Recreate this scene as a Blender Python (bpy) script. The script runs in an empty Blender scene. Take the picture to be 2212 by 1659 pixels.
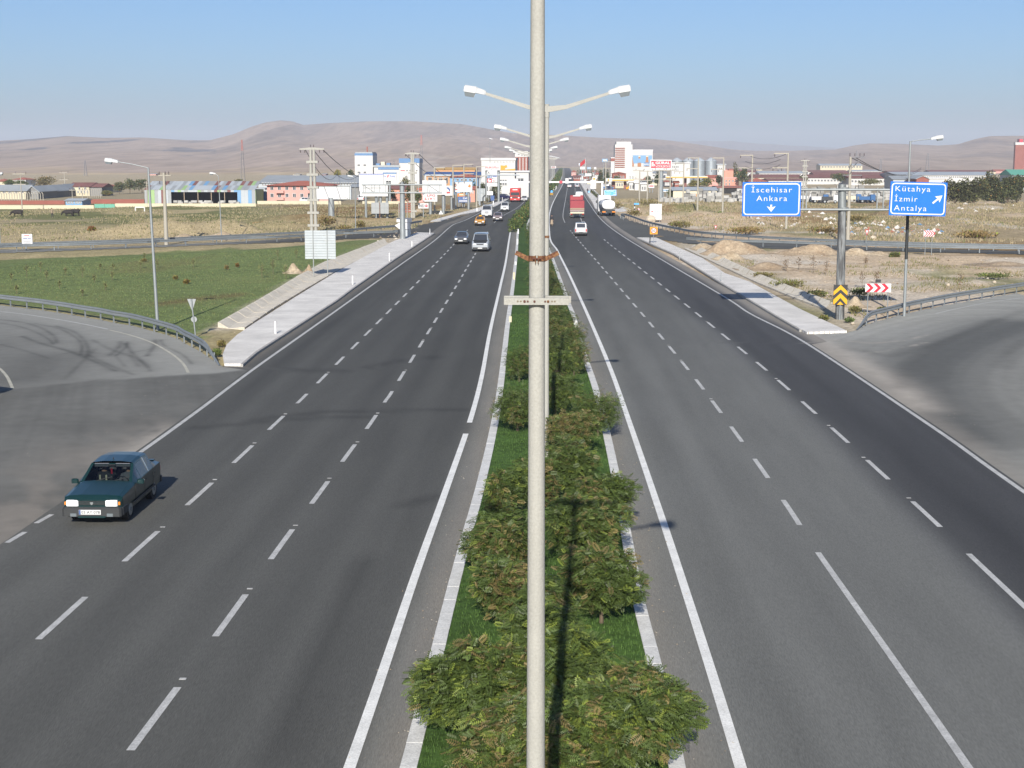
import bpy, bmesh, math, random
import numpy as np
from mathutils import Vector, Matrix

# ------------------------------------------------------------------ camera, sky, sun, exposure
SC = bpy.context.scene
C = SC.collection
CAM_H, FPX, HORIZON_Y, VP_X = 9.88, 3100.0, 347.0, 1218.0      # metres; focal length in photo pixels (2212 px wide)
TH = math.atan((829.5 - HORIZON_Y) / FPX)                         # pitch below the horizon
PSI = math.atan((VP_X - 1106.0) * math.cos(TH) / FPX)            # yaw off the road's direction (+Y)
cd = bpy.data.cameras.new('camera')
cam = bpy.data.objects.new('camera', cd); C.objects.link(cam)
cam.location = (0, 0, CAM_H)
cam.rotation_euler = (math.pi / 2 - TH, 0, PSI)
cd.sensor_width = 36.0; cd.lens = 36.0 * FPX / 2212.0
cd.clip_start = 0.3; cd.clip_end = 30000
SC.camera = cam

SUN_EL, SUN_AZ = math.radians(26.5), 0.028
w = bpy.data.worlds.new('World'); SC.world = w; w.use_nodes = True
nt = w.node_tree; nt.nodes.clear()
sky = nt.nodes.new('ShaderNodeTexSky'); sky.sky_type = 'NISHITA'; sky.sun_disc = False
sky.sun_elevation = SUN_EL; sky.sun_rotation = math.pi + SUN_AZ
sky.altitude = 1000; sky.air_density = 1.0; sky.dust_density = 3.0; sky.ozone_density = 7.5
bg = nt.nodes.new('ShaderNodeBackground'); bg.inputs[1].default_value = 0.08
wo = nt.nodes.new('ShaderNodeOutputWorld')
nt.links.new(sky.outputs[0], bg.inputs[0]); nt.links.new(bg.outputs[0], wo.inputs[0])
sl = bpy.data.lights.new('sun', 'SUN'); sl.energy = 5.0; sl.angle = math.radians(0.5); sl.color = (1.0, 0.94, 0.85)
sun = bpy.data.objects.new('sun', sl); C.objects.link(sun)
SUND = Vector((math.sin(SUN_AZ), math.cos(SUN_AZ), -math.tan(SUN_EL)))
sun.rotation_euler = SUND.to_track_quat('-Z', 'Y').to_euler()
vs = SC.view_settings
vs.view_transform = 'Standard'; vs.look = 'None'; vs.gamma = 1.0; vs.use_curve_mapping = False; vs.exposure = 0.62
HAZE_D = 1.75e-4
SC.cycles.max_bounces = 6; SC.cycles.volume_bounces = 0; SC.cycles.transparent_max_bounces = 8

# ------------------------------------------------------------------ helpers
random.seed(7)
FWD = np.array([-math.sin(PSI) * math.cos(TH), math.cos(PSI) * math.cos(TH), -math.sin(TH)])
RGT = np.array([math.cos(PSI), math.sin(PSI), 0.0])
UPV = np.cross(RGT, FWD)
EYE = np.array([0, 0, CAM_H])

def ray(x, y):
    return FWD + RGT * ((x - 1106.0) / FPX) - UPV * ((y - 829.5) / FPX)
def G(x, y, z=0.0):
    d = ray(x, y); t = (z - CAM_H) / d[2]
    return Vector(EYE + d * t)
def at_Y(x, y, Y):
    d = ray(x, y); return Vector(EYE + d * (Y / d[1]))
def depth(p):
    return float(np.dot(np.array(p) - EYE, FWD))
def ztop(p, ytop):
    """height above the ground at ground point p that the photo shows at row ytop"""
    q = np.array((p[0], p[1], 0.0)) - EYE
    k = (829.5 - ytop) / FPX
    u0, f0 = np.dot(q, UPV), np.dot(q, FWD)
    return (k * f0 - u0) / (UPV[2] - k * FWD[2])
def proj(P):
    q = np.asarray(P, float) - EYE
    zc = q @ FWD
    zc = np.where(zc < 0.1, 0.1, zc)
    return 1106 + FPX * (q @ RGT) / zc, 829.5 - FPX * (q @ UPV) / zc
def GP(pts, z=0.0):
    return [G(x, y, z) for x, y in pts]

def smooth_line(pts, step=1.0):
    """resample a polyline (Vectors) with Catmull-Rom and even spacing"""
    P = [np.array(p) for p in pts]
    P = [2 * P[0] - P[1]] + P + [2 * P[-1] - P[-2]]
    out = []
    for i in range(1, len(P) - 2):
        a, b, c, d = P[i - 1:i + 3]
        n = max(2, int(np.linalg.norm(c - b) / 0.5))
        for k in range(n):
            t = k / n
            out.append(0.5 * ((2 * b) + (c - a) * t + (2 * a - 5 * b + 4 * c - d) * t * t + (-a + 3 * b - 3 * c + d) * t ** 3))
    out.append(P[-2]); out = np.array(out)
    s = np.concatenate([[0], np.cumsum(np.linalg.norm(np.diff(out, axis=0), axis=1))])
    n = max(2, int(s[-1] / step) + 1)
    t = np.linspace(0, s[-1], n)
    return np.stack([np.interp(t, s, out[:, k]) for k in range(3)], 1)
def lin_line(pts, step=1.0):
    out = np.array([np.array(p) for p in pts])
    s = np.concatenate([[0], np.cumsum(np.linalg.norm(np.diff(out, axis=0), axis=1))])
    t = np.linspace(0, s[-1], max(2, int(s[-1] / step) + 1))
    return np.stack([np.interp(t, s, out[:, k]) for k in range(3)], 1)
def normals2(L):
    d = np.gradient(L[:, :2], axis=0); d /= np.linalg.norm(d, axis=1)[:, None] + 1e-9
    return np.stack([d[:, 1], -d[:, 0]], 1)      # right-hand normal of the travel direction
def offset(L, o):
    r = L.copy(); r[:, :2] += normals2(L) * (o if np.isscalar(o) else np.asarray(o)[:, None]); return r

def hash2(i, j, s):
    n = np.sin(i * 127.1 + j * 311.7 + s * 74.7) * 43758.5453
    return n - np.floor(n)
def vnoise(x, y, s=0):
    i, j = np.floor(x), np.floor(y); u, v = x - i, y - j
    u = u * u * (3 - 2 * u); v = v * v * (3 - 2 * v)
    return (hash2(i, j, s) * (1 - u) + hash2(i + 1, j, s) * u) * (1 - v) + (hash2(i, j + 1, s) * (1 - u) + hash2(i + 1, j + 1, s) * u) * v
def fbm(x, y, s=0, o=4):
    r, a, t = 0, 1.0, 0
    for k in range(o):
        r = r + a * vnoise(x * 2 ** k, y * 2 ** k, s + k * 13); t += a; a *= 0.5
    return r / t
def sstep(a, b, x):
    t = np.clip((x - a) / (b - a), 0, 1); return t * t * (3 - 2 * t)
def inpoly(px, py, poly):
    r = np.zeros(px.shape, bool); n = len(poly)
    for i in range(n):
        x0, y0 = poly[i]; x1, y1 = poly[(i + 1) % n]
        c = (y0 > py) != (y1 > py)
        r ^= c & (px < (x1 - x0) * (py - y0) / ((y1 - y0) if y1 != y0 else 1e-9) + x0)
    return r
def linedist(X, Y, L):
    """distance of points to polyline L (n,2+), by segments"""
    best = np.full(X.shape, 1e9)
    for a, b in zip(L[:-1], L[1:]):
        dx, dy = b[0] - a[0], b[1] - a[1]; ll = dx * dx + dy * dy + 1e-9
        t = np.clip(((X - a[0]) * dx + (Y - a[1]) * dy) / ll, 0, 1)
        best = np.minimum(best, np.hypot(X - a[0] - t * dx, Y - a[1] - t * dy))
    return best

class MB:
    """collects shapes into one mesh"""
    def __init__(s): s.v = []; s.f = []; s.m = []
    def add(s, vs, fs, m=0):
        n = len(s.v); s.v += [tuple(v) for v in vs]; s.f += [tuple(i + n for i in f) for f in fs]; s.m += [m] * len(fs); return s
    def box(s, c, d, rz=0.0, m=0, rx=0.0, ry=0.0):
        R = Matrix.Rotation(rz, 3, 'Z') @ Matrix.Rotation(ry, 3, 'Y') @ Matrix.Rotation(rx, 3, 'X')
        vs = [Vector(c) + R @ Vector((sx * d[0] / 2, sy * d[1] / 2, sz * d[2] / 2)) for sx in (-1, 1) for sy in (-1, 1) for sz in (-1, 1)]
        return s.add(vs, [(0, 1, 3, 2), (4, 6, 7, 5), (0, 4, 5, 1), (2, 3, 7, 6), (0, 2, 6, 4), (1, 5, 7, 3)], m)
    def bevbox(s, c, d, b=0.03, rz=0.0, m=0):
        """box whose upright edges and top edge are chamfered"""
        x, y, z = d[0] / 2, d[1] / 2, d[2] / 2
        R = Matrix.Rotation(rz, 3, 'Z')
        def ring(ix, zz): return [(-x + ix, -y + ix + b, zz), (-x + ix + b, -y + ix, zz), (x - ix - b, -y + ix, zz), (x - ix, -y + ix + b, zz), (x - ix, y - ix - b, zz), (x - ix - b, y - ix, zz), (-x + ix + b, y - ix, zz), (-x + ix, y - ix - b, zz)]
        vs = ring(0, -z) + ring(0, z - b) + ring(b, z)
        vs = [Vector(c) + R @ Vector(v) for v in vs]
        fs = [tuple(range(7, -1, -1)), tuple(range(16, 24))]
        for k in (0, 8):
            fs += [(k + i, k + (i + 1) % 8, k + 8 + (i + 1) % 8, k + 8 + i) for i in range(8)]
        return s.add(vs, fs, m)
    def cyl(s, p0, p1, r0, r1=None, n=10, m=0, caps=True):
        p0, p1 = Vector(p0), Vector(p1); r1 = r0 if r1 is None else r1
        d = (p1 - p0).normalized(); a = d.orthogonal().normalized(); b = d.cross(a)
        vs = [p + (a * math.cos(2 * math.pi * i / n) + b * math.sin(2 * math.pi * i / n)) * r for p, r in ((p0, r0), (p1, r1)) for i in range(n)]
        fs = [(i, (i + 1) % n, n + (i + 1) % n, n + i) for i in range(n)]
        if caps: fs += [tuple(range(n - 1, -1, -1)), tuple(range(n, 2 * n))]
        return s.add(vs, fs, m)
    def tube(s, pts, r, n=8, m=0):
        for a, b in zip(pts[:-1], pts[1:]): s.cyl(a, b, r, r, n, m)
        return s
    def prism(s, poly, y0, y1, m=0):
        """polygon in XZ (counter-clockwise seen from -Y) extruded from y0 to y1"""
        n = len(poly)
        vs = [(x, y0, z) for x, z in poly] + [(x, y1, z) for x, z in poly]
        return s.add(vs, [tuple(range(n)), tuple(range(2 * n - 1, n - 1, -1))] + [((i + 1) % n, i, n + i, n + (i + 1) % n) for i in range(n)], m)
    def prismx(s, poly, x0, x1, m=0):
        """polygon in YZ extruded along X"""
        n = len(poly)
        vs = [(x0, y, z) for y, z in poly] + [(x1, y, z) for y, z in poly]
        return s.add(vs, [tuple(range(n - 1, -1, -1)), tuple(range(n, 2 * n))] + [(i, (i + 1) % n, n + (i + 1) % n, n + i) for i in range(n)], m)
    def prismz(s, poly, z0, z1, m=0):
        n = len(poly)
        vs = [(x, y, z0) for x, y in poly] + [(x, y, z1) for x, y in poly]
        return s.add(vs, [tuple(range(n - 1, -1, -1)), tuple(range(n, 2 * n))] + [(i, (i + 1) % n, n + (i + 1) % n, n + i) for i in range(n)], m)
    def ball(s, c, r, n=8, k=5, m=0):
        r = (r, r, r) if np.isscalar(r) else r
        vs = [(c[0], c[1], c[2] - r[2])]
        for j in range(1, k):
            t = math.pi * j / k
            vs += [(c[0] + r[0] * math.sin(t) * math.cos(2 * math.pi * i / n), c[1] + r[1] * math.sin(t) * math.sin(2 * math.pi * i / n), c[2] - r[2] * math.cos(t)) for i in range(n)]
        vs.append((c[0], c[1], c[2] + r[2])); L = len(vs) - 1
        fs = [(0, 1 + (i + 1) % n, 1 + i) for i in range(n)]
        for j in range(k - 2):
            a = 1 + j * n; fs += [(a + i, a + (i + 1) % n, a + n + (i + 1) % n, a + n + i) for i in range(n)]
        a = 1 + (k - 2) * n; fs += [(a + i, a + (i + 1) % n, L) for i in range(n)]
        return s.add(vs, fs, m)
    def mesh(s, name, mats, smooth=False):
        me = bpy.data.meshes.new(name); me.from_pydata(s.v, [], s.f)
        mats = mats if isinstance(mats, (list, tuple)) else [mats]
        for m in mats: me.materials.append(m)
        if len(mats) > 1: me.polygons.foreach_set('material_index', s.m)
        if smooth:
            me.polygons.foreach_set('use_smooth', [True] * len(s.f))
            try: me.set_sharp_from_angle(angle=math.radians(38))
            except Exception: pass
        me.update(); return me
    def build(s, name, mats, parent=None, smooth=False, loc=None, rz=None):
        o = bpy.data.objects.new(name, s.mesh(name, mats, smooth)); C.objects.link(o)
        if parent is not None: o.parent = parent
        if loc is not None: o.location = loc
        if rz is not None: o.rotation_euler.z = rz
        return o

def tag(o, label=None, cat=None, group=None, kind=None):
    for k, v in (('label', label), ('category', cat), ('group', group), ('kind', kind)):
        if v: o[k] = v
    return o
def thing(name, label, cat, loc=(0, 0, 0), rz=0.0, group=None):
    o = bpy.data.objects.new(name, None); C.objects.link(o); o.empty_display_size = 0.2
    o.location = loc; o.rotation_euler.z = rz
    return tag(o, label, cat, group)
def structure(o): o['kind'] = 'structure'; return o
def stuff(o): o['kind'] = 'stuff'; return o
KIDS = {}
def copy_tree(o, parent=None):
    c = o.copy(); C.objects.link(c)
    if parent is not None: c.parent = parent
    for ch in list(o.children): copy_tree(ch, c)
    return c
def place_copy(src, loc, rz, label, group=None):
    c = copy_tree(src); c.location = loc; c.rotation_euler.z = rz; c['label'] = label
    if group: c['group'] = group
    return c

def raw_mesh(name, V, F, mats, attr=None, smooth=False):
    """numpy vertices (n,3), quads or tris (m,k); attr = per-vertex linear RGB"""
    me = bpy.data.meshes.new(name)
    V = np.asarray(V, np.float32); F = np.asarray(F, np.int32); k = F.shape[1]
    me.vertices.add(len(V)); me.vertices.foreach_set('co', V.ravel())
    me.loops.add(F.size); me.loops.foreach_set('vertex_index', F.ravel())
    me.polygons.add(len(F)); me.polygons.foreach_set('loop_start', np.arange(0, F.size, k, dtype=np.int32))
    me.polygons.foreach_set('use_smooth', np.full(len(F), smooth))
    me.update(calc_edges=True)
    for m in (mats if isinstance(mats, (list, tuple)) else [mats]): me.materials.append(m)
    if attr is not None:
        a = me.attributes.new('tint', 'FLOAT_COLOR', 'POINT')
        col = np.ones((len(V), 4), np.float32); col[:, :3] = attr; a.data.foreach_set('color', col.ravel())
    return me
def raw_obj(name, V, F, mats, attr=None, smooth=False, parent=None):
    o = bpy.data.objects.new(name, raw_mesh(name, V, F, mats, attr, smooth)); C.objects.link(o)
    if parent is not None: o.parent = parent
    return o
def grid_faces(nr, nc):
    i = np.arange(nr - 1)[:, None] * nc + np.arange(nc - 1)[None, :]
    i = i.ravel(); return np.stack([i, i + 1, i + nc + 1, i + nc], 1)

# ------------------------------------------------------------------ materials
def srgb(h):
    r = [int(h[i:i + 2], 16) / 255 for i in (0, 2, 4)]
    return tuple(c / 12.92 if c <= 0.04045 else ((c + 0.055) / 1.055) ** 2.4 for c in r)
MATS = {}
def mat(name, col=(0.5, 0.5, 0.5), rough=0.6, metal=0.0, nscale=0.0, namt=0.0, bump=0.0, bscale=None, tint=False, col2=None, spec=0.4, stretch=None, coat=0.0, fine=0.0, fscale=60.0, objco=False, trans=0.0):
    if isinstance(col, str): col = srgb(col)
    if isinstance(col2, str): col2 = srgb(col2)
    m = bpy.data.materials.new(name); m.use_nodes = True; MATS[name] = m
    t = m.node_tree; N = t.nodes; L = t.links; N.clear()
    out = N.new('ShaderNodeOutputMaterial'); p = N.new('ShaderNodeBsdfPrincipled'); L.new(p.outputs[0], out.inputs[0])
    p.inputs['Roughness'].default_value = rough; p.inputs['Metallic'].default_value = metal
    p.inputs['Specular IOR Level'].default_value = spec
    if coat: p.inputs['Coat Weight'].default_value = coat; p.inputs['Coat Roughness'].default_value = 0.06
    p.inputs['Base Color'].default_value = (*col, 1)
    src = None
    if tint:
        a = N.new('ShaderNodeAttribute'); a.attribute_name = 'tint'; src = a.outputs['Color']
    co = None
    if nscale or bump or fine:
        if objco:
            tc = N.new('ShaderNodeTexCoord'); co = tc.outputs['Object']
        else:
            g = N.new('ShaderNodeNewGeometry'); co = g.outputs['Position']
        if stretch:
            mp = N.new('ShaderNodeMapping'); mp.inputs['Scale'].default_value = stretch; L.new(co, mp.inputs[0]); co = mp.outputs[0]
    def noise(scale, detail=4.0, rgh=0.6):
        n = N.new('ShaderNodeTexNoise'); n.inputs['Scale'].default_value = scale; n.inputs['Detail'].default_value = detail; n.inputs['Roughness'].default_value = rgh
        L.new(co, n.inputs['Vector']); return n.outputs[0]
    def mulmix(src, fac, amt):
        mr = N.new('ShaderNodeMapRange'); mr.inputs[1].default_value = 0.25; mr.inputs[2].default_value = 0.75
        mr.inputs[3].default_value = 1 - amt; mr.inputs[4].default_value = 1 + amt; L.new(fac, mr.inputs[0])
        mx = N.new('ShaderNodeMix'); mx.data_type = 'RGBA'; mx.blend_type = 'MULTIPLY'; mx.inputs[0].default_value = 1.0
        if src is None: mx.inputs[6].default_value = (*col, 1)
        else: L.new(src, mx.inputs[6])
        cb = N.new('ShaderNodeCombineColor')
        for k in range(3): L.new(mr.outputs[0], cb.inputs[k])
        L.new(cb.outputs[0], mx.inputs[7]); return mx.outputs[2]
    if nscale and col2 is not None:
        nz = noise(nscale)
        mr = N.new('ShaderNodeMapRange'); mr.inputs[1].default_value = 0.42; mr.inputs[2].default_value = 0.62; L.new(nz, mr.inputs[0])
        mx = N.new('ShaderNodeMix'); mx.data_type = 'RGBA'; L.new(mr.outputs[0], mx.inputs[0])
        if src is None: mx.inputs[6].default_value = (*col, 1)
        else: L.new(src, mx.inputs[6])
        mx.inputs[7].default_value = (*col2, 1); src = mx.outputs[2]
        if namt: src = mulmix(src, noise(nscale * 3.7), namt)
    elif nscale and namt:
        src = mulmix(src, noise(nscale), namt)
    if fine: src = mulmix(src, noise(fscale, 2.0), fine)
    if src is not None: L.new(src, p.inputs['Base Color'])
    if bump:
        b = N.new('ShaderNodeBump'); b.inputs['Strength'].default_value = bump; b.inputs['Distance'].default_value = 0.05
        L.new(noise(bscale or 20.0), b.inputs['Height']); L.new(b.outputs[0], p.inputs['Normal'])
    if trans:
        tr = N.new('ShaderNodeBsdfTranslucent'); mxs = N.new('ShaderNodeMixShader'); mxs.inputs[0].default_value = trans
        if src is not None: L.new(src, tr.inputs[0])
        else: tr.inputs[0].default_value = (*col, 1)
        L.new(p.outputs[0], mxs.inputs[1]); L.new(tr.outputs[0], mxs.inputs[2]); L.new(mxs.outputs[0], out.inputs[0])
    return m
def paint(name, col, rough=0.28, coat=0.6, metal=0.0): return mat(name, col, rough, metal, coat=coat, nscale=2.5, namt=0.06, objco=True)
def M(key):
    return MATS[key]

mat('asphalt_mix', rough=0.88, tint=True, nscale=0.9, namt=0.10, stretch=(1, .12, 1), fine=0.22, fscale=55, bump=0.25, bscale=70, spec=0.25)
mat('ramp_mix', rough=0.9, tint=True, nscale=1.4, namt=0.10, fine=0.2, fscale=40, bump=0.25, bscale=60, spec=0.2)
mat('ground_mix', rough=0.95, tint=True, nscale=0.55, namt=0.22, fine=0.42, fscale=4.2, bump=1.0, bscale=2.2, spec=0.1)
mat('hill_mix', rough=0.97, tint=True, nscale=0.014, namt=0.14, fine=0.24, fscale=0.09, stretch=(1, .10, .6), bump=0.0, spec=0.05)
mat('road_paint', (0.66, 0.66, 0.63), 0.7, nscale=1.8, namt=0.14, fine=0.2, fscale=30)
mat('worn_paint', (0.40, 0.40, 0.385), 0.75, nscale=2.2, namt=0.22, fine=0.3, fscale=26)
mat('cream_paint', (0.38, 0.365, 0.30), 0.75, nscale=2.2, namt=0.25, fine=0.3, fscale=26)
mat('kerb_white', (0.53, 0.53, 0.51), 0.85, nscale=3, namt=0.14, fine=0.2, fscale=25, bump=0.2, bscale=30)
mat('kerb_grey', (0.30, 0.29, 0.27), 0.9, nscale=3, namt=0.2, fine=0.2, fscale=25)
mat('concrete', (0.40, 0.41, 0.34), 0.85, nscale=1.2, namt=0.10, fine=0.10, fscale=40, bump=0.15, bscale=40)
mat('pole_concrete', (0.30, 0.295, 0.265), 0.85, nscale=1.5, namt=0.07, fine=0.12, fscale=45, bump=0.2, bscale=55)
mat('pole_far', (0.30, 0.28, 0.235), 0.85)
mat('channel_concrete', (0.53, 0.485, 0.40), 0.9, nscale=1.2, namt=0.18, fine=0.18, fscale=14, bump=0.3, bscale=9)
mat('galvanised', (0.24, 0.26, 0.265), 0.5, 0.35, nscale=2.0, namt=0.12)
mat('dull_steel', (0.20, 0.215, 0.215), 0.5, 0.4, nscale=2.5, namt=0.14)
mat('rail_steel', (0.20, 0.22, 0.23), 0.5, 0.35, nscale=1.2, namt=0.12, fine=0.1, fscale=12)
mat('dark_post', (0.055, 0.055, 0.055), 0.55, nscale=1.6, col2=(0.20, 0.21, 0.21), namt=0.25, stretch=(3, 3, .35))
mat('rust', (0.085, 0.032, 0.018), 0.85, nscale=30, namt=0.4, fine=0.3, fscale=120, col2=(0.19, 0.095, 0.04))
mat('bolt_rust', (0.09, 0.035, 0.025), 0.8)
mat('hole_dark', (0.16, 0.13, 0.09), 0.9)
mat('white_metal', (0.55, 0.56, 0.56), 0.45, nscale=0.8, namt=0.04)
mat('white_wall', (0.46, 0.455, 0.44), 0.8, nscale=0.25, namt=0.05)
mat('cream_wall', (0.46, 0.415, 0.30), 0.85, nscale=0.3, namt=0.08)
mat('grey_wall', (0.17, 0.17, 0.165), 0.85, nscale=0.4, namt=0.12)
mat('pink_wall', (0.50, 0.27, 0.235), 0.85, nscale=0.3, namt=0.06)
mat('salmon_wall', (0.48, 0.23, 0.17), 0.85, nscale=0.3, namt=0.06)
mat('orange_wall', (0.44, 0.24, 0.11), 0.8, nscale=0.3, namt=0.08)
mat('yellow_band', (0.50, 0.30, 0.06), 0.5)
mat('red_band', (0.55, 0.06, 0.06), 0.6, nscale=0.5, namt=0.1)
mat('brick_red', (0.22, 0.075, 0.055), 0.85, nscale=0.4, namt=0.12)
mat('blue_band', (0.07, 0.16, 0.31), 0.5, nscale=0.5, namt=0.06)
mat('deep_blue', (0.04, 0.085, 0.22), 0.5)
mat('sky_blue', (0.13, 0.26, 0.42), 0.5)
mat('green_wall', (0.24, 0.36, 0.16), 0.7, nscale=0.4, namt=0.08)
mat('green_gate', (0.10, 0.30, 0.22), 0.6)
mat('roof_red', (0.32, 0.10, 0.065), 0.85, nscale=0.8, namt=0.15, fine=0.15, fscale=5)
mat('roof_maroon', (0.17, 0.075, 0.065), 0.85, nscale=0.3, namt=0.2)
mat('roof_grey', (0.27, 0.29, 0.30), 0.6, nscale=0.3, namt=0.12)
mat('roof_pale', (0.33, 0.36, 0.38), 0.55, nscale=0.25, namt=0.10)
mat('window_dark', (0.035, 0.04, 0.05), 0.15, spec=0.6)
mat('frame_white', (0.45, 0.45, 0.44), 0.6)
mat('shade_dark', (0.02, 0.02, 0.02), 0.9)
mat('board_white', (0.50, 0.50, 0.50), 0.5)
mat('board_grey', (0.25, 0.265, 0.27), 0.5, nscale=0.6, namt=0.08)
mat('slat_metal', (0.33, 0.36, 0.375), 0.5, 0.2, nscale=1.5, namt=0.08)
mat('sign_blue', (0.004, 0.125, 0.62), 0.35, nscale=1.2, namt=0.05)
mat('pale_blue_sign', (0.07, 0.34, 0.80), 0.4)
mat('sign_white', (0.55, 0.55, 0.55), 0.4)
mat('sign_red', (0.42, 0.012, 0.03), 0.4)
mat('gural_red', (0.40, 0.035, 0.055), 0.45)
mat('sign_yellow', (0.58, 0.30, 0.008), 0.4)
mat('sign_orange', (0.55, 0.25, 0.015), 0.4)
mat('sign_black', (0.025, 0.025, 0.025), 0.45)
mat('ink_red', (0.36, 0.02, 0.02), 0.6)
mat('ink_dark', (0.035, 0.04, 0.05), 0.6)
mat('ink_blue', (0.03, 0.08, 0.32), 0.6)
mat('ink_grey', (0.36, 0.37, 0.38), 0.7)
mat('amber', (0.42, 0.16, 0.03), 0.4, nscale=0.7, namt=0.2)
mat('silver_silo', (0.27, 0.30, 0.32), 0.45, 0.4, nscale=0.3, namt=0.1)
mat('lens_glass', (0.13, 0.15, 0.16), 0.15, spec=0.7)
mat('marble_block', (0.33, 0.325, 0.305), 0.85, nscale=0.7, namt=0.30)
mat('marble_dark', (0.20, 0.195, 0.18), 0.85, nscale=0.7, namt=0.3)
mat('tyre', (0.018, 0.018, 0.018), 0.85)
mat('rim', (0.34, 0.36, 0.37), 0.35, 0.7)
mat('black_trim', (0.022, 0.024, 0.025), 0.5)
mat('grey_trim', (0.026, 0.028, 0.029), 0.6)
mat('chrome', (0.62, 0.64, 0.66), 0.18, 0.9)
mat('lamp_glint', (0.82, 0.83, 0.84), 0.12, spec=0.9, coat=1.0)  # the sun's reflection in the headlights is put into the bright base colour
mat('lamp_amber', (0.75, 0.24, 0.03), 0.25)
mat('lamp_red', (0.45, 0.02, 0.02), 0.25)
mat('plate', (0.52, 0.52, 0.51), 0.45)
mat('interior', (0.018, 0.018, 0.02), 0.9)
mat('seat_fabric', (0.05, 0.05, 0.055), 0.9)
mat('skin', (0.42, 0.24, 0.17), 0.6)
mat('hair', (0.015, 0.012, 0.01), 0.8)
mat('cloth_dark', (0.025, 0.025, 0.03), 0.9)
mat('cloth_grey', (0.12, 0.12, 0.14), 0.9)
mat('cloth_cream', (0.52, 0.48, 0.36), 0.9)
mat('cloth_tan', (0.27, 0.21, 0.15), 0.9)
mat('cloth_blue', (0.05, 0.07, 0.14), 0.9)
mat('cow_black', (0.018, 0.014, 0.012), 0.8)
mat('bark', (0.10, 0.075, 0.05), 0.95, nscale=6, namt=0.25)
mat('leaf', rough=0.5, tint=True, spec=0.35, trans=0.10)
mat('leaf_far', rough=0.8, tint=True, spec=0.1)
mat('grass_blade', rough=0.7, tint=True, spec=0.15)
mat('rock', (0.42, 0.36, 0.28), 0.95, nscale=2.0, namt=0.25, bump=0.4, bscale=4)
mat('bottle_brown', (0.30, 0.125, 0.045), 0.5)
mat('lamp_shell', (0.42, 0.43, 0.43), 0.45)
mat('dirt', (0.30, 0.235, 0.162), 0.98, nscale=0.9, namt=0.2, fine=0.3, fscale=5, bump=1.0, bscale=2.2, col2=(0.235, 0.175, 0.115))
mat('dirt_pale', (0.34, 0.28, 0.20), 0.98, nscale=0.9, namt=0.2, fine=0.3, fscale=5, bump=1.0, bscale=2.2, col2=(0.27, 0.21, 0.14))
mat('debris', (0.52, 0.49, 0.44), 0.9, nscale=1.1, col2=(0.28, 0.20, 0.15), namt=0.3)
mat('lattice_steel', (0.16, 0.16, 0.17), 0.6)
mat('lattice_red', (0.42, 0.12, 0.09), 0.6)
mat('cable', (0.05, 0.05, 0.055), 0.6)
mat('insulator', (0.05, 0.035, 0.035), 0.35)
mat('flag_red', (0.36, 0.015, 0.02), 0.8)

def glass_mat():
    m = bpy.data.materials.new('car_glass'); m.use_nodes = True; MATS['car_glass'] = m
    t = m.node_tree; N = t.nodes; L = t.links; N.clear()
    out = N.new('ShaderNodeOutputMaterial'); tr = N.new('ShaderNodeBsdfTransparent'); gl = N.new('ShaderNodeBsdfGlossy'); fr = N.new('ShaderNodeFresnel'); mx = N.new('ShaderNodeMixShader')
    tr.inputs[0].default_value = (0.40, 0.45, 0.44, 1); gl.inputs[0].default_value = (1, 1, 1, 1); gl.inputs['Roughness'].default_value = 0.03; fr.inputs[0].default_value = 1.5
    L.new(fr.outputs[0], mx.inputs[0]); L.new(tr.outputs[0], mx.inputs[1]); L.new(gl.outputs[0], mx.inputs[2]); L.new(mx.outputs[0], out.inputs[0])
glass_mat()

def paver_mat():
    m = bpy.data.materials.new('paving'); m.use_nodes = True; MATS['paving'] = m
    t = m.node_tree; N = t.nodes; L = t.links; N.clear()
    out = N.new('ShaderNodeOutputMaterial'); p = N.new('ShaderNodeBsdfPrincipled'); L.new(p.outputs[0], out.inputs[0])
    g = N.new('ShaderNodeNewGeometry'); b = N.new('ShaderNodeTexBrick'); L.new(g.outputs['Position'], b.inputs['Vector'])
    b.inputs['Scale'].default_value = 1.0; b.inputs['Brick Width'].default_value = 0.2; b.inputs['Row Height'].default_value = 0.1; b.inputs['Mortar Size'].default_value = 0.008
    b.inputs['Color1'].default_value = (0.70, 0.68, 0.635, 1); b.inputs['Color2'].default_value = (0.64, 0.62, 0.58, 1); b.inputs['Mortar'].default_value = (0.34, 0.31, 0.27, 1)
    n = N.new('ShaderNodeTexNoise'); n.inputs['Scale'].default_value = 0.5; n.inputs['Detail'].default_value = 5; L.new(g.outputs['Position'], n.inputs['Vector'])
    mr = N.new('ShaderNodeMapRange'); mr.inputs[1].default_value = 0.3; mr.inputs[2].default_value = 0.7; mr.inputs[3].default_value = 0.82; mr.inputs[4].default_value = 1.1; L.new(n.outputs[0], mr.inputs[0])
    cb = N.new('ShaderNodeCombineColor')
    for k in range(3): L.new(mr.outputs[0], cb.inputs[k])
    mx = N.new('ShaderNodeMix'); mx.data_type = 'RGBA'; mx.blend_type = 'MULTIPLY'; mx.inputs[0].default_value = 1.0
    L.new(b.outputs[0], mx.inputs[6]); L.new(cb.outputs[0], mx.inputs[7]); L.new(mx.outputs[2], p.inputs['Base Color'])
    p.inputs['Roughness'].default_value = 0.92
    bp = N.new('ShaderNodeBump'); bp.inputs['Strength'].default_value = 0.4; bp.inputs['Distance'].default_value = 0.01; bp.invert = True
    L.new(b.outputs['Fac'], bp.inputs['Height']); L.new(bp.outputs[0], p.inputs['Normal'])
paver_mat()

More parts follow.
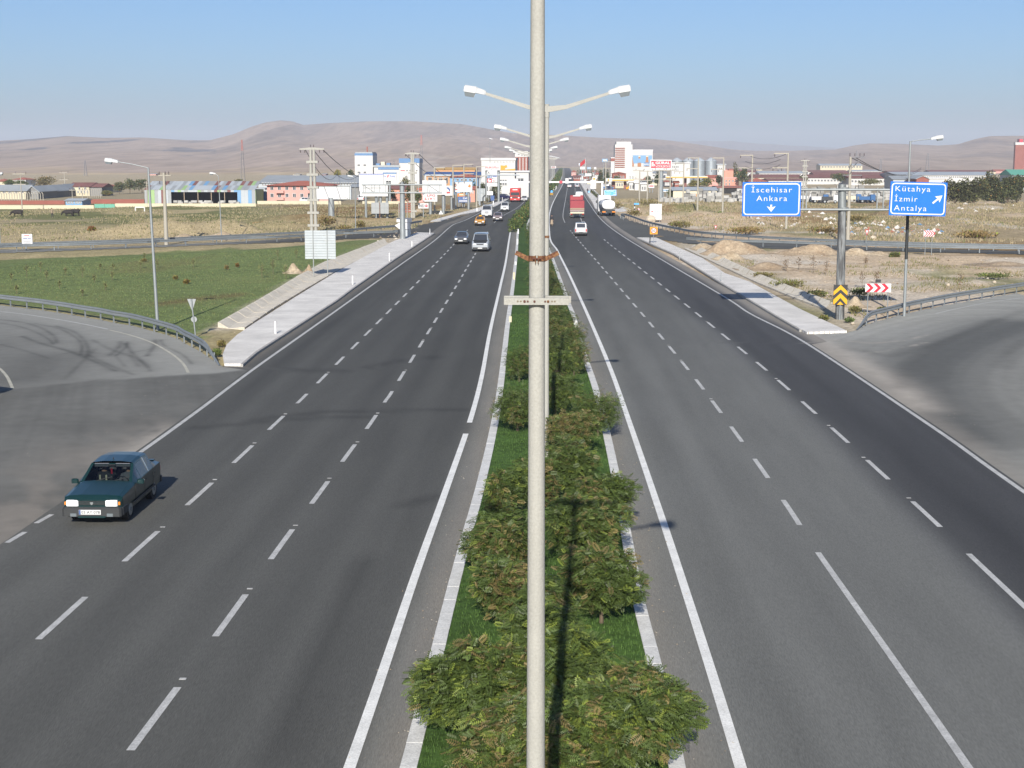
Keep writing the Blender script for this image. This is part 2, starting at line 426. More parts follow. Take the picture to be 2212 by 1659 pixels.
def lettering(s, size, material, parent, loc, spacing=1.0, align='CENTER', bold=0.0, rz=0.0, name='lettering', squeeze=1.0):
    """flat lettering that faces -Y, as a thin mesh child"""
    cu = bpy.data.curves.new('lettering', 'FONT'); cu.body = s; cu.size = size; cu.align_x = align; cu.align_y = 'CENTER'
    cu.space_character = spacing; cu.offset = bold * size; cu.extrude = 0.004; cu.resolution_u = 3
    o = bpy.data.objects.new('lettering', cu)
    me = bpy.data.meshes.new_from_object(o)
    bpy.data.objects.remove(o); bpy.data.curves.remove(cu)
    me.materials.clear(); me.materials.append(material)
    r = bpy.data.objects.new(name, me); C.objects.link(r)
    if parent is not None: r.parent = parent
    r.location = loc; r.rotation_euler = (math.pi / 2, 0, rz); r.scale = (squeeze, 1, 1)
    return r
# ------------------------------------------------------------------ alignment of the road (photo rows turned into ground points)
def cx3(a): return [((1600 + x / 1.6592) / 1.8517, (1300 + y / 1.6592) / 1.8517) for x, y in a]
def cxr(a): return [((2100 + x / 2.765) / 1.8517, (700 + y / 2.765) / 1.8517) for x, y in a]
def cxl(a): return [((1600 + x / 3.687) / 1.8517, (700 + y / 3.687) / 1.8517) for x, y in a]
def W(*a): return [Vector((x, y, 0)) for x, y in a]
def line(px, near=None, far=None, step=0.75):
    P = (near or []) + GP(px) + (far or [])
    return smooth_line(P, step)

L_IN = line([(755, 1659)] + cx3([(110, 1640), (300, 1110), (470, 620), (545, 330), (600, 30)]) + cxl([(1480, 1640), (1560, 1280), (1610, 950), (1650, 740), (1700, 660), (1780, 580)]), W((-3.55, 8)), W((-7.9, 330), (-7.7, 500), (-7.2, 900), (-7, 2000)))
L_A = line([(332, 1555), (497, 1332), (607, 1178), (689, 1067), (751, 982), (799, 917), (835, 863), (863, 820)] + cxl([(820, 1655), (900, 1520), (973, 1393), (1037, 1287), (1090, 1196), (1115, 1155), (1285, 850), (1335, 780), (1385, 710), (1515, 605), (1790, 435)]), W((-7.37, 8)), W((-9.9, 500), (-9.4, 900), (-9.2, 2000)))
L_B = line([(135, 1335), (300, 1185), (423, 1075), (516, 990), (587, 923), (643, 870), (688, 826)] + cxl([(230, 1613), (360, 1473), (475, 1357), (572, 1258), (655, 1172), (727, 1097), (790, 1028), (965, 845), (1085, 735), (1360, 565), (1480, 510)]), W((-11.0, 8)), W((-12.6, 500), (-12.1, 900), (-11.9, 2000)))
L_ED = line([(15, 1178), (95, 1121), (301, 979), (430, 886), (553, 794), (700, 690), (864, 572.8), (937.3, 520.8), (975.4, 487.9), (995.9, 479.1), (1019.3, 468.8), (1090, 431)], W((-14.5, 8)), W((-15.6, 520), (-15, 900), (-14.8, 2000)))
L_KERB = line([(868, 1659), (978, 1236), (1028.5, 1056.8), (1059.4, 926.7), (1075.6, 832), (1092, 702), (1104.3, 618.2), (1113, 546.5), (1117.5, 492.3), (1124, 470)], W((-2.6, 8)), W((-7.3, 330), (-7.1, 500), (-6.6, 900), (-6.4, 2000)))
R_KERB = line([(1478, 1659), (1417.8, 1405), (1385.6, 1276), (1336, 1021), (1297, 858.3), (1264.4, 760.6), (1245.4, 690.5), (1229.8, 651.5), (1190, 545)], W((2.0, 8)), W((-3.0, 196), (-5.4, 222), (-5.6, 385), (-4.3, 412), (-2.4, 600), (-1.0, 900), (-.8, 2000)))
R_IN = line([(1600, 1659), (1467.8, 1235.8), (1410.9, 1063.3), (1358.8, 910.4), (1319.8, 799.7), (1279, 702)] + cxr([(600, 1340), (470, 1060), (360, 840), (270, 645)]) + [(1192.5, 442.8), (1215.9, 397.3), (1220.3, 382.6)], W((2.95, 8)), W((.7, 2000)))
R_A = line([(2092, 1659), (1762, 1187), (1711, 1109), (1645, 1013), (1593, 941), (1550, 882), (1485, 797)] + cxr([(1340, 1590), (1187, 1412), (1065, 1270), (965, 1152), (880, 1053), (808, 970), (747, 900), (692, 840), (645, 785), (605, 738), (567, 693), (470, 575), (430, 500), (420, 450), (430, 370), (455, 230), (475, 110)]), W((6.75, 8)), W((2.2, 620), (3.2, 900), (3, 2000)))
R_B = line([(2212, 1310), (2085, 1190), (2003, 1113), (1898, 1017), (1818, 944), (1752, 885), (1653, 798)] + cxr([(1980, 1598), (1757, 1418), (1577, 1275), (1428, 1155), (1305, 1058), (1202, 974), (1112, 904), (1035, 843), (965, 789), (905, 740), (850, 695), (777, 641), (690, 565), (650, 510), (620, 490), (560, 250)]), W((10.6, 8)), W((4.6, 620), (5.0, 900), (4.8, 2000)))
R_ED = line([(2212, 1063), (2005.5, 916.9), (1732.5, 736.3), (1620, 677.4), (1563.8, 640.7), (1427, 559.7), (1349, 512.8), (1309.9, 484.5), (1290, 464), (1274.7, 442), (1259, 416.3), (1241.6, 381.9)], W((14.3, 8)), W((6.8, 2000)))
def X_at(L, Y):
    o = np.argsort(L[:, 1]); return np.interp(Y, L[o, 1], L[o, 0])

ROWS = np.concatenate([np.arange(8, 60, .6), np.arange(60, 140, 1.2), np.arange(140, 420, 4), np.arange(420, 2001, 25)])
def asphalt(name, xl, xr, tintf, nc=44, z=0.006, rows=ROWS):
    T = np.linspace(0, 1, nc); X = xl[:, None] * (1 - T) + xr[:, None] * T; Y = np.repeat(rows[:, None], nc, 1)
    V = np.stack([X, Y, np.full(X.shape, z)], -1).reshape(-1, 3)
    o = raw_obj(name, V, grid_faces(len(rows), nc), M('asphalt_mix'), tintf(X, Y).reshape(-1, 3))
    return structure(o)
def grey(v, warm=0.0):
    v = np.asarray(v)
    return np.stack([v * (1 + warm) * .985, v, v * (1 - warm * 1.2) * .93], -1)
    return np.stack([v * (1 + warm), v, v * (1 - warm * 1.2)], -1)
def mixc(a, b, t): return a * (1 - t[..., None]) + b * t[..., None]
DUST = np.array([.26, .238, .205])

LSKID = [lin_line(GP(a), .5) for a in ([(560, 905), (700, 890), (1010, 885)], [(640, 800), (760, 800), (860, 780), (960, 770)], [(420, 925), (640, 905), (800, 900)], [(880, 1090), (1000, 1060)], [(600, 1640), (700, 1400), (790, 1210)])]
def tint_left(X, Y):
    li, a, b, ed = (X_at(l, Y) for l in (L_IN, L_A, L_B, L_ED))
    v = .061 + .010 * np.cos((X - li) * 2 * np.pi / 1.8) * .5
    v += .012 * (fbm(X * .5, Y * .03, 3) - .5) * 2
    v += .030 * sstep(60, 22, Y) * sstep(b + 1.5, ed - 1, X) * .6
    v += .022 * sstep(75, 22, Y) + .010 * (vnoise(X * 3.1, Y * .012, 8) - .5)
    c = grey(v, .012)
    for s_ in LSKID: c *= (1 - .30 * np.exp(-(linedist(X.ravel(), Y.ravel(), s_[:, :2]).reshape(X.shape) / .35) ** 2))[..., None]
    c = mixc(c, grey(.165, .035), sstep(li - .1, li + .25, X) * (1 - .25 * fbm(X, Y * .2, 9)))
    k = X_at(L_KERB, Y)
    c = mixc(c, DUST * .85, sstep(k - .55, k - .12, X) * fbm(X * 2, Y * .6, 4))
    # a dusty shoulder outside the edge line and by the gore
    c = mixc(c, DUST * .72, sstep(ed - .05, ed - .9, X) * (.35 + .5 * fbm(X * .8, Y * .12, 5)))
    return c
def tint_right(X, Y):
    ri, a, b, ed = (X_at(l, Y) for l in (R_IN, R_A, R_B, R_ED))
    t = (X - ri) / np.maximum(ed - ri, 1)
    near = sstep(190, 40, Y)
    v = .058 + .012 * (vnoise(X * 3.1, Y * .012, 18) - .5) + near * .076 * sstep(.70, .58, t) + near * .014 * sstep(.35, .1, t) * np.cos((X - ri) * 3.4)
    v += .012 * (fbm(X * .5, Y * .03, 6) - .5) * 2
    v -= .012 * np.exp(-((t - .80) / .1) ** 2) * near
    c = grey(v, .0); c[..., 2] *= 1 + .10 * sstep(.55, .75, t)
    c = mixc(c, grey(.175, .03), sstep(ri + .1, ri - .25, X) * (1 - .3 * fbm(X, Y * .2, 9)))
    k = X_at(R_KERB, Y)
    c = mixc(c, DUST * .85, sstep(k + .5, k + .1, X) * fbm(X * 2, Y * .6, 4))
    c = mixc(c, DUST * 1.1, sstep(ed + .05, ed + .9, X) * (.5 + .5 * fbm(X * .8, Y * .1, 5)))
    return c
asphalt('carriageway', X_at(L_ED, ROWS) - np.where(ROWS < 68, .2, 1.7), X_at(L_KERB, ROWS), tint_left)
asphalt('carriageway', X_at(R_KERB, ROWS), X_at(R_ED, ROWS) + np.where(ROWS < 79, .2, 1.3), tint_right)

# ------------------------------------------------------------------ ramps
def masked_grid(name, poly, x0, x1, y0, y1, dx, dy, tintf, z=0.0, material='ramp_mix'):
    xs = np.arange(x0, x1 + dx, dx); ys = np.arange(y0, y1 + dy, dy)
    X, Y = np.meshgrid(xs, ys); F = grid_faces(len(ys), len(xs))
    cxm = X.ravel()[F].mean(1); cym = Y.ravel()[F].mean(1)
    F = F[inpoly(cxm, cym, [(p[0], p[1]) for p in poly])]
    used, inv = np.unique(F.ravel(), return_inverse=True)
    Xu, Yu = X.ravel()[used], Y.ravel()[used]
    V = np.stack([Xu, Yu, np.full(Xu.shape, z)], 1)
    return structure(raw_obj(name, V, inv.reshape(F.shape), M(material), tintf(Xu, Yu)))

def cq(a): return [(x * .25, 594 + y * .25) for x, y in a]
RAIL_NL = GP([(-60, 652), (20, 662), (55, 666), (88, 670), (121, 675), (153, 680), (185.5, 686), (218, 691), (250.5, 698), (282, 703), (310.5, 710), (339, 718), (364, 725), (389, 734), (399, 741.5), (420, 752), (436, 761.5), (478, 790)])
RAIL_NR = GP([(1847, 713.5), (1877, 699), (1917, 688), (1946.6, 680), (1968, 674.7), (2000, 668), (2032, 661.3), (2064.8, 655), (2097, 649.8), (2130.6, 644.4), (2163, 638.5), (2197.5, 633.2), (2240, 626), (2290, 619)])
def near_edge(L, off, ya, yb, n=40):
    ys = np.linspace(ya, yb, n); return [Vector((x, y, 0)) for x, y in zip(X_at(L, ys) + off, ys)]
gl = G(553, 794); gr = G(1743, 722)
ramp_left_poly = [Vector((p.x * 1.0, p.y, 0)) for p in RAIL_NL] + [G(482, 793), gl] + near_edge(L_ED, .6, gl.y, 8) + W((-60, 8), (-60, RAIL_NL[0].y))
SKIDS = [cq(a) for a in (
    [(0, 415), (150, 440), (300, 490), (420, 555), (460, 600)], [(0, 385), (200, 410), (350, 455), (470, 530), (490, 590)],
    [(190, 530), (350, 590), (600, 660), (800, 740), (1000, 830)], [(300, 420), (500, 460), (640, 530), (705, 600), (700, 690)],
    [(480, 440), (640, 490), (730, 570), (765, 650), (740, 710)], [(1040, 575), (1030, 620), (940, 700)], [(1100, 575), (1090, 620), (1000, 700)],
    [(1080, 590), (1150, 680), (1260, 780), (1300, 830)], [(1335, 560), (1340, 600), (1270, 700)], [(1390, 560), (1420, 610), (1580, 690), (1660, 770)],
    [(760, 690), (950, 780), (1150, 860)], [(800, 560), (950, 640), (1180, 720), (1290, 800)], [(500, 690), (700, 660), (1000, 690), (1300, 640)],
    [(0, 600), (200, 650), (420, 720)], [(820, 640), (700, 760), (560, 900)], [(1000, 700), (1080, 790)], [(1120, 690), (1200, 790)])]
SKIDS = [smooth_line(GP(a), .9) for a in SKIDS]
SEAM = GP([(-60, 850), (0, 846), (100, 833), (212, 820), (300, 816), (450, 806), (560, 797)])
def tint_ramp_left(X, Y):
    u, v = proj(np.stack([X, Y, 0 * X], 1))
    sx = np.array([p.x for p in SEAM]); sy = np.array([p.y for p in SEAM]); o = np.argsort(sx)
    ys = np.interp(X, sx[o], sy[o]) + (fbm(X * .8, X * .3, 5) - .5) * .9
    far = sstep(-.5, .5, Y - ys)
    rail = linedist(X, Y, [(p.x, p.y) for p in RAIL_NL])
    old = .205 + .05 * sstep(6, 1, rail) - .05 * sstep(4, 10, rail) + .03 * (fbm(X * .4, Y * .4, 2) - .5)
    col = grey(old, .015)
    for k, s in enumerate(SKIDS):
        d = linedist(X, Y, s[:, :2])
        col *= (1 - (.37 if k < 11 else .26) * (np.exp(-(d / (.085 + .03 * (k % 3))) ** 2) + .25 * np.exp(-(d / .5) ** 2)) * (.55 + .6 * vnoise(X * .9, Y * .9, k)))[:, None]
    blot = np.exp(-(linedist(X, Y, [tuple(G(100, 775)[:2]), tuple(G(60, 815)[:2])]) / 2.0) ** 2)
    col *= (1 - .25 * blot)[:, None]
    new = grey(.122 + .03 * (fbm(X * .3, Y * .3, 5) - .5) * 2, .02)
    ed = X_at(L_ED, Y)
    path = np.exp(-((X - (ed - 7.5 - (Y - 40) * .28)) / 3.5) ** 2)
    pd = X - (ed - 7.5 - (Y - 40) * .28)
    new *= (1 - .24 * path + .18 * (vnoise(pd * 1.5, Y * .05, 3) - .5) + .12 * (vnoise(pd * 5, Y * .1, 4) - .5))[:, None]
    new = mixc(new, DUST * .75, sstep(5.5, .5, ed - X) * sstep(62, 40, Y) * (.15 + .9 * sstep(.35, .7, fbm(X * .9 + Y * .5, (Y - X) * .22, 8))))
    new = mixc(new, DUST * .55, sstep(12, 22, ed - X) * .7)
    gore = np.exp(-(linedist(X, Y, [tuple(G(395, 925)[:2]), tuple(G(300, 985)[:2])]) / .9) ** 2)
    new = mixc(new, DUST * 1.4, gore * .9 * sstep(.3, .6, fbm(X * 1.5, Y * .6, 3)))
    c = mixc(new, col, far)
    edge = sstep(-.9, .1, -linedist(X, Y, [tuple(G(482, 793)[:2]), tuple(gl[:2])]))
    return mixc(c, DUST * .8, edge * .5)
masked_grid('ramp_road', ramp_left_poly, -58, -8.5, 8, 102, .11, .15, tint_ramp_left)

ramp_right_poly = [Vector(p) for p in RAIL_NR[:-1]] + W((45, 118), (45, 8)) + list(reversed(near_edge(R_ED, -.6, gr.y, 8))) + [gr, G(1743, 722), G(1829, 719), G(1847, 714)]
def cqr(a): return [(1620 + x * .2676, 486 + y * .2676) for x, y in a]
RDUST = lin_line(GP(cqr([(380, 880), (700, 1040), (950, 1180), (1180, 1310), (1330, 1480)])), .4)
RDARK = lin_line(GP(cqr([(2212, 800), (1900, 900), (1650, 1010), (1480, 1130), (1380, 1290), (1480, 1480), (1700, 1700)])), .4)
RSTREAK = [lin_line(GP(cqr(a)), .4) for a in ([(700, 930), (1000, 955), (1250, 930), (1420, 890)], [(800, 1000), (1150, 1060), (1500, 960), (2000, 760)], [(1190, 1310), (1240, 1150), (1500, 970), (2212, 690)], [(900, 1040), (1200, 1000), (1440, 945)], [(2050, 1150), (2120, 1010), (2212, 930)])]
def tint_ramp_right(X, Y):
    ed = X_at(R_ED, Y)
    rail = linedist(X, Y, [(p.x, p.y) for p in RAIL_NR])
    v = .215 + .06 * sstep(8, 1, rail) + .03 * (fbm(X * .4, Y * .4, 4) - .5)
    c = grey(v, .02)
    dd = linedist(X, Y, RDARK[:, :2])
    c = c * (1 + .22 * (vnoise(dd * 1.6, X * .05, 3) - .5) + .14 * (vnoise(dd * 5, X * .1, 4) - .5))[:, None]
    c = mixc(c, grey(np.full(X.shape, .062), -.03), .75 * np.exp(-(dd / 3.0) ** 2))
    c = mixc(c, grey(np.full(X.shape, .13), .0), sstep(9, 15, X - ed) * sstep(70, 50, Y) * .7)
    ds = linedist(X, Y, RDUST[:, :2])
    c = mixc(c, DUST * 1.5, .95 * np.exp(-(ds / 1.1) ** 2) * (.5 + .7 * fbm(X * .7, Y * .3, 8)))
    for k, s in enumerate(RSTREAK):
        d = linedist(X, Y, s[:, :2])
        if k in (0, 3): c = mixc(c, DUST * 1.25, .7 * np.exp(-(d / .18) ** 2) * sstep(.35, .6, fbm(X * 2, Y * 2, k)))
        else: c *= (1 - .18 * np.exp(-(d / .5) ** 2))[:, None]
    c = mixc(c, DUST * .9, sstep(1.6, .2, X - ed) * .6)
    return c
masked_grid('ramp_road', ramp_right_poly, 9, 34, 8, 118, .2, .3, tint_ramp_right)

FRONT_L = GP([(-80, 549), (40, 542.6), (180, 539), (315, 534), (345, 532), (455, 527.6), (527, 524.6), (585, 523), (640, 520), (690, 517), (735, 514), (760, 513.3), (800, 512), (859, 510)])
BACK_L = GP([(-80, 543), (100, 537), (250, 532), (400, 525), (525, 519), (640, 513), (735, 508), (800, 502), (860, 497)])
END_L = GP([(886, 491), (897, 488.5), (910, 486.5)])
BACK_R = GP([(1349, 476), (1340, 471.5), (1350, 470.5), (1372, 478), (1393, 486), (1418, 493), (1443, 499), (1468, 504), (1493, 509), (1518, 512.6), (1555, 516), (1600, 519.5), (1646, 523), (1760, 529), (1900, 535), (2050, 539.5), (2198, 543), (2280, 545)])
FRONT_R = GP([(1484, 526), (1530, 529), (1600, 531.5), (1664, 533.5), (1757, 536.5), (1856, 539.5), (1950, 542.5), (2053, 545.5), (2124, 546.5), (2198, 548), (2280, 550)])
def flat_tint(v, s):
    def f(X, Y):
        if s == 1: return grey(v + .125 * sstep(-32, -44, X) + .02 * (fbm(X * .3, Y * .3, s) - .5), .02)
        return grey(v + .012 * (fbm(X * .2, Y * .2, s) - .5) * 2, 0)
    return f
masked_grid('ramp_road', GP([(1019, 468.8), (975.4, 488), (940, 503), (902.5, 503.5), (859, 513), (735, 517), (640, 523), (455, 529), (200, 539.5), (-120, 551), (-120, 541), (200, 535.5), (525, 521), (735, 509), (860, 496.5), (910, 485.5), (960, 476), (1010, 463)]), -66, -14, 150, 290, .5, 1.0, flat_tint(.068, 1), 0.0)
masked_grid('ramp_road', GP([(1274, 443), (1290, 464), (1310, 485), (1349, 513), (1376, 516), (1417, 516), (1484, 525.5), (1664, 537), (2320, 552), (2320, 544), (1900, 535), (1646, 522), (1555, 515), (1493, 508.5), (1418, 492.5), (1368, 478.5), (1345, 469), (1325, 461), (1290, 446)]), 4, 64, 140, 345, .5, 1.0, flat_tint(.090, 2), 0.0)
# pocket for turning left, beside the far median, and a side road by the billboards
masked_grid('side_road', GP([(925, 475), (1000, 462), (1105, 447), (1180, 441), (1230, 440), (1230, 443), (1105, 453), (1010, 468), (950, 478)][0:0] + [(765, 476.5), (800, 470), (850, 462), (900, 455), (900, 460), (850, 468), (800, 474.5)]), -60, -20, 200, 330, .8, 1.2, flat_tint(.26, 3), -.005)

# ------------------------------------------------------------------ road markings (painted sheets above the asphalt)
def strip_mesh(L, wd, z):
    a, b = offset(L, -wd / 2), offset(L, wd / 2); n = len(L)
    V = np.concatenate([a, b]); V[:, 2] = z; i = np.arange(n - 1)
    return V, np.stack([i, i + n, i + n + 1, i + 1], 1)
def cut(L, y0, y1): return L[(L[:, 1] >= y0) & (L[:, 1] <= y1)]
def strip(name, L, wd, material, z=0.012):
    V, F = strip_mesh(L, wd, z); return structure(raw_obj(name, V, F, M(material)))
for L, wd, y0, y1 in ((L_IN, .20, 8, G(1007, 935).y), (L_IN, .20, G(1010, 921).y, 270), (R_IN, .20, 8, 700), (L_IN, .16, 270, 900)):
    strip('edge_line', cut(L, y0, y1), wd, 'road_paint')
strip('edge_line', cut(L_ED, G(301, 979).y, 640), .17, 'worn_paint')
strip('edge_line', cut(R_ED, 8, 900), .17, 'worn_paint')
strip('ramp_line', smooth_line(GP([(-60, 668), (0, 673), (60, 680), (118, 689), (175, 699), (232, 711)]), .6), .13, 'worn_paint', .006)
strip('ramp_line', smooth_line(GP([(237, 713), (285, 725), (330, 741), (370, 764), (395, 785), (407, 805)]), .6), .14, 'cream_paint', .006)
strip('ramp_line', smooth_line(GP([(-20, 785), (0, 797), (14, 812), (22, 827), (27, 839)]), .4), .14, 'cream_paint', .006)
strip('ramp_line', smooth_line(GP(cqr([(1500, 715), (1700, 670), (1900, 630), (2212, 585)])), .6), .11, 'worn_paint', .006)
def dashes(L, phase, y_end, ends=(), period=5.9, ln=2.95, wd=.15, parent_name='lane_line', material='worn_paint', far_solid=None, fwd=False):
    s = np.concatenate([[0], np.cumsum(np.linalg.norm(np.diff(L, axis=0), axis=1))])
    root = bpy.data.objects.new(parent_name, None); C.objects.link(root); structure(root)
    s_ph = np.interp(phase, L[:, 1], s); k = -3
    while True:
        a = s_ph + k * period; b = a + ln; k += 1
        if b < 0 or (fwd and k <= 0): continue
        y0 = np.interp(a, s, L[:, 1])
        if y0 > y_end: break
        t = np.linspace(a, b, 5)
        P = np.stack([np.interp(t, s, L[:, j]) for j in range(3)], 1)
        V, F = strip_mesh(P, wd, .012)
        raw_obj('lane_dash', V, F, M(material), parent=root)
    if fwd is not None:
        mb = MB()
        for k in range(12):
            a = s_ph + k * period + ln + .45; x, y = np.interp(a, s, L[:, 0]), np.interp(a, s, L[:, 1])
            if random.random() < .55: mb.box((x + random.uniform(-.03, .03), y, .012), (.13, random.uniform(.05, .12), .006))
        mb.build('paint_remnant', M('worn_paint'), root)
    if far_solid:
        V, F = strip_mesh(cut(L, *far_solid), .12, .012); raw_obj('solid_section', V, F, M(material), parent=root)
    return root
dashes(L_A, G(275, 1622).y, 200, far_solid=(232, 700))
dashes(L_B, G(80, 1382).y, 205, far_solid=(232, 600))
dashes(R_A, G(1735, 1135).y, 205, fwd=True, far_solid=(232, 700))
dashes(R_B, G(2040, 1141).y + .1, 180, fwd=True, far_solid=(222, 700))
strip('lane_line', cut(R_A, 8, G(1760, 1186).y), .15, 'worn_paint')
strip('lane_line', cut(R_B, 8, G(2081, 1189).y), .15, 'worn_paint')
for a in ([(78, 1131), (112, 1112)], [(15, 1173), (54, 1150)]):
    strip('ramp_dash', lin_line(GP(a), .5), .15, 'worn_paint')

# ------------------------------------------------------------------ median: kerbs, lawn
lawn_rows = np.concatenate([np.arange(8, 100, 1.0), np.arange(100, 232, 4)])
def lawn(rows, name='median_lawn'):
    nc = 9; T = np.linspace(0, 1, nc)
    xl, xr = X_at(L_KERB, rows) + .28, X_at(R_KERB, rows) - .28
    X = xl[:, None] * (1 - T) + xr[:, None] * T; Y = np.repeat(rows[:, None], nc, 1)
    Z = .10 + .05 * fbm(X * 1.3, Y * 1.3, 3)
    v = .8 + .4 * fbm(X * .6, Y * .6, 7)
    col = np.stack([.045 * v, .085 * v, .020 * v], -1)
    return structure(raw_obj(name, np.stack([X, Y, Z], -1).reshape(-1, 3), grid_faces(len(rows), nc), M('ground_mix'), col.reshape(-1, 3), True))
lawn(lawn_rows)
lawn(np.arange(232, 2000, 12.0))
stone_me = MB().bevbox((0, 0, .075), (.28, .998, .15), .006).mesh('kerbstone', M('kerb_white'))
def kerb(L, side, y_piece, y_far, name='median_kerb'):
    root = bpy.data.objects.new(name, None); C.objects.link(root); structure(root)
    Lk = smooth_line([Vector(p) for p in offset(cut(L, 8, y_piece + 2), side * .14)][::3], 1.0)
    for a, b in zip(Lk[:-1], Lk[1:]):
        if a[1] > y_piece: break
        o = bpy.data.objects.new('kerbstone', stone_me); C.objects.link(o); o.parent = root
        o.location = ((a[0] + b[0]) / 2, (a[1] + b[1]) / 2, random.uniform(-.004, .004)); o.rotation_euler.z = -math.atan2(b[0] - a[0], b[1] - a[1])
        o.rotation_euler.z += random.uniform(-.006, .006)
    P = cut(L, y_piece + .6, y_far); n = len(P)
    a, b = P.copy(), offset(P, side * .28)
    if side < 0: a, b = b, a
    V = []
    for q, z in ((a, 0), (a, .14), (b, .14), (b, 0)):
        q = q.copy(); q[:, 2] = z; V.append(q)
    i = np.arange(n - 1)
    F = np.concatenate([np.stack([k * n + i, (k + 1) * n + i, (k + 1) * n + i + 1, k * n + i + 1], 1) for k in range(3)])
    stuff(raw_obj('kerb_run', np.concatenate(V), F[:, ::-1], M('kerb_white'), parent=root))
kerb(L_KERB, 1, 96, 900); kerb(R_KERB, -1, 96, 900)

# ------------------------------------------------------------------ pavements beside the road, with kerbs
def slab(name, px, z=.13, material='paving'):
    P = GP(px); mb = MB(); mb.prismz([(p.x, p.y) for p in P], -.05, z); 
    a = 0
    for i in range(len(P)): a += P[i].x * P[(i + 1) % len(P)].y - P[(i + 1) % len(P)].x * P[i].y
    if a < 0:
        mb = MB(); mb.prismz([(p.x, p.y) for p in reversed(P)], -.05, z)
    return structure(mb.build(name, M(material)))
PAV_L = [(937.6, 505), (902.5, 504), (852, 522), (802, 549), (727, 590), (640, 644), (553, 700), (512, 728), (490, 749), (481, 770), (485, 791), (522.5, 791.6), (553, 764), (725, 652.4), (765, 622.6), (850, 563)]
PAV_R = [(1376, 515), (1417, 515), (1517, 560), (1566, 593), (1620, 612), (1727, 671), (1829, 719), (1743, 722), (1730, 716), (1682, 688), (1566, 618), (1456, 550)]
slab('pavement', PAV_L); slab('pavement', PAV_R)
side_stone = MB().bevbox((0, 0, .07), (.14, .985, .15), .015).mesh('kerbstone', M('kerb_grey'))
def side_kerb(px, name='pavement_kerb'):
    root = bpy.data.objects.new(name, None); C.objects.link(root); structure(root)
    Lk = lin_line(GP(px), 1.0)
    for a, b in zip(Lk[:-1], Lk[1:]):
        o = bpy.data.objects.new('kerbstone', side_stone); C.objects.link(o); o.parent = root
        o.location = ((a[0] + b[0]) / 2, (a[1] + b[1]) / 2, 0); o.rotation_euler.z = -math.atan2(b[0] - a[0], b[1] - a[1])
side_kerb([(522, 793), (553, 766), (725, 654), (765, 624), (850, 564.3), (938, 506)])
side_kerb([(1729, 717), (1681, 689), (1565, 619), (1455, 551), (1375, 516)])
# the pavements farther on, past the junctions
far_l = cxl([(450, 695), (600, 685), (900, 592), (1150, 548), (1400, 472), (1600, 362), (1870, 245)])
far_l2 = cxl([(470, 680), (700, 612), (1050, 522), (1350, 432), (1600, 340), (1870, 222)])
slab('pavement', far_l + far_l2[::-1])
fy = np.array([345., 420, 520, 650, 900])
mb = MB(); mb.prismz([(x + .9, y) for x, y in zip(X_at(R_ED, fy), fy)] + [(x + 4.4, y) for x, y in zip(X_at(R_ED, fy[::-1]), fy[::-1])], -.05, .13)
mb.prismz([(4.9 + 1.6, 300), (13.5, 268), (15.0, 272), (10.5, 345), (X_at(R_ED, 345.) + .9, 345)][::1], -.05, .128)
structure(mb.build('pavement', M('paving')))

# ------------------------------------------------------------------ concrete drainage channels, cast in segments
def channel(pa, pb, n, name, label):
    """pa: edge beside the pavement, pb: edge beside the field"""
    root = thing(name, label, 'drainage channel')
    A, B = lin_line(GP(pa), .3), lin_line(GP(pb), .3)
    ta, tb = np.linspace(0, len(A) - 1.001, n + 1), np.linspace(0, len(B) - 1.001, n + 1)
    def pt(L, t): i = int(t); return L[i] * (1 - (t - i)) + L[i + 1] * (t - i)
    for k in range(n):
        g = .03
        a0, a1 = pt(A, ta[k] + g * (ta[k + 1] - ta[k])), pt(A, ta[k + 1] - g * (ta[k + 1] - ta[k]))
        b0, b1 = pt(B, tb[k] + g * (tb[k + 1] - tb[k])), pt(B, tb[k + 1] - g * (tb[k + 1] - tb[k]))
        prof = [(0, .10), (.12, .12), (.45, -.02), (.60, -.02), (.92, .24), (1.0, .26), (1.0, -.12), (0, -.12)]
        dz = random.uniform(-.015, .015)
        vs = [tuple(a0 * (1 - t) + b0 * t + np.array([0, 0, z + dz])) for t, z in prof] + [tuple(a1 * (1 - t) + b1 * t + np.array([0, 0, z + dz])) for t, z in prof]
        m = len(prof); fs = [(i, i + 1, m + i + 1, m + i) for i in range(m - 1)] + [(m - 1, 0, m, 2 * m - 1), tuple(range(m - 1, -1, -1)), tuple(range(m, 2 * m))]
        MB().add(vs, fs).build('channel_segment', M('channel_concrete'), root)
    return root
channel([(528, 712), (585, 672), (660, 626), (730, 586), (845, 528)], [(470, 706), (560, 654), (640, 604), (700, 571), (830, 520)], 30, 'drainage_channel', 'long pale concrete drainage channel in segments along the green field')
channel([(1478, 538), (1550, 572), (1640, 614), (1720, 647), (1778, 668)], [(1500, 533), (1560, 560), (1620, 589), (1700, 622), (1794, 658)], 26, 'drainage_channel', 'pale concrete drainage channel behind the pavement with the gantry sign shadow')

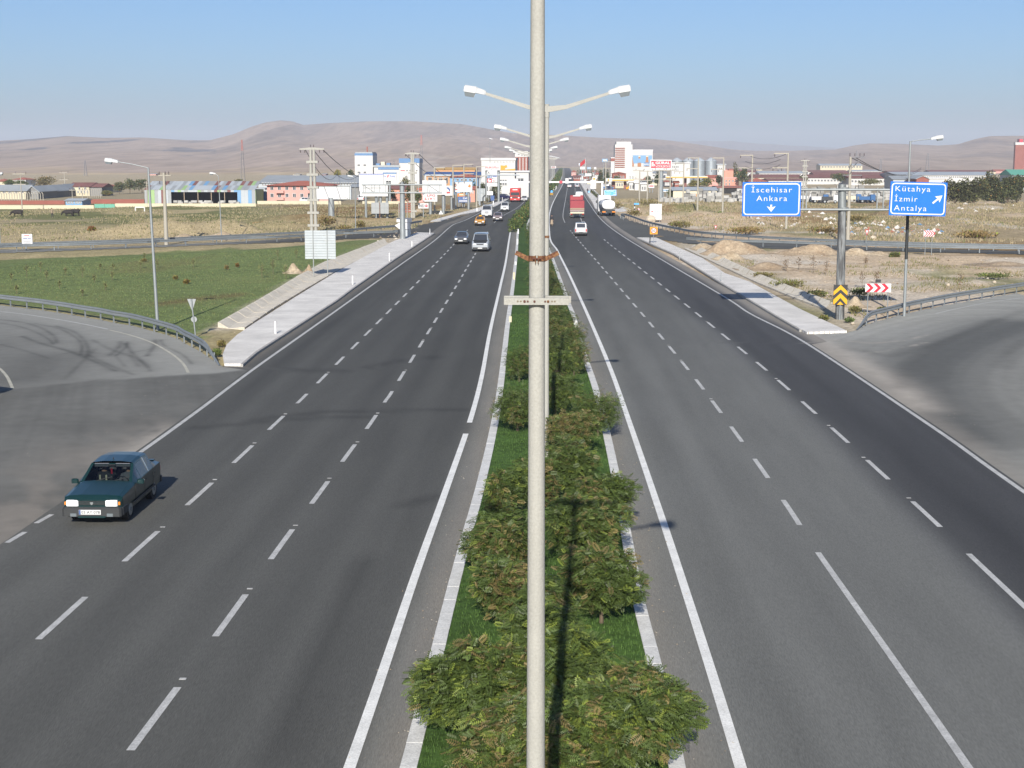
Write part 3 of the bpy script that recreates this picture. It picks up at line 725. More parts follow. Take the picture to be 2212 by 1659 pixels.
# ------------------------------------------------------------------ ground sheets
ROADPTS = [L_ED, R_ED, L_KERB, R_KERB]
GREEN = [(-200, 566), (0, 560), (200, 552), (330, 546), (455, 541), (560, 536), (700, 524), (800, 518), (852, 516), (842, 523), (700, 572), (620, 618), (470, 706), (440, 720), (425, 735), (364, 716), (250, 690), (120, 668), (0, 655), (-200, 640)]
R_SAND = [(1420, 512), (1480, 528), (1650, 545), (2300, 562), (2300, 640), (2000, 662), (1860, 700), (1800, 660), (1620, 588), (1500, 533)]
def smask(u, v, poly):
    return inpoly(u, v, poly).astype(float)
def ground_tint(X, Y):
    u, v = proj(np.stack([X, Y, 0 * X], 1))
    v = np.where(Y < 6, 3000, v)
    n1, n2, n3 = fbm(X * .05, Y * .02, 1), fbm(X * .2, Y * .1, 2), fbm(X * .6, Y * .4, 3)
    jig = (n3 - .5) * 9 + (n2 - .5) * 16
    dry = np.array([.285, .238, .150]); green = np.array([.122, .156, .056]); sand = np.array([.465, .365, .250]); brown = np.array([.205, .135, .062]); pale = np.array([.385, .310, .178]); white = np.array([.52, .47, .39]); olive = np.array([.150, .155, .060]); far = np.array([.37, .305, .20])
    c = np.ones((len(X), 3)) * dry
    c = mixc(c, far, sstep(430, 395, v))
    left = u < 1120
    # left plain: bands of green, brown and pale straw
    bl = mixc(np.ones((len(X), 3)) * dry, brown * 1.05, sstep(.45, .62, fbm(X * .03, Y * .013, 11)))
    bl = mixc(bl, olive, sstep(.36, .46, fbm(X * .018 + 3, Y * .034, 12)) * sstep(440, 452, v + jig * .3) * .95 * sstep(760, 420, u))
    bl = mixc(bl, olive * .9, sstep(.38, .48, fbm(X * .02 + 9, Y * .04, 17)) * sstep(448, 456, v + jig * .2) * sstep(500, 488, v + jig * .3) * sstep(700, 480, u) * .9)
    bl = mixc(bl, pale, sstep(.52, .62, fbm(X * .06, Y * .035, 13)) * .8)
    bl = mixc(bl, pale * .95, sstep(480, 495, v + jig * .5) * .65)
    near_l = sstep(436, 446, v)
    c = np.where(left[:, None], mixc(c, bl, near_l), c)
    # right plain: dry weeds with bare sand and rubble
    br = mixc(np.ones((len(X), 3)) * np.array([.300, .238, .140]), sand, sstep(.45, .60, fbm(X * .045, Y * .02, 21)))
    br = mixc(br, brown * 1.15, sstep(.52, .64, fbm(X * .05 + 7, Y * .025, 22)) * .8)
    br = mixc(br, white, sstep(.60, .70, fbm(X * .09, Y * .05, 23)) * .75)
    br = mixc(br, olive * 1.1, sstep(.58, .68, fbm(X * .06 + 5, Y * .03, 24)) * .7)
    c = np.where((~left)[:, None], mixc(c, br, sstep(425, 440, v)), c)
    # sandy triangle inside the right-hand loop
    s = inpoly(u + jig, v + jig * .4, R_SAND)
    sc = mixc(np.ones((len(X), 3)) * sand, white, sstep(.56, .68, fbm(X * .16, Y * .10, 31)) * .6)
    wk = np.exp(-(linedist(u, v * 2.0, [(1500, 1120), (1700, 1150), (1850, 1220), (1960, 1290), (2050, 1310)]) / 55) ** 2)
    sc = mixc(sc, white * .98, wk * .7 * sstep(.35, .55, fbm(X * .3, Y * .2, 37)))
    wd = np.exp(-(linedist(u, v * 2.0, [(1590, 1180), (1720, 1250), (1800, 1290)]) / 30) ** 2) + np.exp(-(linedist(u, v * 2.0, [(1980, 1190), (2100, 1210), (2240, 1230)]) / 40) ** 2)
    sc = mixc(sc, olive * 1.1, np.clip(wd, 0, 1) * .8 * sstep(.44, .58, fbm(X * .4, Y * .3, 38)))
    c = np.where(s[:, None], sc, c)
    # mown green field inside the left-hand loop
    g = inpoly(u + jig * .4, v + jig * .25, GREEN)
    gc = green * (.82 + .4 * n2)[:, None]
    gc = mixc(gc, np.array([.145, .160, .060]), sstep(.5, .68, n1 * .5 + n2 * .5) * .7)
    gc = mixc(gc, brown * .8, sstep(.64, .74, fbm(X * .12, Y * .05, 41)) * .3)
    tr = np.exp(-(linedist(u, v * 3, [(340, 1968), (420, 1936), (520, 1905)]) / 14) ** 2)
    gc = mixc(gc, brown * .6, tr * .7)
    gc = mixc(gc, dry * .8, sstep(548, 528, v + jig * .3 + (u - 400) * .035) * sstep(640, 450, u) * .75)
    c = np.where(g[:, None], gc, c)
    # trampled earth round the road edges
    pv = np.minimum(linedist(u, v * 1.6, [(x, y * 1.6) for x, y in ((470, 708), (500, 700), (560, 660), (700, 580), (840, 524), (900, 502))]), linedist(u, v * 1.6, [(x, y * 1.6) for x, y in ((1480, 530), (1620, 600), (1790, 665), (1840, 705))]))
    c = mixc(c, np.array([.42, .365, .28]), sstep(26, 8, pv + jig * .6) * .9)
    return c
def near_mask(X, Y):
    d = np.full(X.shape, 1e9)
    for L in (L_ED, R_ED): 
        dd = X - X_at(L, Y); d = np.minimum(d, -dd if L is L_ED else dd) if L is R_ED else -dd
    dl = X_at(L_ED, Y) - X; dr = X - X_at(R_ED, Y)
    d = np.maximum(dl, dr)
    for R in (RAIL_NL, RAIL_NR, FRONT_L, BACK_L, FRONT_R, BACK_R):
        d = np.minimum(d, linedist(X, Y, [(p[0], p[1]) for p in R]))
    for px in (PAV_L, PAV_R):
        P = GP(px); d = np.minimum(d, linedist(X, Y, [(p.x, p.y) for p in P + P[:1]]))
    for poly in (ramp_left_poly, ramp_right_poly):
        d = np.where(inpoly(X, Y, [(p[0], p[1]) for p in poly]), -1, d)
    for px in (PAV_L, PAV_R):
        d = np.where(inpoly(X, Y, [(p.x, p.y) for p in GP(px)]), -1, d)
    return sstep(2.2, 9, d)
def mound_field(X, Y):
    """low spoil banks on the plain"""
    z = 0 * X
    for px, py, rx, ry, h in ((370, 510, 9, 7, .9), (430, 508, 7, 6, .8), (500, 506, 6, 5, 1.1), (300, 512, 8, 5, 1.0), (600, 492, 6, 5, .9), (650, 478, 7, 6, 1.1), (250, 515, 6, 4, .8), (690, 482, 4, 4, .8),
                              (1490, 470, 8, 9, .9), (1400, 460, 7, 9, .8), (1560, 478, 8, 9, .9), (1640, 478, 8, 8, .9), (1480, 455, 7, 8, 1.2), (1700, 470, 10, 10, .8), (1350, 440, 6, 10, .7), (2100, 448, 12, 12, 1.2), (1950, 450, 10, 10, .8)):
        p = G(px, py); r2 = ((X - p.x) / rx) ** 2 + ((Y - p.y) / ry) ** 2
        z = z + h * np.exp(-r2 * 1.6) * (.7 + .6 * fbm(X * .25, Y * .25, 9))
    return z
def sheet(name, xs, ys, zf, material='ground_mix'):
    X, Y = np.meshgrid(xs, ys); Xf, Yf = X.ravel(), Y.ravel()
    return structure(raw_obj(name, np.stack([Xf, Yf, zf(Xf, Yf)], 1), grid_faces(len(ys), len(xs)), M(material), ground_tint(Xf, Yf), True))
def zg(X, Y):
    m = near_mask(X, Y)
    bump = (fbm(X * .12, Y * .12, 51) - .42) * .9 + (fbm(X * .5, Y * .5, 52) - .45) * .35
    u, v = proj(np.stack([X, Y, 0 * X], 1))
    m2 = np.where(inpoly(u, v, GREEN), .16, 1.0)
    far = sstep(330, 300, Y) * sstep(-105, -90, X) * sstep(105, 90, X)
    return -.05 + m * far * (bump * m2 + mound_field(X, Y))
ys = np.concatenate([np.arange(4, 110, .9), np.arange(110, 340, 1.5)])
sheet('ground', np.arange(-108, 108.1, .9), ys, zg)
base = lambda X, Y: np.full(X.shape, -.05)
sheet('ground', np.arange(-108, 109, 9.), np.arange(338.5, 1150, 8.), lambda X, Y: np.full(X.shape, -.055))
sheet('ground', np.concatenate([np.arange(-900, -99, 16.)]), np.arange(-40, 1150, 14.), lambda X, Y: np.full(X.shape, -.06))
sheet('ground', np.concatenate([np.arange(100, 901, 16.)]), np.arange(-40, 1150, 14.), lambda X, Y: np.full(X.shape, -.06))
sheet('ground', np.arange(-108, 109, 9.), np.arange(-60, 9., 6.), lambda X, Y: np.full(X.shape, -.09))

# ------------------------------------------------------------------ hills: the ground rises to them behind the town
SIL = [(-2600, 318), (-1500, 300), (-700, 312), (-300, 305), (0, 306), (100, 300), (170, 294), (250, 298), (330, 297), (420, 303), (470, 303), (520, 290), (560, 273), (590, 264), (620, 260), (645, 262), (668, 270), (720, 266), (800, 262), (900, 262), (1000, 268), (1060, 279), (1110, 288), (1218, 292.6), (1293, 297.6), (1343, 299), (1403, 300), (1443, 304), (1503, 312.6), (1568, 322.6), (1620, 326), (1700, 325.5), (1787, 323), (1825, 314.4), (1858, 309.8), (1915, 310.5), (2004, 314.4), (2045, 311.8), (2081, 300.3), (2112, 294), (2212, 293), (2500, 300), (3200, 290), (4800, 310)]
BASEY = [(-2600, 377), (0, 377.5), (600, 377), (1000, 374), (1120, 368), (1180, 362.5), (1260, 362.5), (1330, 367), (1600, 372.5), (2212, 373), (4800, 374)]
RDIST = [(-2600, 3000), (0, 3000), (450, 3200), (620, 3400), (900, 3300), (1100, 3300), (1400, 3600), (1600, 3600), (1750, 3300), (2000, 3000), (4800, 3000)]
us = np.concatenate([np.arange(-2600, -200, 40), np.arange(-200, 2412, 7), np.arange(2412, 4800, 40)])
ts = np.concatenate([np.linspace(0, 1, 70), np.linspace(1.03, 1.6, 12)])
silz = np.interp(us, *zip(*SIL)); basy = np.interp(us, *zip(*BASEY)); rd = np.interp(us, *zip(*RDIST))
dirs = np.stack([FWD[None, :] + RGT[None, :] * ((u - 1106) / FPX) for u in us])[:, 0] if False else np.array([FWD + RGT * ((u - 1106) / FPX) for u in us])
hd = dirs[:, :2] / np.linalg.norm(dirs[:, :2], axis=1)[:, None]
HX, HY, HZ = [], [], []
for k, u in enumerate(us):
    d0 = G(u, basy[k]); r0 = math.hypot(d0.x, d0.y)
    rr = r0 + (rd[k] - r0) * ts
    d = ray(u, silz[k]); zr = CAM_H + d[2] * rd[k] / math.hypot(d[0], d[1])
    HX.append(hd[k, 0] * rr); HY.append(hd[k, 1] * rr)
    prof = np.where(ts <= 1, .25 * ts + .75 * ts ** 1.9, 1 - (ts - 1) * .5)
    HZ.append(zr * prof)
HX, HY, HZ = (np.array(a).T for a in (HX, HY, HZ))
amp = (np.sin(np.pi * np.clip(ts, 0, 1)) ** .8)[:, None]
ridge = 1 - np.abs(fbm(HX * .0065, HY * .0007, 61, 5) - .5) * 2.6
HZ = HZ * (1 + amp * (ridge - .55) * .32) + amp * (fbm(HX * .018, HY * .0022, 62) - .5) * 8
HZ[0] = -.5
T2 = np.repeat(ts[:, None], len(us), 1); U2 = np.repeat(us[None, :], len(ts), 0)
hc = np.ones(HX.shape + (3,)) * np.array([.315, .246, .194])
hc *= (.9 + .25 * fbm(HX * .006, HY * .0008, 63))[..., None]
rocky = sstep(.53, .60, fbm(HX * .013, HY * .0030, 64, 5)) * sstep(.2, .4, T2) * np.where(U2 < 480, 1.0, .35)
hc = mixc(hc, np.array([.125, .118, .125]), rocky * .95)
palef = sstep(.60, .68, fbm(HX * .004 + 5, HY * .002, 65)) * sstep(.5, .1, T2)
hc = mixc(hc, np.array([.40, .31, .20]), palef * .7)
hc = mixc(hc, np.array([.42, .33, .20]), sstep(.06, .02, T2) * .8)
scar = sstep(.60, .66, fbm(HX * .012, HY * .004, 66)) * np.exp(-((U2 - 1000) / 110) ** 2) * sstep(.7, .3, T2)
hc = mixc(hc, np.array([.46, .40, .34]), scar * .6)
structure(raw_obj('hills', np.stack([HX, HY, HZ], -1).reshape(-1, 3), grid_faces(len(ts), len(us)), M('hill_mix'), hc.reshape(-1, 3), True))
# the blue mountain far away on the right, behind a dip of the hills
us2 = np.arange(1250, 2300, 12.); s2 = np.interp(us2, [1250, 1380, 1450, 1520, 1580, 1640, 1720, 1800, 1900, 2050, 2300], [345, 318, 305, 303, 304, 309, 314, 318, 322, 330, 345])
r2 = np.linspace(0, 1, 14); MX, MY, MZ = [], [], []
for k, u in enumerate(us2):
    d = ray(u, s2[k] + 1.5 * vnoise(np.array(u * .05), np.array(1.), 3)); hdir = d[:2] / np.hypot(d[0], d[1]); R = 7400.
    zt = CAM_H + d[2] * R / math.hypot(d[0], d[1]); rr = 6000 + (R - 6000) * r2
    MX.append(hdir[0] * rr); MY.append(hdir[1] * rr); MZ.append(np.maximum(zt, 4) * r2 ** 1.3 - .4)
MX, MY, MZ = (np.array(a).T for a in (MX, MY, MZ))
structure(raw_obj('mountain', np.stack([MX, MY, MZ], -1).reshape(-1, 3), grid_faces(14, len(us2)), M('hill_mix'), np.ones((MX.size, 3)) * np.array([.16, .15, .14]), True))
sheet('ground', np.arange(-300, 301, 30.), np.arange(1140, 2500, 40.), lambda X, Y: np.full(X.shape, -.062))
# ------------------------------------------------------------------ guard rails
TENS = ['twenty', 'thirty', 'forty', 'fifty']
ORD = ['first', 'second', 'third', 'fourth', 'fifth', 'sixth', 'seventh', 'eighth', 'ninth', 'tenth', 'eleventh', 'twelfth', 'thirteenth', 'fourteenth', 'fifteenth', 'sixteenth', 'seventeenth', 'eighteenth', 'nineteenth', 'twentieth', 'twentieth'][:20]
ORD = ORD[:20] + ['%s-%s' % (TENS[k // 10 - 2], ORD[k % 10]) if k % 10 < 9 else ['thirtieth', 'fortieth', 'fiftieth', 'sixtieth'][k // 10 - 2] for k in range(20, 60)]
post_me = MB().box((0, 0, .30), (.10, .06, .70)).mesh('post', M('rail_steel'))
def guard_rail(P, label, side, spacing=2.0, drop_start=0, drop_end=0, step=1.0, posts=True):
    root = thing('guard_rail', label, 'guard rail', (0, 0, 0), 0, 'guard rails along the ramps')
    L = smooth_line([Vector((p[0], p[1], 0)) for p in P], step); n = len(L)
    s = np.linspace(0, (n - 1) * step, n)
    h = np.ones(n)
    if drop_start: h = np.minimum(h, sstep(-.6, drop_start, s))
    if drop_end: h = np.minimum(h, sstep(-.6, drop_end, s[-1] - s))
    prof = [(.02, .46), (.085, .49), (.085, .55), (.025, .60), (.025, .63), (.085, .68), (.085, .74), (.02, .77), (.0, .77), (.06, .73), (.06, .69), (.0, .64), (.0, .59), (.06, .54), (.06, .50), (.0, .46)]
    V = []
    for o, z in prof:
        q = offset(L, side * (o + .06)); q[:, 2] = .03 + (z - .03) * h if False else z * h + (1 - h) * .02; V.append(q)
    m = len(prof); i = np.arange(n - 1); F = []
    for k in range(m):
        a, b = k * n, ((k + 1) % m) * n
        F.append(np.stack([a + i, b + i, b + i + 1, a + i + 1], 1))
    raw_obj('rail_beam', np.concatenate(V), np.concatenate(F), M('rail_steel'), parent=root)
    if posts:
        d = spacing * .6
        while d < s[-1] - .3:
            x, y = np.interp(d, s, L[:, 0]), np.interp(d, s, L[:, 1]); hh = np.interp(d, s, h)
            if hh > .35:
                o = bpy.data.objects.new('post', post_me); C.objects.link(o); o.parent = root; o.location = (x, y, -.08 - (1 - hh) * .3)
                x2, y2 = np.interp(d + .3, s, L[:, 0]), np.interp(d + .3, s, L[:, 1]); o.rotation_euler.z = math.atan2(y2 - y, x2 - x)
            d += spacing
    return root
guard_rail(RAIL_NL, 'curved steel guard rail round the skid-marked ramp below the green field', 1, 1.95, drop_end=4)
guard_rail(RAIL_NR, 'curved steel guard rail rising from the ground beside the red arrow board', 1, 2.0, drop_start=4)
guard_rail(FRONT_L, 'long guard rail on the near side of the ramp above the green field', 1, 4.0)
guard_rail(BACK_L, 'guard rail on the far side of the ramp below the dirt mounds', 1, 4.0)
guard_rail(END_L, 'short piece of curved guard rail behind the empty gantry post', 1, 1.5)
guard_rail(BACK_R, 'long guard rail with a folded end beside the tanker lorry', 1, 2.6)
guard_rail(FRONT_R, 'guard rail between the spoil heaps and the dark ramp', 1, 4.0)

# ------------------------------------------------------------------ street lamps
def lamp_head(parent, p, dx, dz, length, rz=0.0, w=.30, matname='lamp_shell'):
    """a lantern whose axis leaves p along (dx, dz) in the local XZ plane"""
    a = math.atan2(dz, dx); ca, sa = math.cos(a), math.sin(a)
    up = 1 if dx > 0 else -1
    def T(t, yy, zz): return (p[0] + t * ca - zz * sa * up, p[1] + yy, p[2] + t * sa + zz * abs(ca))
    secs = [(0, .055, -.05, .06), (.06, .085, -.06, .09), (.40 * length, w / 2 * .85, -.05, .13), (.48 * length, w / 2, -.06, .155), (.96 * length, w / 2, -.06, .15), (length, w / 2 * .9, -.05, .12)]
    mb = MB(); vs = []
    for t, hw, z0, z1 in secs: vs += [T(t, -hw, z0), T(t, hw, z0), T(t, hw * .95, z1 * .75), T(t, hw * .6, z1), T(t, -hw * .6, z1), T(t, -hw * .95, z1 * .75)]
    fs = []
    for k in range(len(secs) - 1): fs += [(k * 6 + i, k * 6 + (i + 1) % 6, k * 6 + 6 + (i + 1) % 6, k * 6 + 6 + i) for i in range(6)]
    fs += [(5, 4, 3, 2, 1, 0), tuple(range(len(secs) * 6 - 6, len(secs) * 6))]
    mb.add(vs, fs); o = mb.build('lamp_head', M(matname), parent)
    ms = MB(); vs = []
    for t, hw, z in ((.48, .9, -.055), (.53, .82, -.19), (.90, .82, -.19), (.96, .9, -.055)):
        vs += [T(t * length, -w / 2 * hw, z), T(t * length, w / 2 * hw, z)]
    ms.add(vs, [(0, 1, 3, 2), (2, 3, 5, 4), (4, 5, 7, 6), (0, 2, 4, 6), (1, 7, 5, 3), (0, 6, 7, 1)])
    ms.build('lens', M('lens_glass'), o)
    return o
def double_lamp(h, detail):
    t = thing('street_lamp', 'x', 'street lamp')
    n = 24 if detail else 10
    pm = M('pole_concrete')
    MB().cyl((0, 0, -.1), (0, 0, h), .108, .066, n).build('pole', pm, t, True)
    MB().cyl((0, 0, h - .35), (0, 0, h + .07), .082, .078, n).build('collar', pm, t, True)
    for s in (-1, 1):
        e = 2.0; r = .47
        mb = MB(); sec = [(.03, -.14, .13), (.6, -.04, .09), (1.3, .19, .075), (e, .42, .06)]
        vs = []
        for x, z, hh in sec: vs += [(s * x, -hh * .6, h - .05 + z), (s * x, hh * .6, h - .05 + z), (s * x, hh * .55, h - .05 + z + hh * 1.5), (s * x, -hh * .55, h - .05 + z + hh * 1.5)]
        fs = []
        for k in range(3): fs += [(k * 4 + i, k * 4 + (i + 1) % 4, k * 4 + 4 + (i + 1) % 4, k * 4 + 4 + i) for i in range(4)]
        fs += [(0, 3, 2, 1), (12, 13, 14, 15)]
        if s > 0: fs = [tuple(reversed(f)) for f in fs]
        mb.add(vs, fs).build('arm', pm, t)
        lamp_head(t, (s * (e - .04), 0, h + .42), s, .16, .72)
    return t
def med_x(Y):
    return float(np.interp(Y, [14, 47, 79.5, 113, 146, 200, 330, 500, 900, 2000], [-.255, -.55, -1.15, -2.3, -3.3, -4.6, -6.2, -4.9, -4.0, -3.9]))
lamp_near = double_lamp(11.75, True); lamp_near.location = (med_x(13.95), 13.95, 0)
lamp_near['label'] = 'tall pale concrete lamp post in the foreground with rusty clamp and white crossbar'; lamp_near['group'] = 'double-armed street lamps along the median'
lamp_far = double_lamp(11.6, False)
ly = [46.9, 79.5, 113, 146.5, 180, 213, 246, 279, 312] + [345 + 33 * k for k in range(12)]
lh = [1.0, .965, .95, .925, .92, .915] + [.91] * 20
for k, y in enumerate(ly):
    o = lamp_far if k == 0 else copy_tree(lamp_far)
    o.location = (med_x(y), y, 0); o.scale = (1, 1, lh[k])
    o['label'] = 'double-armed concrete street lamp, %s one behind the foreground post along the median' % ORD[k]
    o['group'] = 'double-armed street lamps along the median'
# rusty clamp and crossbar on the foreground post
P1 = Vector((med_x(13.95), 13.95, 0))
zc, zb = ztop(P1, 557.6), ztop(P1, 648.4)
r1 = .108 + (.066 - .108) * zc / 11.75
for s in (-1, 1):
    mb = MB(); n = 9; vs = []
    for k in range(n):
        a = -math.pi / 2 + s * (.16 + (math.pi - .32) * k / (n - 1))
        for rr in (r1 + .002, r1 + .009):
            for z in (-.026, .026): vs.append((math.cos(a) * rr, math.sin(a) * rr, zc + z))
    fs = []
    for k in range(n - 1):
        b = k * 4; fs += [(b, b + 4, b + 5, b + 1), (b + 2, b + 3, b + 7, b + 6), (b + 1, b + 5, b + 7, b + 3), (b, b + 2, b + 6, b + 4)]
    fs += [(0, 1, 3, 2), (b + 4, b + 6, b + 7, b + 5)]
    mb.add(vs, fs).build('clamp_band', M('rust'), lamp_near)
    MB().box((s * .012, -r1 - .02, zc - .006), (.006, .045, .075), rz=s * .1).build('clamp_lug', M('rust'), lamp_near)
    MB().box((s * (r1 + .062), -.01, zc + .020), (.155, .012, .044), ry=-s * .45).build('clamp_arm', M('rust'), lamp_near)
MB().cyl((-.04, -r1 - .025, zc), (.04, -r1 - .025, zc), .009, n=8).build('clamp_bolt', M('bolt_rust'), lamp_near)
r2 = .108 + (.066 - .108) * zb / 11.75
bar = MB().bevbox((-.002, -r2 - .028, zb), (.63, .055, .066), .004).build('crossbar', M('pole_concrete'), lamp_near)
MB().bevbox((.004, r2 + .028, zb), (.66, .055, .066), .004).build('crossbar', M('pole_concrete'), lamp_near)
for x, r, m in ((-.183, .009, 'hole_dark'), (-.153, .009, 'hole_dark'), (-.117, .0125, 'bolt_rust'), (-.086, .0095, 'bolt_rust'), (-.021, .011, 'bolt_rust'), (.082, .009, 'bolt_rust'), (.110, .0125, 'rust'), (.149, .009, 'hole_dark'), (.175, .009, 'hole_dark')):
    MB().cyl((x, -r2 - .0575, zb + .001), (x, -r2 - (.0585 if m == 'hole_dark' else .066), zb + .001), r, n=10).build('bolt', M(m), bar)
# brace bands on the second pole
for z in (7.4,): MB().cyl((0, 0, z), (0, 0, z + .07), .098, n=12).build('band', M('rust'), lamp_far)

def single_lamp(px, base, top, arm_px, label, r=.085, lean=0.0, twisted=False, dark_part=None):
    P = G(*base); h = ztop(P, top); zc = depth((P.x, P.y, h)); L = (arm_px[0] - px) * zc / FPX; dz = -(arm_px[1] - top) * zc / FPX
    t = thing('lamp_post', label, 'lamp post', P, 0, 'single-armed lamp posts beside the ramps')
    t.rotation_euler.y = lean
    MB().cyl((0, 0, -.1), (0, 0, h), r, r * .6, 12).build('pole', M('galvanised'), t, True)
    if dark_part: MB().cyl((0, 0, h * dark_part[0]), (0, 0, h * dark_part[1]), r * 1.03, r * .98, 12).build('dark_section', M('black_trim'), t, True)  # black sleeve round the given part of the pole's height
    s = 1 if L > 0 else -1; e = abs(L) - .62
    MB().tube([(0, 0, h - .02), (s * e * .5, 0, h + dz * .52), (s * e, 0, h + dz * .92)], .028, 8).build('arm', M('galvanised'), t, True)
    lamp_head(t, (s * (e - .05), 0, h + dz * .92), s, .13, .78)
    return t
single_lamp(329, (341, 712), 362, (240, 347), 'tall grey lamp post standing behind the curved guard rail at the green field', .10, -.022)
single_lamp(1951, (1953, 683), 305, (2017, 300), 'tall grey lamp post reaching up beside the Kütahya sign', .10, -.006, dark_part=(.33, .62))
single_lamp(477, (479, 521), 381, (460, 375), 'thin grey lamp post in front of the patchwork shed', .075, -.02)
single_lamp(766, (768.5, 499), 387, (752, 381), 'thin lamp post between the figure billboard and the ramp', .07)
single_lamp(1, (1, 534), 398, (13, 375), 'lamp post at the very edge beside the small white board', .075)
single_lamp(1057.5, (1058.7, 436), 306, (1057, 300), 'very tall slim lamp post in front of the shop pylon', .09)

# ------------------------------------------------------------------ flat boards and their print
def fit_text(s, x0, z0, x1, z1, m, parent, y, name='lettering', spacing=1.0, bold=.0):
    o = lettering(s, 1.0, M(m), parent, (0, y, 0), spacing, bold=bold, name=name)
    me = o.data; n = len(me.vertices); a = np.empty(n * 3, np.float32); me.vertices.foreach_get('co', a); a = a.reshape(-1, 3)
    lo, hi = a.min(0), a.max(0)
    a[:, 0] = x0 + (a[:, 0] - lo[0]) / max(hi[0] - lo[0], 1e-6) * (x1 - x0); a[:, 1] = z0 + (a[:, 1] - lo[1]) / max(hi[1] - lo[1], 1e-6) * (z1 - z0)
    me.vertices.foreach_set('co', a.ravel()); me.update(); return o
def ring_frame(w, h, t, r, yf, th=.012):
    """rounded rectangular frame as flat print of small thickness, centred on the origin, facing -Y"""
    def loop(w, h, r):
        out = []
        for cx, cz, a0 in ((w / 2 - r, h / 2 - r, 0), (-w / 2 + r, h / 2 - r, 90), (-w / 2 + r, -h / 2 + r, 180), (w / 2 - r, -h / 2 + r, 270)):
            for k in range(5):
                a = math.radians(a0 + 22.5 * k); out.append((cx + r * math.cos(a), cz + r * math.sin(a)))
        return out
    A, B = loop(w, h, r), loop(w - 2 * t, h - 2 * t, max(r - t, .01)); n = len(A)
    vs = [(x, yf, z) for x, z in A] + [(x, yf, z) for x, z in B] + [(x, yf + th, z) for x, z in A]
    fs = [(i, (i + 1) % n, n + (i + 1) % n, n + i) for i in range(n)] + [((i + 1) % n, i, 2 * n + i, 2 * n + (i + 1) % n) for i in range(n)]
    return MB().add(vs, [tuple(reversed(f)) for f in fs])
class Board:
    """a board on posts; u, v are places on it in photo pixels"""
    def __init__(s, name, label, cat, x0, y0, x1, y1, yb, posts=(), pr=.09, m='board_white', thick=.12, rz=0.0, group=None, frame=None, post_m='galvanised', panel_name='panel', base_x=None):
        s.P = G((x0 + x1) / 2 if base_x is None else base_x, yb)
        if base_x is not None: s.P = Vector((at_Y((x0 + x1) / 2, yb, s.P.y).x, s.P.y, 0))
        s.z1, s.z0 = ztop(s.P, y0), ztop(s.P, y1)
        s.zc = depth((s.P.x, s.P.y, (s.z0 + s.z1) / 2)); s.k = s.zc / FPX
        s.w = (x1 - x0) * s.k; s.h = s.z1 - s.z0; s.cu, s.v0, s.v1 = (x0 + x1) / 2, y0, y1
        s.t = thing(name, label, cat, s.P, rz, group); s.thick = thick
        if panel_name: s.panel = MB().box((0, 0, (s.z0 + s.z1) / 2), (s.w, thick, s.h)).build(panel_name, M(m), s.t)
        for px in posts:
            X = (px - s.cu) * s.k; MB().cyl((X, thick / 2 + pr * .9, -.1), (X, thick / 2 + pr * .9, s.z1 - .1 * s.h), pr, n=10).build('post', M(post_m), s.t, True)
        if frame:
            f = .05 * min(s.w, s.h) if frame is True else frame
            for c, d in (((0, s.z1 - f / 2), (s.w + .02, f)), ((0, s.z0 + f / 2), (s.w + .02, f)), ((-s.w / 2 + f / 2, (s.z0 + s.z1) / 2), (f, s.h)), ((s.w / 2 - f / 2, (s.z0 + s.z1) / 2), (f, s.h))):
                MB().box((c[0], -thick / 2 - .02, c[1]), (d[0], .05, d[1])).build('frame', M('dull_steel'), s.t)
        s.layer = 0
    def L(s, u, v): return (u - s.cu) * s.k, s.z1 - (v - s.v0) / (s.v1 - s.v0) * s.h
    def y(s): s.layer += 1; return -s.thick / 2 - .006 * s.layer
    def text(s, txt, u0, v0, u1, v1, m, bold=.0, spacing=1.0):
        a, b = s.L(u0, v1), s.L(u1, v0); return fit_text(txt, a[0], a[1], b[0], b[1], m, s.t, s.y() - .01, bold=bold, spacing=spacing)
    def rect(s, u0, v0, u1, v1, m, name='colour_field'):
        a, b = s.L(u0, v1), s.L(u1, v0); y = s.y()
        return MB().box(((a[0] + b[0]) / 2, y, (a[1] + b[1]) / 2), (b[0] - a[0], .010, b[1] - a[1])).build(name, M(m), s.t)
    def poly(s, pts, m, name='printed_shape'):
        q = [s.L(*p) for p in pts]; y = s.y(); a = sum(q[i][0] * q[(i + 1) % len(q)][1] - q[(i + 1) % len(q)][0] * q[i][1] for i in range(len(q)))
        if a < 0: q.reverse()
        return MB().prism(q, y, y + .010).build(name, M(m), s.t)
    def disc(s, u, v, r, m, name='disc', n=18, sq=1.0):
        return s.poly([(u + r * math.cos(2 * math.pi * k / n), v + r * sq * math.sin(2 * math.pi * k / n)) for k in range(n)], m, name)

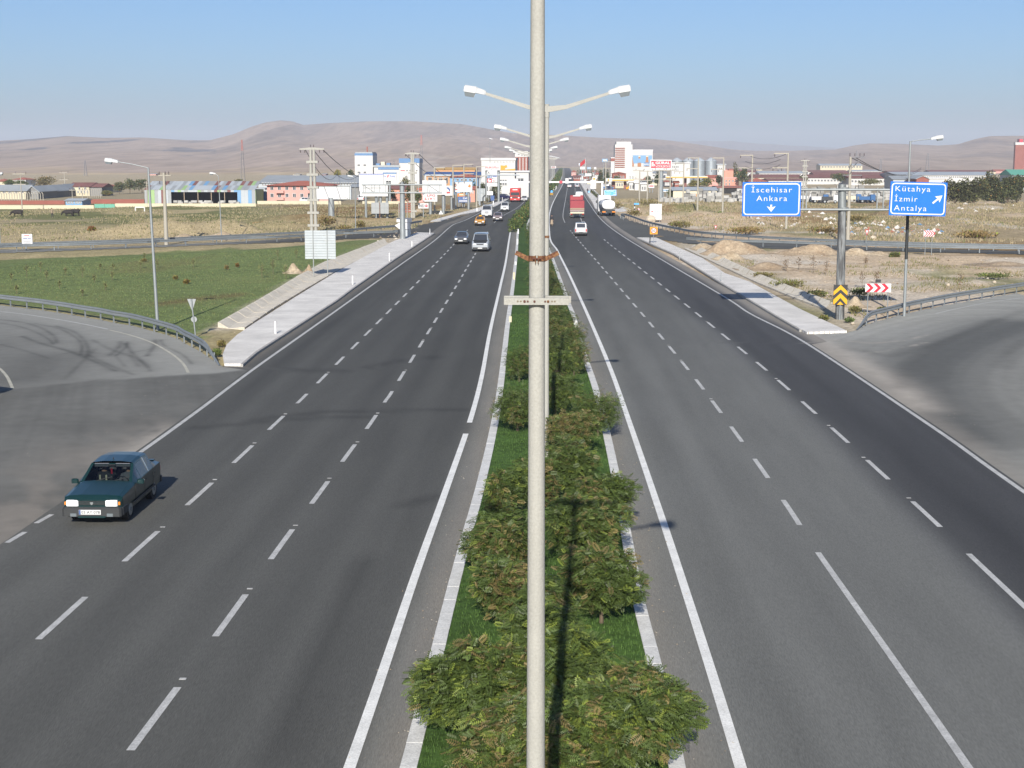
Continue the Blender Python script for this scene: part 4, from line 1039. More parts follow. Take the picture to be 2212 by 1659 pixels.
# the blue gantry sign on its dark post
def gantry_right():
    P = G(1814, 688); t = thing('gantry_sign', 'blue motorway gantry with İscehisar, Ankara and Kütahya panels on a thick dark post', 'gantry sign', P)
    h = ztop(P, 398); zc = depth((P.x, P.y, h * .8)); k = zc / FPX
    uref = float(proj(np.array([[P.x, P.y, 7.6]]))[0][0])
    def lx(u): return (u - uref) * k
    def lz(v): return ztop(P, v)
    # the post stands slightly out of plumb
    lean = lx(1817.5)
    MB().cyl((0, 0, -.2), (lean * .5, 0, lz(455)), .285, .25, 20).build('post', M('dark_post'), t, True)
    MB().cyl((lean * .5, 0, lz(456)), (lean * .9, 0, h), .27, .24, 20).build('post_head', M('dull_steel'), t, True)
    off = 0.0
    for v in (409, 452): MB().cyl((lx(1612) + off, -.33, lz(v)), (lx(2030) + off, -.33, lz(v) - .02), .075, n=12).build('beam', M('galvanised'), t, True)
    for v in (409, 452): MB().cyl((off, 0, lz(v) - .12), (off, 0, lz(v) + .12), .31, n=20).build('clamp', M('dull_steel'), t, True)
    for u in (1733.5, 1741, 1892, 1905): MB().box((lx(u) + off, -.30, (lz(405) + lz(450)) / 2), (.07, .08, lz(405) - lz(450))).build('strut', M('dull_steel'), t)
    for (x0, y0, x1, y1, tilt, items) in (
        (1603, 393.3, 1727.8, 466.5, 0.0, [('İscehisar', 1622, 400, 1708.5, 415.3), ('Ankara', 1633, 422.6, 1698.5, 433.8), ('down', 1665, 448)]),
        (1917.3, 393.0, 2037.5, 465.2, 0.022, [('Kütahya', 1928, 402.2, 2002, 417.0), ('İzmir', 1927.5, 419.8, 1976, 435), ('Antalya', 1927, 443.5, 1996.5, 458.6), ('diag', 2018, 429.5)])):
        w, hh = (x1 - x0) * k, lz(y0) - lz(y1); cz = (lz(y0) + lz(y1)) / 2; cxm = lx((x0 + x1) / 2) + off
        pan = MB().bevbox((0, 0, 0), (w, .08, hh), .01).build('sign_panel', M('sign_blue'), t, loc=(cxm, -.47, cz)); pan.rotation_euler.y = tilt
        ring_frame(w - .14, hh - .14, .075, .22, -.056).build('border', M('sign_white'), pan)
        for it in items:
            if it[0] == 'down':
                a, b = (it[1] - (x0 + x1) / 2) * k, cz - lz(it[2]); b = lz(it[2]) - cz
                MB().prism([(a - .055, b + .18), (a - .055, b + .02), (a - .28, b + .10 - .02), (a, b - .27), (a + .28, b + .10 - .02), (a + .055, b + .02), (a + .055, b + .18)][::1], -.056, -.046).build('arrow', M('sign_white'), pan)
            elif it[0] == 'diag':
                a, b = (it[1] - (x0 + x1) / 2) * k, lz(it[2]) - cz
                pts = [(-.36, -.055), (.05, -.055), (.0, -.24), (.40, 0), (.0, .24), (.05, .055), (-.36, .055)]; c, s_ = math.cos(.72), math.sin(.72)
                MB().prism([(a + (x * c - z * s_) * 1.0, b + x * s_ + z * c) for x, z in pts], -.056, -.046).build('arrow', M('sign_white'), pan)
            else:
                fit_text(it[0], (it[1] - (x0 + x1) / 2) * k, lz(it[4]) - cz, (it[3] - (x0 + x1) / 2) * k, lz(it[2]) - cz, 'sign_white', pan, -.056, spacing=1.2, bold=-.004)
gantry_right()

def chevron_h(B, u0, u1, v0, v1, n, m, right=True):
    p = (u1 - u0) / n; a = p * .48
    for k in range(n):
        x = u0 + k * p + p * .06; vm = (v0 + v1) / 2; b = (v1 - v0) * .5
        B.poly([(x, v0), (x + a, v0), (x + a + b, vm), (x + a, v1), (x, v1), (x + b, vm)], m, 'chevron')
b = Board('chevron_board', 'white board with three red arrowheads on two posts by the dark gantry post', 'road sign', 1867, 612.6, 1922, 631, 684, (1873.6, 1916.5), .035, 'sign_white', .05)
chevron_h(b, 1867, 1916, 612.8, 630.8, 3, 'sign_red')
MB().box((b.L(1894, 606)[0], 0, b.L(1894, 607)[1]), (.34, .05, .20)).build('solar_panel', M('grey_trim'), b.t)
b = Board('chevron_board', 'distant white board with four red arrowheads beside the guard rail', 'road sign', 1993, 497.8, 2016, 511, 553, (1998, 2012), .035, 'sign_white', .05)
chevron_h(b, 1993, 2014, 498, 510.8, 4, 'sign_red')
b = Board('hazard_marker', 'yellow and black upward chevron plate in front of the gantry post', 'road sign', 1798.5, 615.2, 1828.5, 658.4, 689.5, (1814,), .045, 'sign_black', .04)
for v in (615.5, 633.2, 651): 
    q = [(1813.5, v), (1828.3, v + 14), (1828.3, v + 22.5), (1813.5, v + 9.5), (1798.7, v + 22.5), (1798.7, v + 14)]
    if v > 650: q = [(1813.5, v), (1820.5, 658.2), (1806.5, 658.2)]
    elif v > 630: q = [(1813.5, v), (1828.3, v + 14), (1828.3, v + 23), (1827, 658), (1813.5, v + 10), (1800, 658), (1798.7, v + 23), (1798.7, v + 14)]
    b.poly(q, 'sign_yellow', 'chevron')

def small_sign(name, label, u, v0, v1, yb, kind, w=None):
    w = w or (v1 - v0)
    b = Board(name, label, 'road sign', u - w / 2, v0, u + w / 2, v1, yb, (), .03, 'sign_white', .03, panel_name=None)
    MB().cyl((0, .05, -.1), (0, .05, b.z1 - .05), .03, n=8).build('post', M('galvanised'), b.t, True)
    if kind == 'yield': b.poly([(u - w / 2, v0), (u + w / 2, v0), (u, v1)], 'sign_red', 'plate'); b.poly([(u - w * .3, v0 + (v1 - v0) * .12), (u + w * .3, v0 + (v1 - v0) * .12), (u, v1 - (v1 - v0) * .26)], 'sign_white', 'plate_face')
    if kind == 'warn': b.poly([(u - w / 2, v1), (u + w / 2, v1), (u, v0)], 'sign_red', 'plate'); b.poly([(u - w * .3, v1 - (v1 - v0) * .12), (u + w * .3, v1 - (v1 - v0) * .12), (u, v0 + (v1 - v0) * .28)], 'sign_white', 'plate_face'); b.rect(u - w * .04, v0 + (v1 - v0) * .45, u + w * .04, v1 - (v1 - v0) * .2, 'sign_black', 'symbol')
    if kind == 'warn_back': b.poly([(u - w / 2, v1), (u + w / 2, v1), (u, v0)], 'board_white', 'plate')
    return b
small_sign('yield_sign', 'small red and white yield triangle on the loop ramp by the spoil heaps', 1545.5, 487, 496, 514.7, 'yield', 6)
small_sign('yield_sign', 'small yield triangle on a thin post right of the dark gantry post', 1871.5, 496, 509, 535.5, 'yield', 8)
small_sign('warning_sign', 'red-edged warning triangle standing in front of the tanker lorry cab', 1303.5, 426.5, 434, 446, 'warn', 9)
small_sign('warning_sign', 'back of a warning triangle on a post beside the pavement', 952.5, 453.8, 463, 478, 'warn_back', 10)
# back of the yield sign by the near guard rail
t = thing('yield_sign', 'back of a grey yield sign leaning by the end of the guard rail', 'road sign', G(423, 727))
P = t.location; zc_ = depth((P.x, P.y, 2)); k_ = zc_ / FPX; zt_, zm_ = ztop(P, 646), ztop(P, 673)
MB().cyl((0, -.02, -.1), (-.18, -.02, zt_), .04, n=10).build('post', M('galvanised'), t, True)
MB().prism([(-.18 - 9.5 * k_, zt_), (-.16, zm_), (-.18 + 9.5 * k_, zt_)][::1], 0.03, .05).build('plate', M('board_grey'), t)
MB().cyl((-.08, .03, ztop(P, 690)), (-.08, .05, ztop(P, 690)), 6.5 * k_, n=16).build('round_plate', M('board_grey'), t)
b = Board('speed_sign', 'orange square speed sign reading 50 beside the pavement tip', 'road sign', 1403.5, 490, 1420, 506, 527.5, (1411.5,), .03, 'sign_orange', .03)
b.disc(1411.7, 498, 6.4, 'sign_red'); b.disc(1411.7, 498, 5.0, 'sign_white'); b.text('50', 1408.2, 495.3, 1415.2, 500.8, 'sign_black', bold=.02)
t = thing('bollard', 'short black bollard by the orange speed sign', 'bollard', G(1404, 527.5)); h = ztop(t.location, 512.5)
MB().cyl((0, 0, -.1), (0, 0, h), .06, n=10).build('post', M('black_trim'), t, True); MB().cyl((0, 0, 0), (0, 0, .06), .3, n=12).build('foot', M('black_trim'), t)
b = Board('information_board', 'white three-part project board on posts behind the guard rail', 'sign board', 1403, 440.5, 1429, 474.5, 479, (1407, 1425), .05, 'board_white', .08)
for v in (448.7, 463.3): b.rect(1403.2, v, 1428.8, v + .8, 'ink_grey', 'joint')
b.text('50 KM', 1414, 455.8, 1424, 458.5, 'green_gate'); b.rect(1407, 455.5, 1409.5, 458.5, 'ink_red', 'emblem')
for v in (443.2, 445.5, 466.5, 469): b.rect(1408, v, 1424, v + .5, 'ink_grey', 'print_line')
# black and white hazard post with its blue plate
t = thing('hazard_post', 'striped black and white post with a blue plate near the tanker', 'road sign', G(1370.6, 464)); P = t.location; zz = [ztop(P, v) for v in (464, 458, 454, 450, 446, 442)]
for i in range(5): MB().cyl((0, 0, zz[i] - (.1 if i == 0 else 0)), (0, 0, zz[i + 1]), .11, n=10).build('band', M('sign_white' if i % 2 else 'sign_black'), t, True)
MB().box((.35, 0, zz[-1] + .14), (.9, .05, .28)).build('plate', M('pale_blue_sign'), t)
small = Board('speed_sign', 'tiny round white speed sign right of the striped post', 'road sign', 1376.5, 449.5, 1382, 455, 463, (1379,), .03, 'sign_white', .02, panel_name=None)
small.disc(1379.2, 452.2, 2.8, 'sign_red'); small.disc(1379.2, 452.2, 2.1, 'sign_white')

b = Board('direction_sign', 'pale blue distance board listing İscehisar and Ankara behind the tanker', 'direction sign', 1305.5, 410.2, 1332, 423, 433, (1311, 1327), .07, 'pale_blue_sign', .07)
b.t.rotation_euler.y = -.045
ring_frame(b.w - .12, b.h - .12, .09, .2, -.045).build('border', M('sign_white'), b.t, loc=(0, 0, (b.z0 + b.z1) / 2))
b.text('KARA KÖPRÜ', 1310.5, 412, 1326.5, 414.4, 'sign_white', .01); b.text('İscehisar', 1307.5, 415.2, 1321.5, 417.8, 'sign_white', .01); b.text('19', 1326, 415.2, 1330, 417.6, 'sign_white', .01)
b.text('Ankara', 1307.5, 419, 1318.5, 421.5, 'sign_white', .01); b.text('255', 1324.5, 419, 1330, 421.4, 'sign_white', .01)
# white gantry across both carriageways
t = thing('overhead_gantry', 'white frame gantry spanning the whole road in the distance', 'gantry', W((-3.3, 362))[0])
zt_ = 4.6
MB().box((0, 0, zt_), (26.5, .35, .38)).build('beam', M('white_metal'), t)
for x in (-13.0, 12.9): MB().box((x, 0, zt_ / 2 - .1), (.42, .42, zt_ - .2)).build('post', M('white_metal'), t)
MB().box((4.1, -.25, zt_ + .3), (.8, .2, 1.3)).build('traffic_light', M('board_white'), t); MB().cyl((2.6, -.3, zt_), (2.6, -.2, zt_), .4, n=12).build('disc_sign', M('gural_red'), t)
b = Board('hazard_marker', 'yellow chevron plate and blue arrow on the nose of the far median', 'road sign', 1188, 416.5, 1195, 421.7, 424, (1191.5,), .05, 'sign_black', .04)
for v in (416.6, 419): b.poly([(1191.5, v), (1195, v + 1.6), (1195, v + 2.6), (1191.5, v + 1.1), (1188, v + 2.6), (1188, v + 1.6)], 'sign_yellow', 'chevron')
b.disc(1191.7, 413.6, 2.6, 'pale_blue_sign')
b = Board('pedestrian_sign', 'small blue square pedestrian sign by the far pavement', 'road sign', 1270.5, 412.6, 1274.2, 416.4, 420, (1272.3,), .04, 'pale_blue_sign', .04)
b.poly([(1271.2, 415.8), (1273.5, 415.8), (1272.35, 413.2)], 'sign_white')

# white marker posts on the pavements and kerbs
def marker(u, yb, yt, label, m='sign_white', w=.10, d=.09):
    P = G(u, yb); h = ztop(P, yt); mb = MB(); mb.bevbox((0, 0, h / 2), (w, d, h), .012)
    return tag(mb.build('marker_post', M(m), loc=P), label, 'marker post', 'white marker posts')
for k, (u, yb, yt) in enumerate(((595.5, 725.5, 694), (762, 617.8, 595.5), (841.5, 566.5, 546), (890, 535, 521), (928.8, 507.8, 493))):
    marker(u, yb, yt, 'white marker post on the pavement below the green field, %s from its near end' % ORD[k], w=.11)
for k, (u, yb, yt) in enumerate(((1467.5, 561, 543), (1557.5, 611, 588))):
    marker(u, yb, yt, 'thin grey marker post on the pavement of the spoil heaps, %s from the orange sign' % ORD[k], 'board_grey', .07, .07)
for k, (u, yb, yt) in enumerate(((1102.5, 700, 683), (1110.5, 607, 588), (1114, 575, 565), (1118, 531, 516), (1119.5, 507, 495))):
    marker(u, yb, yt, 'pale marker block on the inner kerb by the lawn, %s from the foreground' % ORD[k], 'cream_wall' if k < 2 else 'sign_white', .17, .12)
marker(1243, 711, 692, 'white marker block on the kerb at the last shrub past the crossbar', w=.2)
for k in range(8):
    P = Vector((X_at(R_KERB, 418. + 14 * k) + .5, 418. + 14 * k, 0)); tag(MB().bevbox((0, 0, .55), (.16, .16, 1.1), .02).build('marker_post', M('sign_white'), loc=P), 'white marker post along the far median hedge, %s from its nose' % ORD[k], 'marker post', 'white marker posts')
for k, (x, y) in enumerate(cxl([(1135, 545), (1378, 443), (1508, 388)])):
    marker(x, y, y - 9, 'white marker post on the curved far pavement, %s from the junction' % ORD[k], w=.2)

# signs seen from behind on the left
b = Board('sign_back', 'back of a large slatted metal road sign on two posts in the green field', 'road sign', 660, 497.6, 726.5, 559.5, 597, (), .05, thick=.06, panel_name=None)
ns = 11
for i in range(ns):
    z = b.z0 + (i + .5) * b.h / ns
    MB().box((0, 0, z), (b.w, .05, b.h / ns - .02)).build('slat', M('slat_metal'), b.t)
for u in (678, 708.5): MB().box((b.L(u, 0)[0], -.06, b.z1 / 2), (.075, .07, b.z1)).build('post', M('dull_steel'), b.t)
t = thing('gantry_post', 'thick grey gantry post with empty bracket arms by the slip road', 'gantry', G(870, 518)); P = t.location; k_ = depth((P.x, P.y, 8)) / FPX
MB().cyl((0, 0, -.2), (0, 0, ztop(P, 400)), .36, .31, 18).build('post', M('galvanised'), t, True); MB().cyl((0, 0, ztop(P, 401)), (0, 0, ztop(P, 392.5)), .36, .12, 18).build('cap', M('dull_steel'), t, True)
for v in (399, 416.3): MB().cyl(((783 - 870) * k_, -.4, ztop(P, v)), ((957 - 870) * k_, -.4, ztop(P, v)), .085, n=10).build('beam', M('galvanised'), t, True)
for u in (787, 791, 805, 811, 822, 835, 906, 925, 952, 955): MB().box(((u - 870) * k_, -.4, (ztop(P, 400) + ztop(P, 416)) / 2), (.07, .07, ztop(P, 399) - ztop(P, 416.3))).build('strut', M('dull_steel'), t)
for a, c in ((787, 811), (928, 952)): MB().cyl(((a - 870) * k_, -.4, ztop(P, 400)), ((c - 870) * k_, -.4, ztop(P, 416)), .04, n=6).build('brace', M('dull_steel'), t)
MB().cyl(((787 - 870) * k_, -.4, ztop(P, 406)), ((826 - 870) * k_, -.4, ztop(P, 406)), .04, n=6).build('rail', M('dull_steel'), t)
b = Board('sign_back', 'backs of two white direction arrows fixed round a wide white post', 'road sign', 857, 470.5, 890, 480, 512, (), .05, 'board_white', .12)
b.poly([(853, 487), (863, 481), (886, 481), (886, 495), (863, 495)], 'board_white', 'arrow_plate'); MB().box((b.L(877, 0)[0], .2, b.z0 / 2), (20 * b.k, .2, b.z0)).build('support', M('roof_pale'), b.t)
# ------------------------------------------------------------------ people and animals: one continuous skin each
def skin_body(name, joints, bones, mats_by=None, material='cloth_dark', parent=None, sub=1):
    me = bpy.data.meshes.new(name); me.from_pydata([j[0] for j in joints], bones, [])
    o = bpy.data.objects.new(name, me); C.objects.link(o)
    sk = o.modifiers.new('skin', 'SKIN'); 
    for v, j in zip(me.skin_vertices[0].data, joints): r = j[1]; v.radius = (r, r) if np.isscalar(r) else r
    me.skin_vertices[0].data[0].use_root = True
    ss = o.modifiers.new('sub', 'SUBSURF'); ss.levels = sub; ss.render_levels = sub
    dg = bpy.context.evaluated_depsgraph_get(); ev = o.evaluated_get(dg)
    m2 = bpy.data.meshes.new_from_object(ev); bpy.data.objects.remove(o)
    mats = [M(material)] if mats_by is None else [M(m) for m in mats_by[0]]
    m2.materials.clear()
    for m in mats: m2.materials.append(m)
    if mats_by:
        for p in m2.polygons: p.material_index = mats_by[1](p.center)
    for p in m2.polygons: p.use_smooth = True
    r = bpy.data.objects.new(name, m2); C.objects.link(r)
    if parent is not None: r.parent = parent
    return r
def standing_person(label, P, rz, top, legs, stride=.16, hair='hair', arms=.1, skirt=False):
    t = thing('person', label, 'person', P, rz)
    s = stride
    J = [((0, 0, .96), .13), ((0, 0, 1.18), .125), ((0, .01, 1.40), .155), ((0, .01, 1.52), .06), ((0, -.01, 1.60), .085), ((0, -.02, 1.72), .085),
         ((-.10, 0, .90), .09), ((-.11, -s * .5, .50), .06), ((-.11, s * .55, .09), .042), ((-.11, s * .55 - .14, .04), .035),
         ((.10, 0, .90), .09), ((.11, -s * .9, .50), .06), ((.11, -s, .09), .042), ((.11, -s - .14, .04), .035),
         ((-.20, .01, 1.42), .065), ((-.25, arms, 1.15), .045), ((-.24, -arms * .8, .92), .034), ((-.24, -arms, .82), .03),
         ((.20, .01, 1.42), .065), ((.25, -arms * .4, 1.15), .045), ((.24, -arms * 2, .95), .034), ((.24, -arms * 2.2, .86), .03)]
    Bn = [(0, 1), (1, 2), (2, 3), (3, 4), (4, 5), (0, 6), (6, 7), (7, 8), (8, 9), (0, 10), (10, 11), (11, 12), (12, 13), (2, 14), (14, 15), (15, 16), (16, 17), (2, 18), (18, 19), (19, 20), (20, 21)]
    skin_body('body', J, Bn, (['skin', top, legs, 'black_trim'], lambda c: 3 if c.z < .10 else 2 if c.z < .93 and abs(c.x) < .19 else 0 if c.z > 1.53 or (abs(c.x) > .2 and c.z < .92) else 1), parent=t)
    MB().ball((0, .015, 1.70), (.10, .105, .11), 10, 6).build('hair', M(hair), t, True)
    if skirt: MB().cyl((0, 0, .30), (0, 0, 1.0), .26, .16, 12).build('skirt', M(legs), t, True)
    return t
def seated_person(label, P, rz, top, extra=None, reach=True, mirror=1):
    """seat base height 0; hips at .12"""
    t = thing('person', label, 'person', P, rz)
    J = [((0, 0, .13), .13), ((0, .05, .38), .135), ((0, .08, .58), .15), ((0, .07, .68), .055), ((0, .05, .76), .08), ((0, .04, .87), .082),
         ((-.10, -.05, .12), .085), ((-.12, -.42, .16), .07), ((-.12, -.50, -.22), .05), ((.10, -.05, .12), .085), ((.12, -.42, .16), .07), ((.12, -.50, -.22), .05),
         ((-.20, .06, .58), .065), ((-.25, -.08, .36), .045), ((-.16, -.33, .46 if reach else .2), .036), ((.20, .06, .58), .065), ((.25, -.08, .36), .045), ((.14, -.34, .46 if reach else .2), .036)]
    Bn = [(0, 1), (1, 2), (2, 3), (3, 4), (4, 5), (0, 6), (6, 7), (7, 8), (0, 9), (9, 10), (10, 11), (2, 12), (12, 13), (13, 14), (2, 15), (15, 16), (16, 17)]
    skin_body('body', J, Bn, (['skin', top, 'cloth_blue'], lambda c: 0 if c.z > .69 or (c.y < -.24 and c.z > .2 and abs(c.x) < .24 and reach and c.z > .33) else 2 if c.y < -.10 and c.z < .30 else 1), parent=t)
    MB().ball((0, .075, .87), (.09, .095, .10), 10, 6).build('hair', M('hair'), t, True)
    if extra:
        for s in (-1, 1): MB().bevbox((s * .09, -.085, .47), (.05, .03, .26), .01, rz=0).build('lapel', M(extra), t)
    return t
def cow(label, P, rz):
    t = thing('cow', label, 'cow', P, rz, 'black cows grazing on the plain')
    J = [((0, .55, .98), (.34, .42)), ((0, 0, .92), (.38, .46)), ((0, -.55, .96), (.32, .42)), ((0, -.95, .92), (.19, .25)), ((0, -1.25, .62), (.13, .15)), ((0, -1.42, .22), (.085, .08)),
         ((-.2, .62, .6), .17), ((-.2, .70, .36), .10), ((-.2, .64, .04), .06), ((.2, .62, .6), .17), ((.2, .70, .36), .10), ((.2, .64, .04), .06),
         ((-.18, -.58, .6), .15), ((-.18, -.60, .34), .09), ((-.18, -.58, .04), .06), ((.18, -.52, .6), .15), ((.18, -.50, .34), .09), ((.18, -.48, .04), .06), ((0, .92, 1.15), .05), ((0, 1.0, .5), .025)]
    Bn = [(0, 1), (1, 2), (2, 3), (3, 4), (4, 5), (0, 6), (6, 7), (7, 8), (0, 9), (9, 10), (10, 11), (2, 12), (12, 13), (13, 14), (2, 15), (15, 16), (16, 17), (0, 18), (18, 19)]
    skin_body('body', J, Bn, material='cow_black', parent=t)
    for s in (-1, 1): MB().cyl((s * .10, -1.24, .74), (s * .24, -1.26, .80), .05, .015, 6).build('ear', M('cow_black'), t)
    return t

# ------------------------------------------------------------------ vehicles
def lerp3(a, b, t): return tuple(a[i] + (b[i] - a[i]) * t for i in range(3))
def vehicle(name, label, cat, P, rz, spec, body_m, group='vehicles on the road', glass='window_dark'):
    """front faces -Y; stations run from the front bumper to the tail: (y, half width, sill z, belt z, roof half width, roof z)"""
    t = thing(name, label, cat, P, rz, group)
    S = spec['st']; body = MB(); glassb = {}
    def sect(s):
        y, w, z0, zb, wr, zr = s; cr = .03 if zr - zb > .25 else .025
        h = [(w * .86, z0), (w * .97, z0 + .10), (w, z0 + (zb - z0) * .55), (w * .985, zb), (wr, zr - .035), (wr * .88, zr), (wr * .45, zr + cr)]
        return [(x, y, z) for x, z in h] + [(-x, y, z) for x, z in reversed(h)]
    R = [sect(s) for s in S]; n = len(R[0])
    win = spec['win']              # {(station index, 'side'|'top'): (kind, inset)}
    for i in range(len(S) - 1):
        for k in range(n - 1):
            q = [R[i][k], R[i + 1][k], R[i + 1][k + 1], R[i][k + 1]]
            side = k in (3, n - 5)
            if side and (i, 'side') in win:
                ins = win[(i, 'side')]; frame_quad(body, q, ins, glassb, 'side_window', i, k); continue
            if 4 <= k <= n - 6 and (i, 'top') in win: continue
            body.add(q, [(0, 1, 2, 3)])
        if (i, 'top') in win:
            q = [R[i][4], R[i + 1][4], R[i + 1][n - 5], R[i][n - 5]]
            nm, ins = win[(i, 'top')]
            frame_quad(body, q, ins, glassb, nm, i, 0)
        body.add([R[i][0], R[i][n - 1], R[i + 1][n - 1], R[i + 1][0]], [(0, 1, 2, 3)])
    for i in (0, len(S) - 1):
        f = tuple(range(n)); body.add(R[i], [f if i == 0 else tuple(reversed(f))])
    bo = body.build('body', M(body_m), t, True)
    for (nm, key), q in glassb.items(): q.build(nm, M('car_glass' if nm == 'windscreen' and glass == 'car_glass' else 'window_dark'), t)
    # cabin: dark floor, seats
    cab = spec.get('cab')
    if cab:
        y0, y1, w, z = cab
        MB().box((0, (y0 + y1) / 2, z - .06), (w * 2, y1 - y0, .08)).build('cabin_floor', M('interior'), t)
        MB().bevbox((0, y0 + .16, z + .12), (w * 1.9, .3, .26), .05).build('dashboard', M('interior'), t)
        for r_, yy in enumerate(spec.get('seats', ())):
            for s in (-1, 1):
                sm = MB(); sm.bevbox((s * w * .5, yy, z + .14), (w * .8, .48, .24), .05); sm.bevbox((s * w * .5, yy + .28, z + .45), (w * .75, .14, .62), .05); sm.bevbox((s * w * .5, yy + .30, z + .84), (w * .35, .1, .18), .04)
                sm.build('seat', M('seat_fabric'), t)
    # wheels
    r = spec.get('r', .29); ww = spec.get('ww', .19)
    for yy in spec['axles']:
        for s in (-1, 1):
            x = s * (spec['track'] / 2)
            arch = MB(); arch.cyl((x - s * ww * .62, yy, r + .02), (x + s * ww * .53, yy, r + .02), r * 1.14, n=20); arch.build('wheel_arch', M('black_trim'), t)
            wo = MB().cyl((-ww / 2, 0, 0), (ww / 2, 0, 0), r, n=22).build('wheel', M('tyre'), t, True); wo.location = (x + s * .012, yy, r)
            MB().cyl((s * (ww / 2 - .01), 0, 0), (s * (ww / 2 + .012), 0, 0), r * .66, r * .60, n=18).build('rim', M('rim'), wo, True)
            MB().cyl((s * (ww / 2 + .006), 0, 0), (s * (ww / 2 + .03), 0, 0), r * .2, n=10).build('hub_cap', M('dull_steel'), wo)
    return t, R, S
def frame_quad(mb, q, ins, store, nm, i, k):
    """leaves a hole with a rim in the body and puts the pane into it"""
    a, b, c, d = q
    def bl(u, v): return lerp3(lerp3(a, b, u), lerp3(d, c, u), v)
    l, r_, lo, hi = ins
    I = [bl(l, lo), bl(1 - r_, lo), bl(1 - r_, 1 - hi), bl(l, 1 - hi)]
    mb.add([a, b, c, d] + I, [(0, 1, 5, 4), (1, 2, 6, 5), (2, 3, 7, 6), (3, 0, 4, 7)])
    m = MB(); m.add(I, [(0, 1, 2, 3)]); store[(nm, (i, k))] = m
def place_front(u, v, dy=0):
    p = G(u, v); return Vector((p.x, p.y + dy, 0))
def plate_on(t, y, z, txt, front=True, w=.52, h=.115, x=0):
    s = -1 if front else 1
    p = MB().box((x, y, z), (w, .016, h)).build('number_plate', M('plate'), t)
    if txt:
        if front: fit_text(txt, x - w * .38, z - h * .3, x + w * .46, z + h * .3, 'ink_dark', p, y - .011)
        MB().box((x - w * .455, y + s * .002, z), (w * .08, .018, h * .96)).build('plate_band', M('deep_blue'), p)
    return p

# --- the dark teal saloon close by
mats_teal = paint('teal_paint', (.006, .026, .027), .3, .25, .1)
SAL = dict(st=[(-2.13, .73, .30, .66, .70, .70), (-2.06, .79, .24, .70, .76, .76), (-1.95, .81, .22, .79, .78, .82), (-1.0, .825, .20, .86, .76, .93), (-.78, .825, .20, .88, .73, .96), (-.12, .825, .20, .90, .60, 1.37), (.62, .825, .20, .92, .60, 1.405), (1.22, .82, .20, .93, .59, 1.37), (1.50, .815, .21, .93, .64, 1.10), (1.62, .81, .22, .93, .74, .99), (2.05, .79, .24, .92, .72, .96), (2.13, .74, .32, .84, .68, .88)],
           win={(4, 'top'): ('windscreen', (.07, .05, .06, .06)), (4, 'side'): (.55, .04, .10, .13), (5, 'side'): (.03, .03, .07, .13), (6, 'side'): (.05, .10, .07, .13), (7, 'top'): ('rear_window', (.10, .10, .08, .08))},
           cab=(-.85, 1.4, .72, .42), seats=(.28, 1.0), axles=(-1.27, 1.22), track=1.40, r=.285, ww=.17)
PC = G(214.5, 1124); PC = Vector((PC.x, PC.y + 1.27 + .2, 0))
t, R, S = vehicle('saloon_car', 'dark teal saloon car coming closer in the outer lane', 'car', PC, .02, SAL, 'teal_paint', glass='car_glass')
for s in (-1, 1):
    h_ = MB().bevbox((s * .535, -2.125, .655), (.33, .10, .165), .02).build('headlight', M('lamp_glint'), t)
    MB().bevbox((s * .735, -2.085, .645), (.06, .10, .09), .02).build('indicator', M('lamp_amber'), t)
    MB().bevbox((s * .50, -2.20, .345), (.20, .05, .10), .02).build('fog_lamp', M('lens_glass'), t)
    m_ = MB().bevbox((s * .93, -.62, .93), (.20, .09, .13), .03).build('mirror', M('teal_paint'), t)
    MB().bevbox((s * .945, -.572, .93), (.16, .012, .10), .004).build('mirror_glass', M('chrome'), m_)
    MB().bevbox((s * .60, 2.12, .74), (.34, .05, .15), .015).build('tail_light', M('lamp_red'), t)
    for yy in (.05, .92): MB().bevbox((s * .835, yy + .28, .78), (.02, .16, .03), .006).build('door_handle', M('black_trim'), t)
    for yy in (-.80, .16, 1.10): MB().box((s * .828, yy, .56), (.006, .012, .60)).build('door_seam', M('black_trim'), t)
    MB().box((s * .712, .655, 1.145), (.02, .035, .44), ry=-s * .43).build('window_pillar', M('chrome'), t)
    MB().bevbox((s * .838, .05, .42), (.022, 2.3, .06), .01).build('side_strip', M('black_trim'), t)
g_ = MB().bevbox((0, -2.135, .655), (.74, .05, .10), .01).build('grille', M('black_trim'), t)
for z in (.635, .675): MB().box((0, -2.165, z), (.72, .012, .010)).build('grille_bar', M('teal_paint'), g_)
MB().prism([(-.05, .665), (-.015, .61), (.015, .61), (.05, .665), (.03, .685), (-.03, .685)], -2.178, -2.165).build('badge', M('dull_steel'), g_)
MB().bevbox((0, -2.13, .735), (.98, .05, .03), .01).build('bonnet_lip', M('teal_paint'), t)
bp = MB(); bp.bevbox((0, -2.11, .42), (1.62, .22, .25), .05); bp.bevbox((.80, -1.80, .42), (.06, .55, .22), .02); bp.bevbox((-.80, -1.80, .42), (.06, .55, .22), .02); bp.build('front_bumper', M('grey_trim'), t)
MB().bevbox((0, 2.12, .42), (1.60, .2, .22), .05).build('rear_bumper', M('grey_trim'), t)
MB().bevbox((0, -2.20, .29), (.76, .05, .06), .015).build('air_dam', M('teal_paint'), t)
plate_on(t, -2.232, .42, '03 AY 078', w=.60, h=.13, x=-.04)
MB().box((0, -1.45, .0), (.01, .01, .01))
for x in (-.28, .22): MB().cyl((x, -.80, .975), (x + .42, -.66, 1.06), .012, n=6).build('wiper', M('black_trim'), t)
for s in (-1, 1): MB().bevbox((s * .30, -.13, 1.29), (.42, .015, .10), .01).build('sun_visor', M('cloth_grey'), t)
MB().bevbox((0, -.17, 1.28), (.2, .03, .06), .01).build('interior_mirror', M('black_trim'), t)
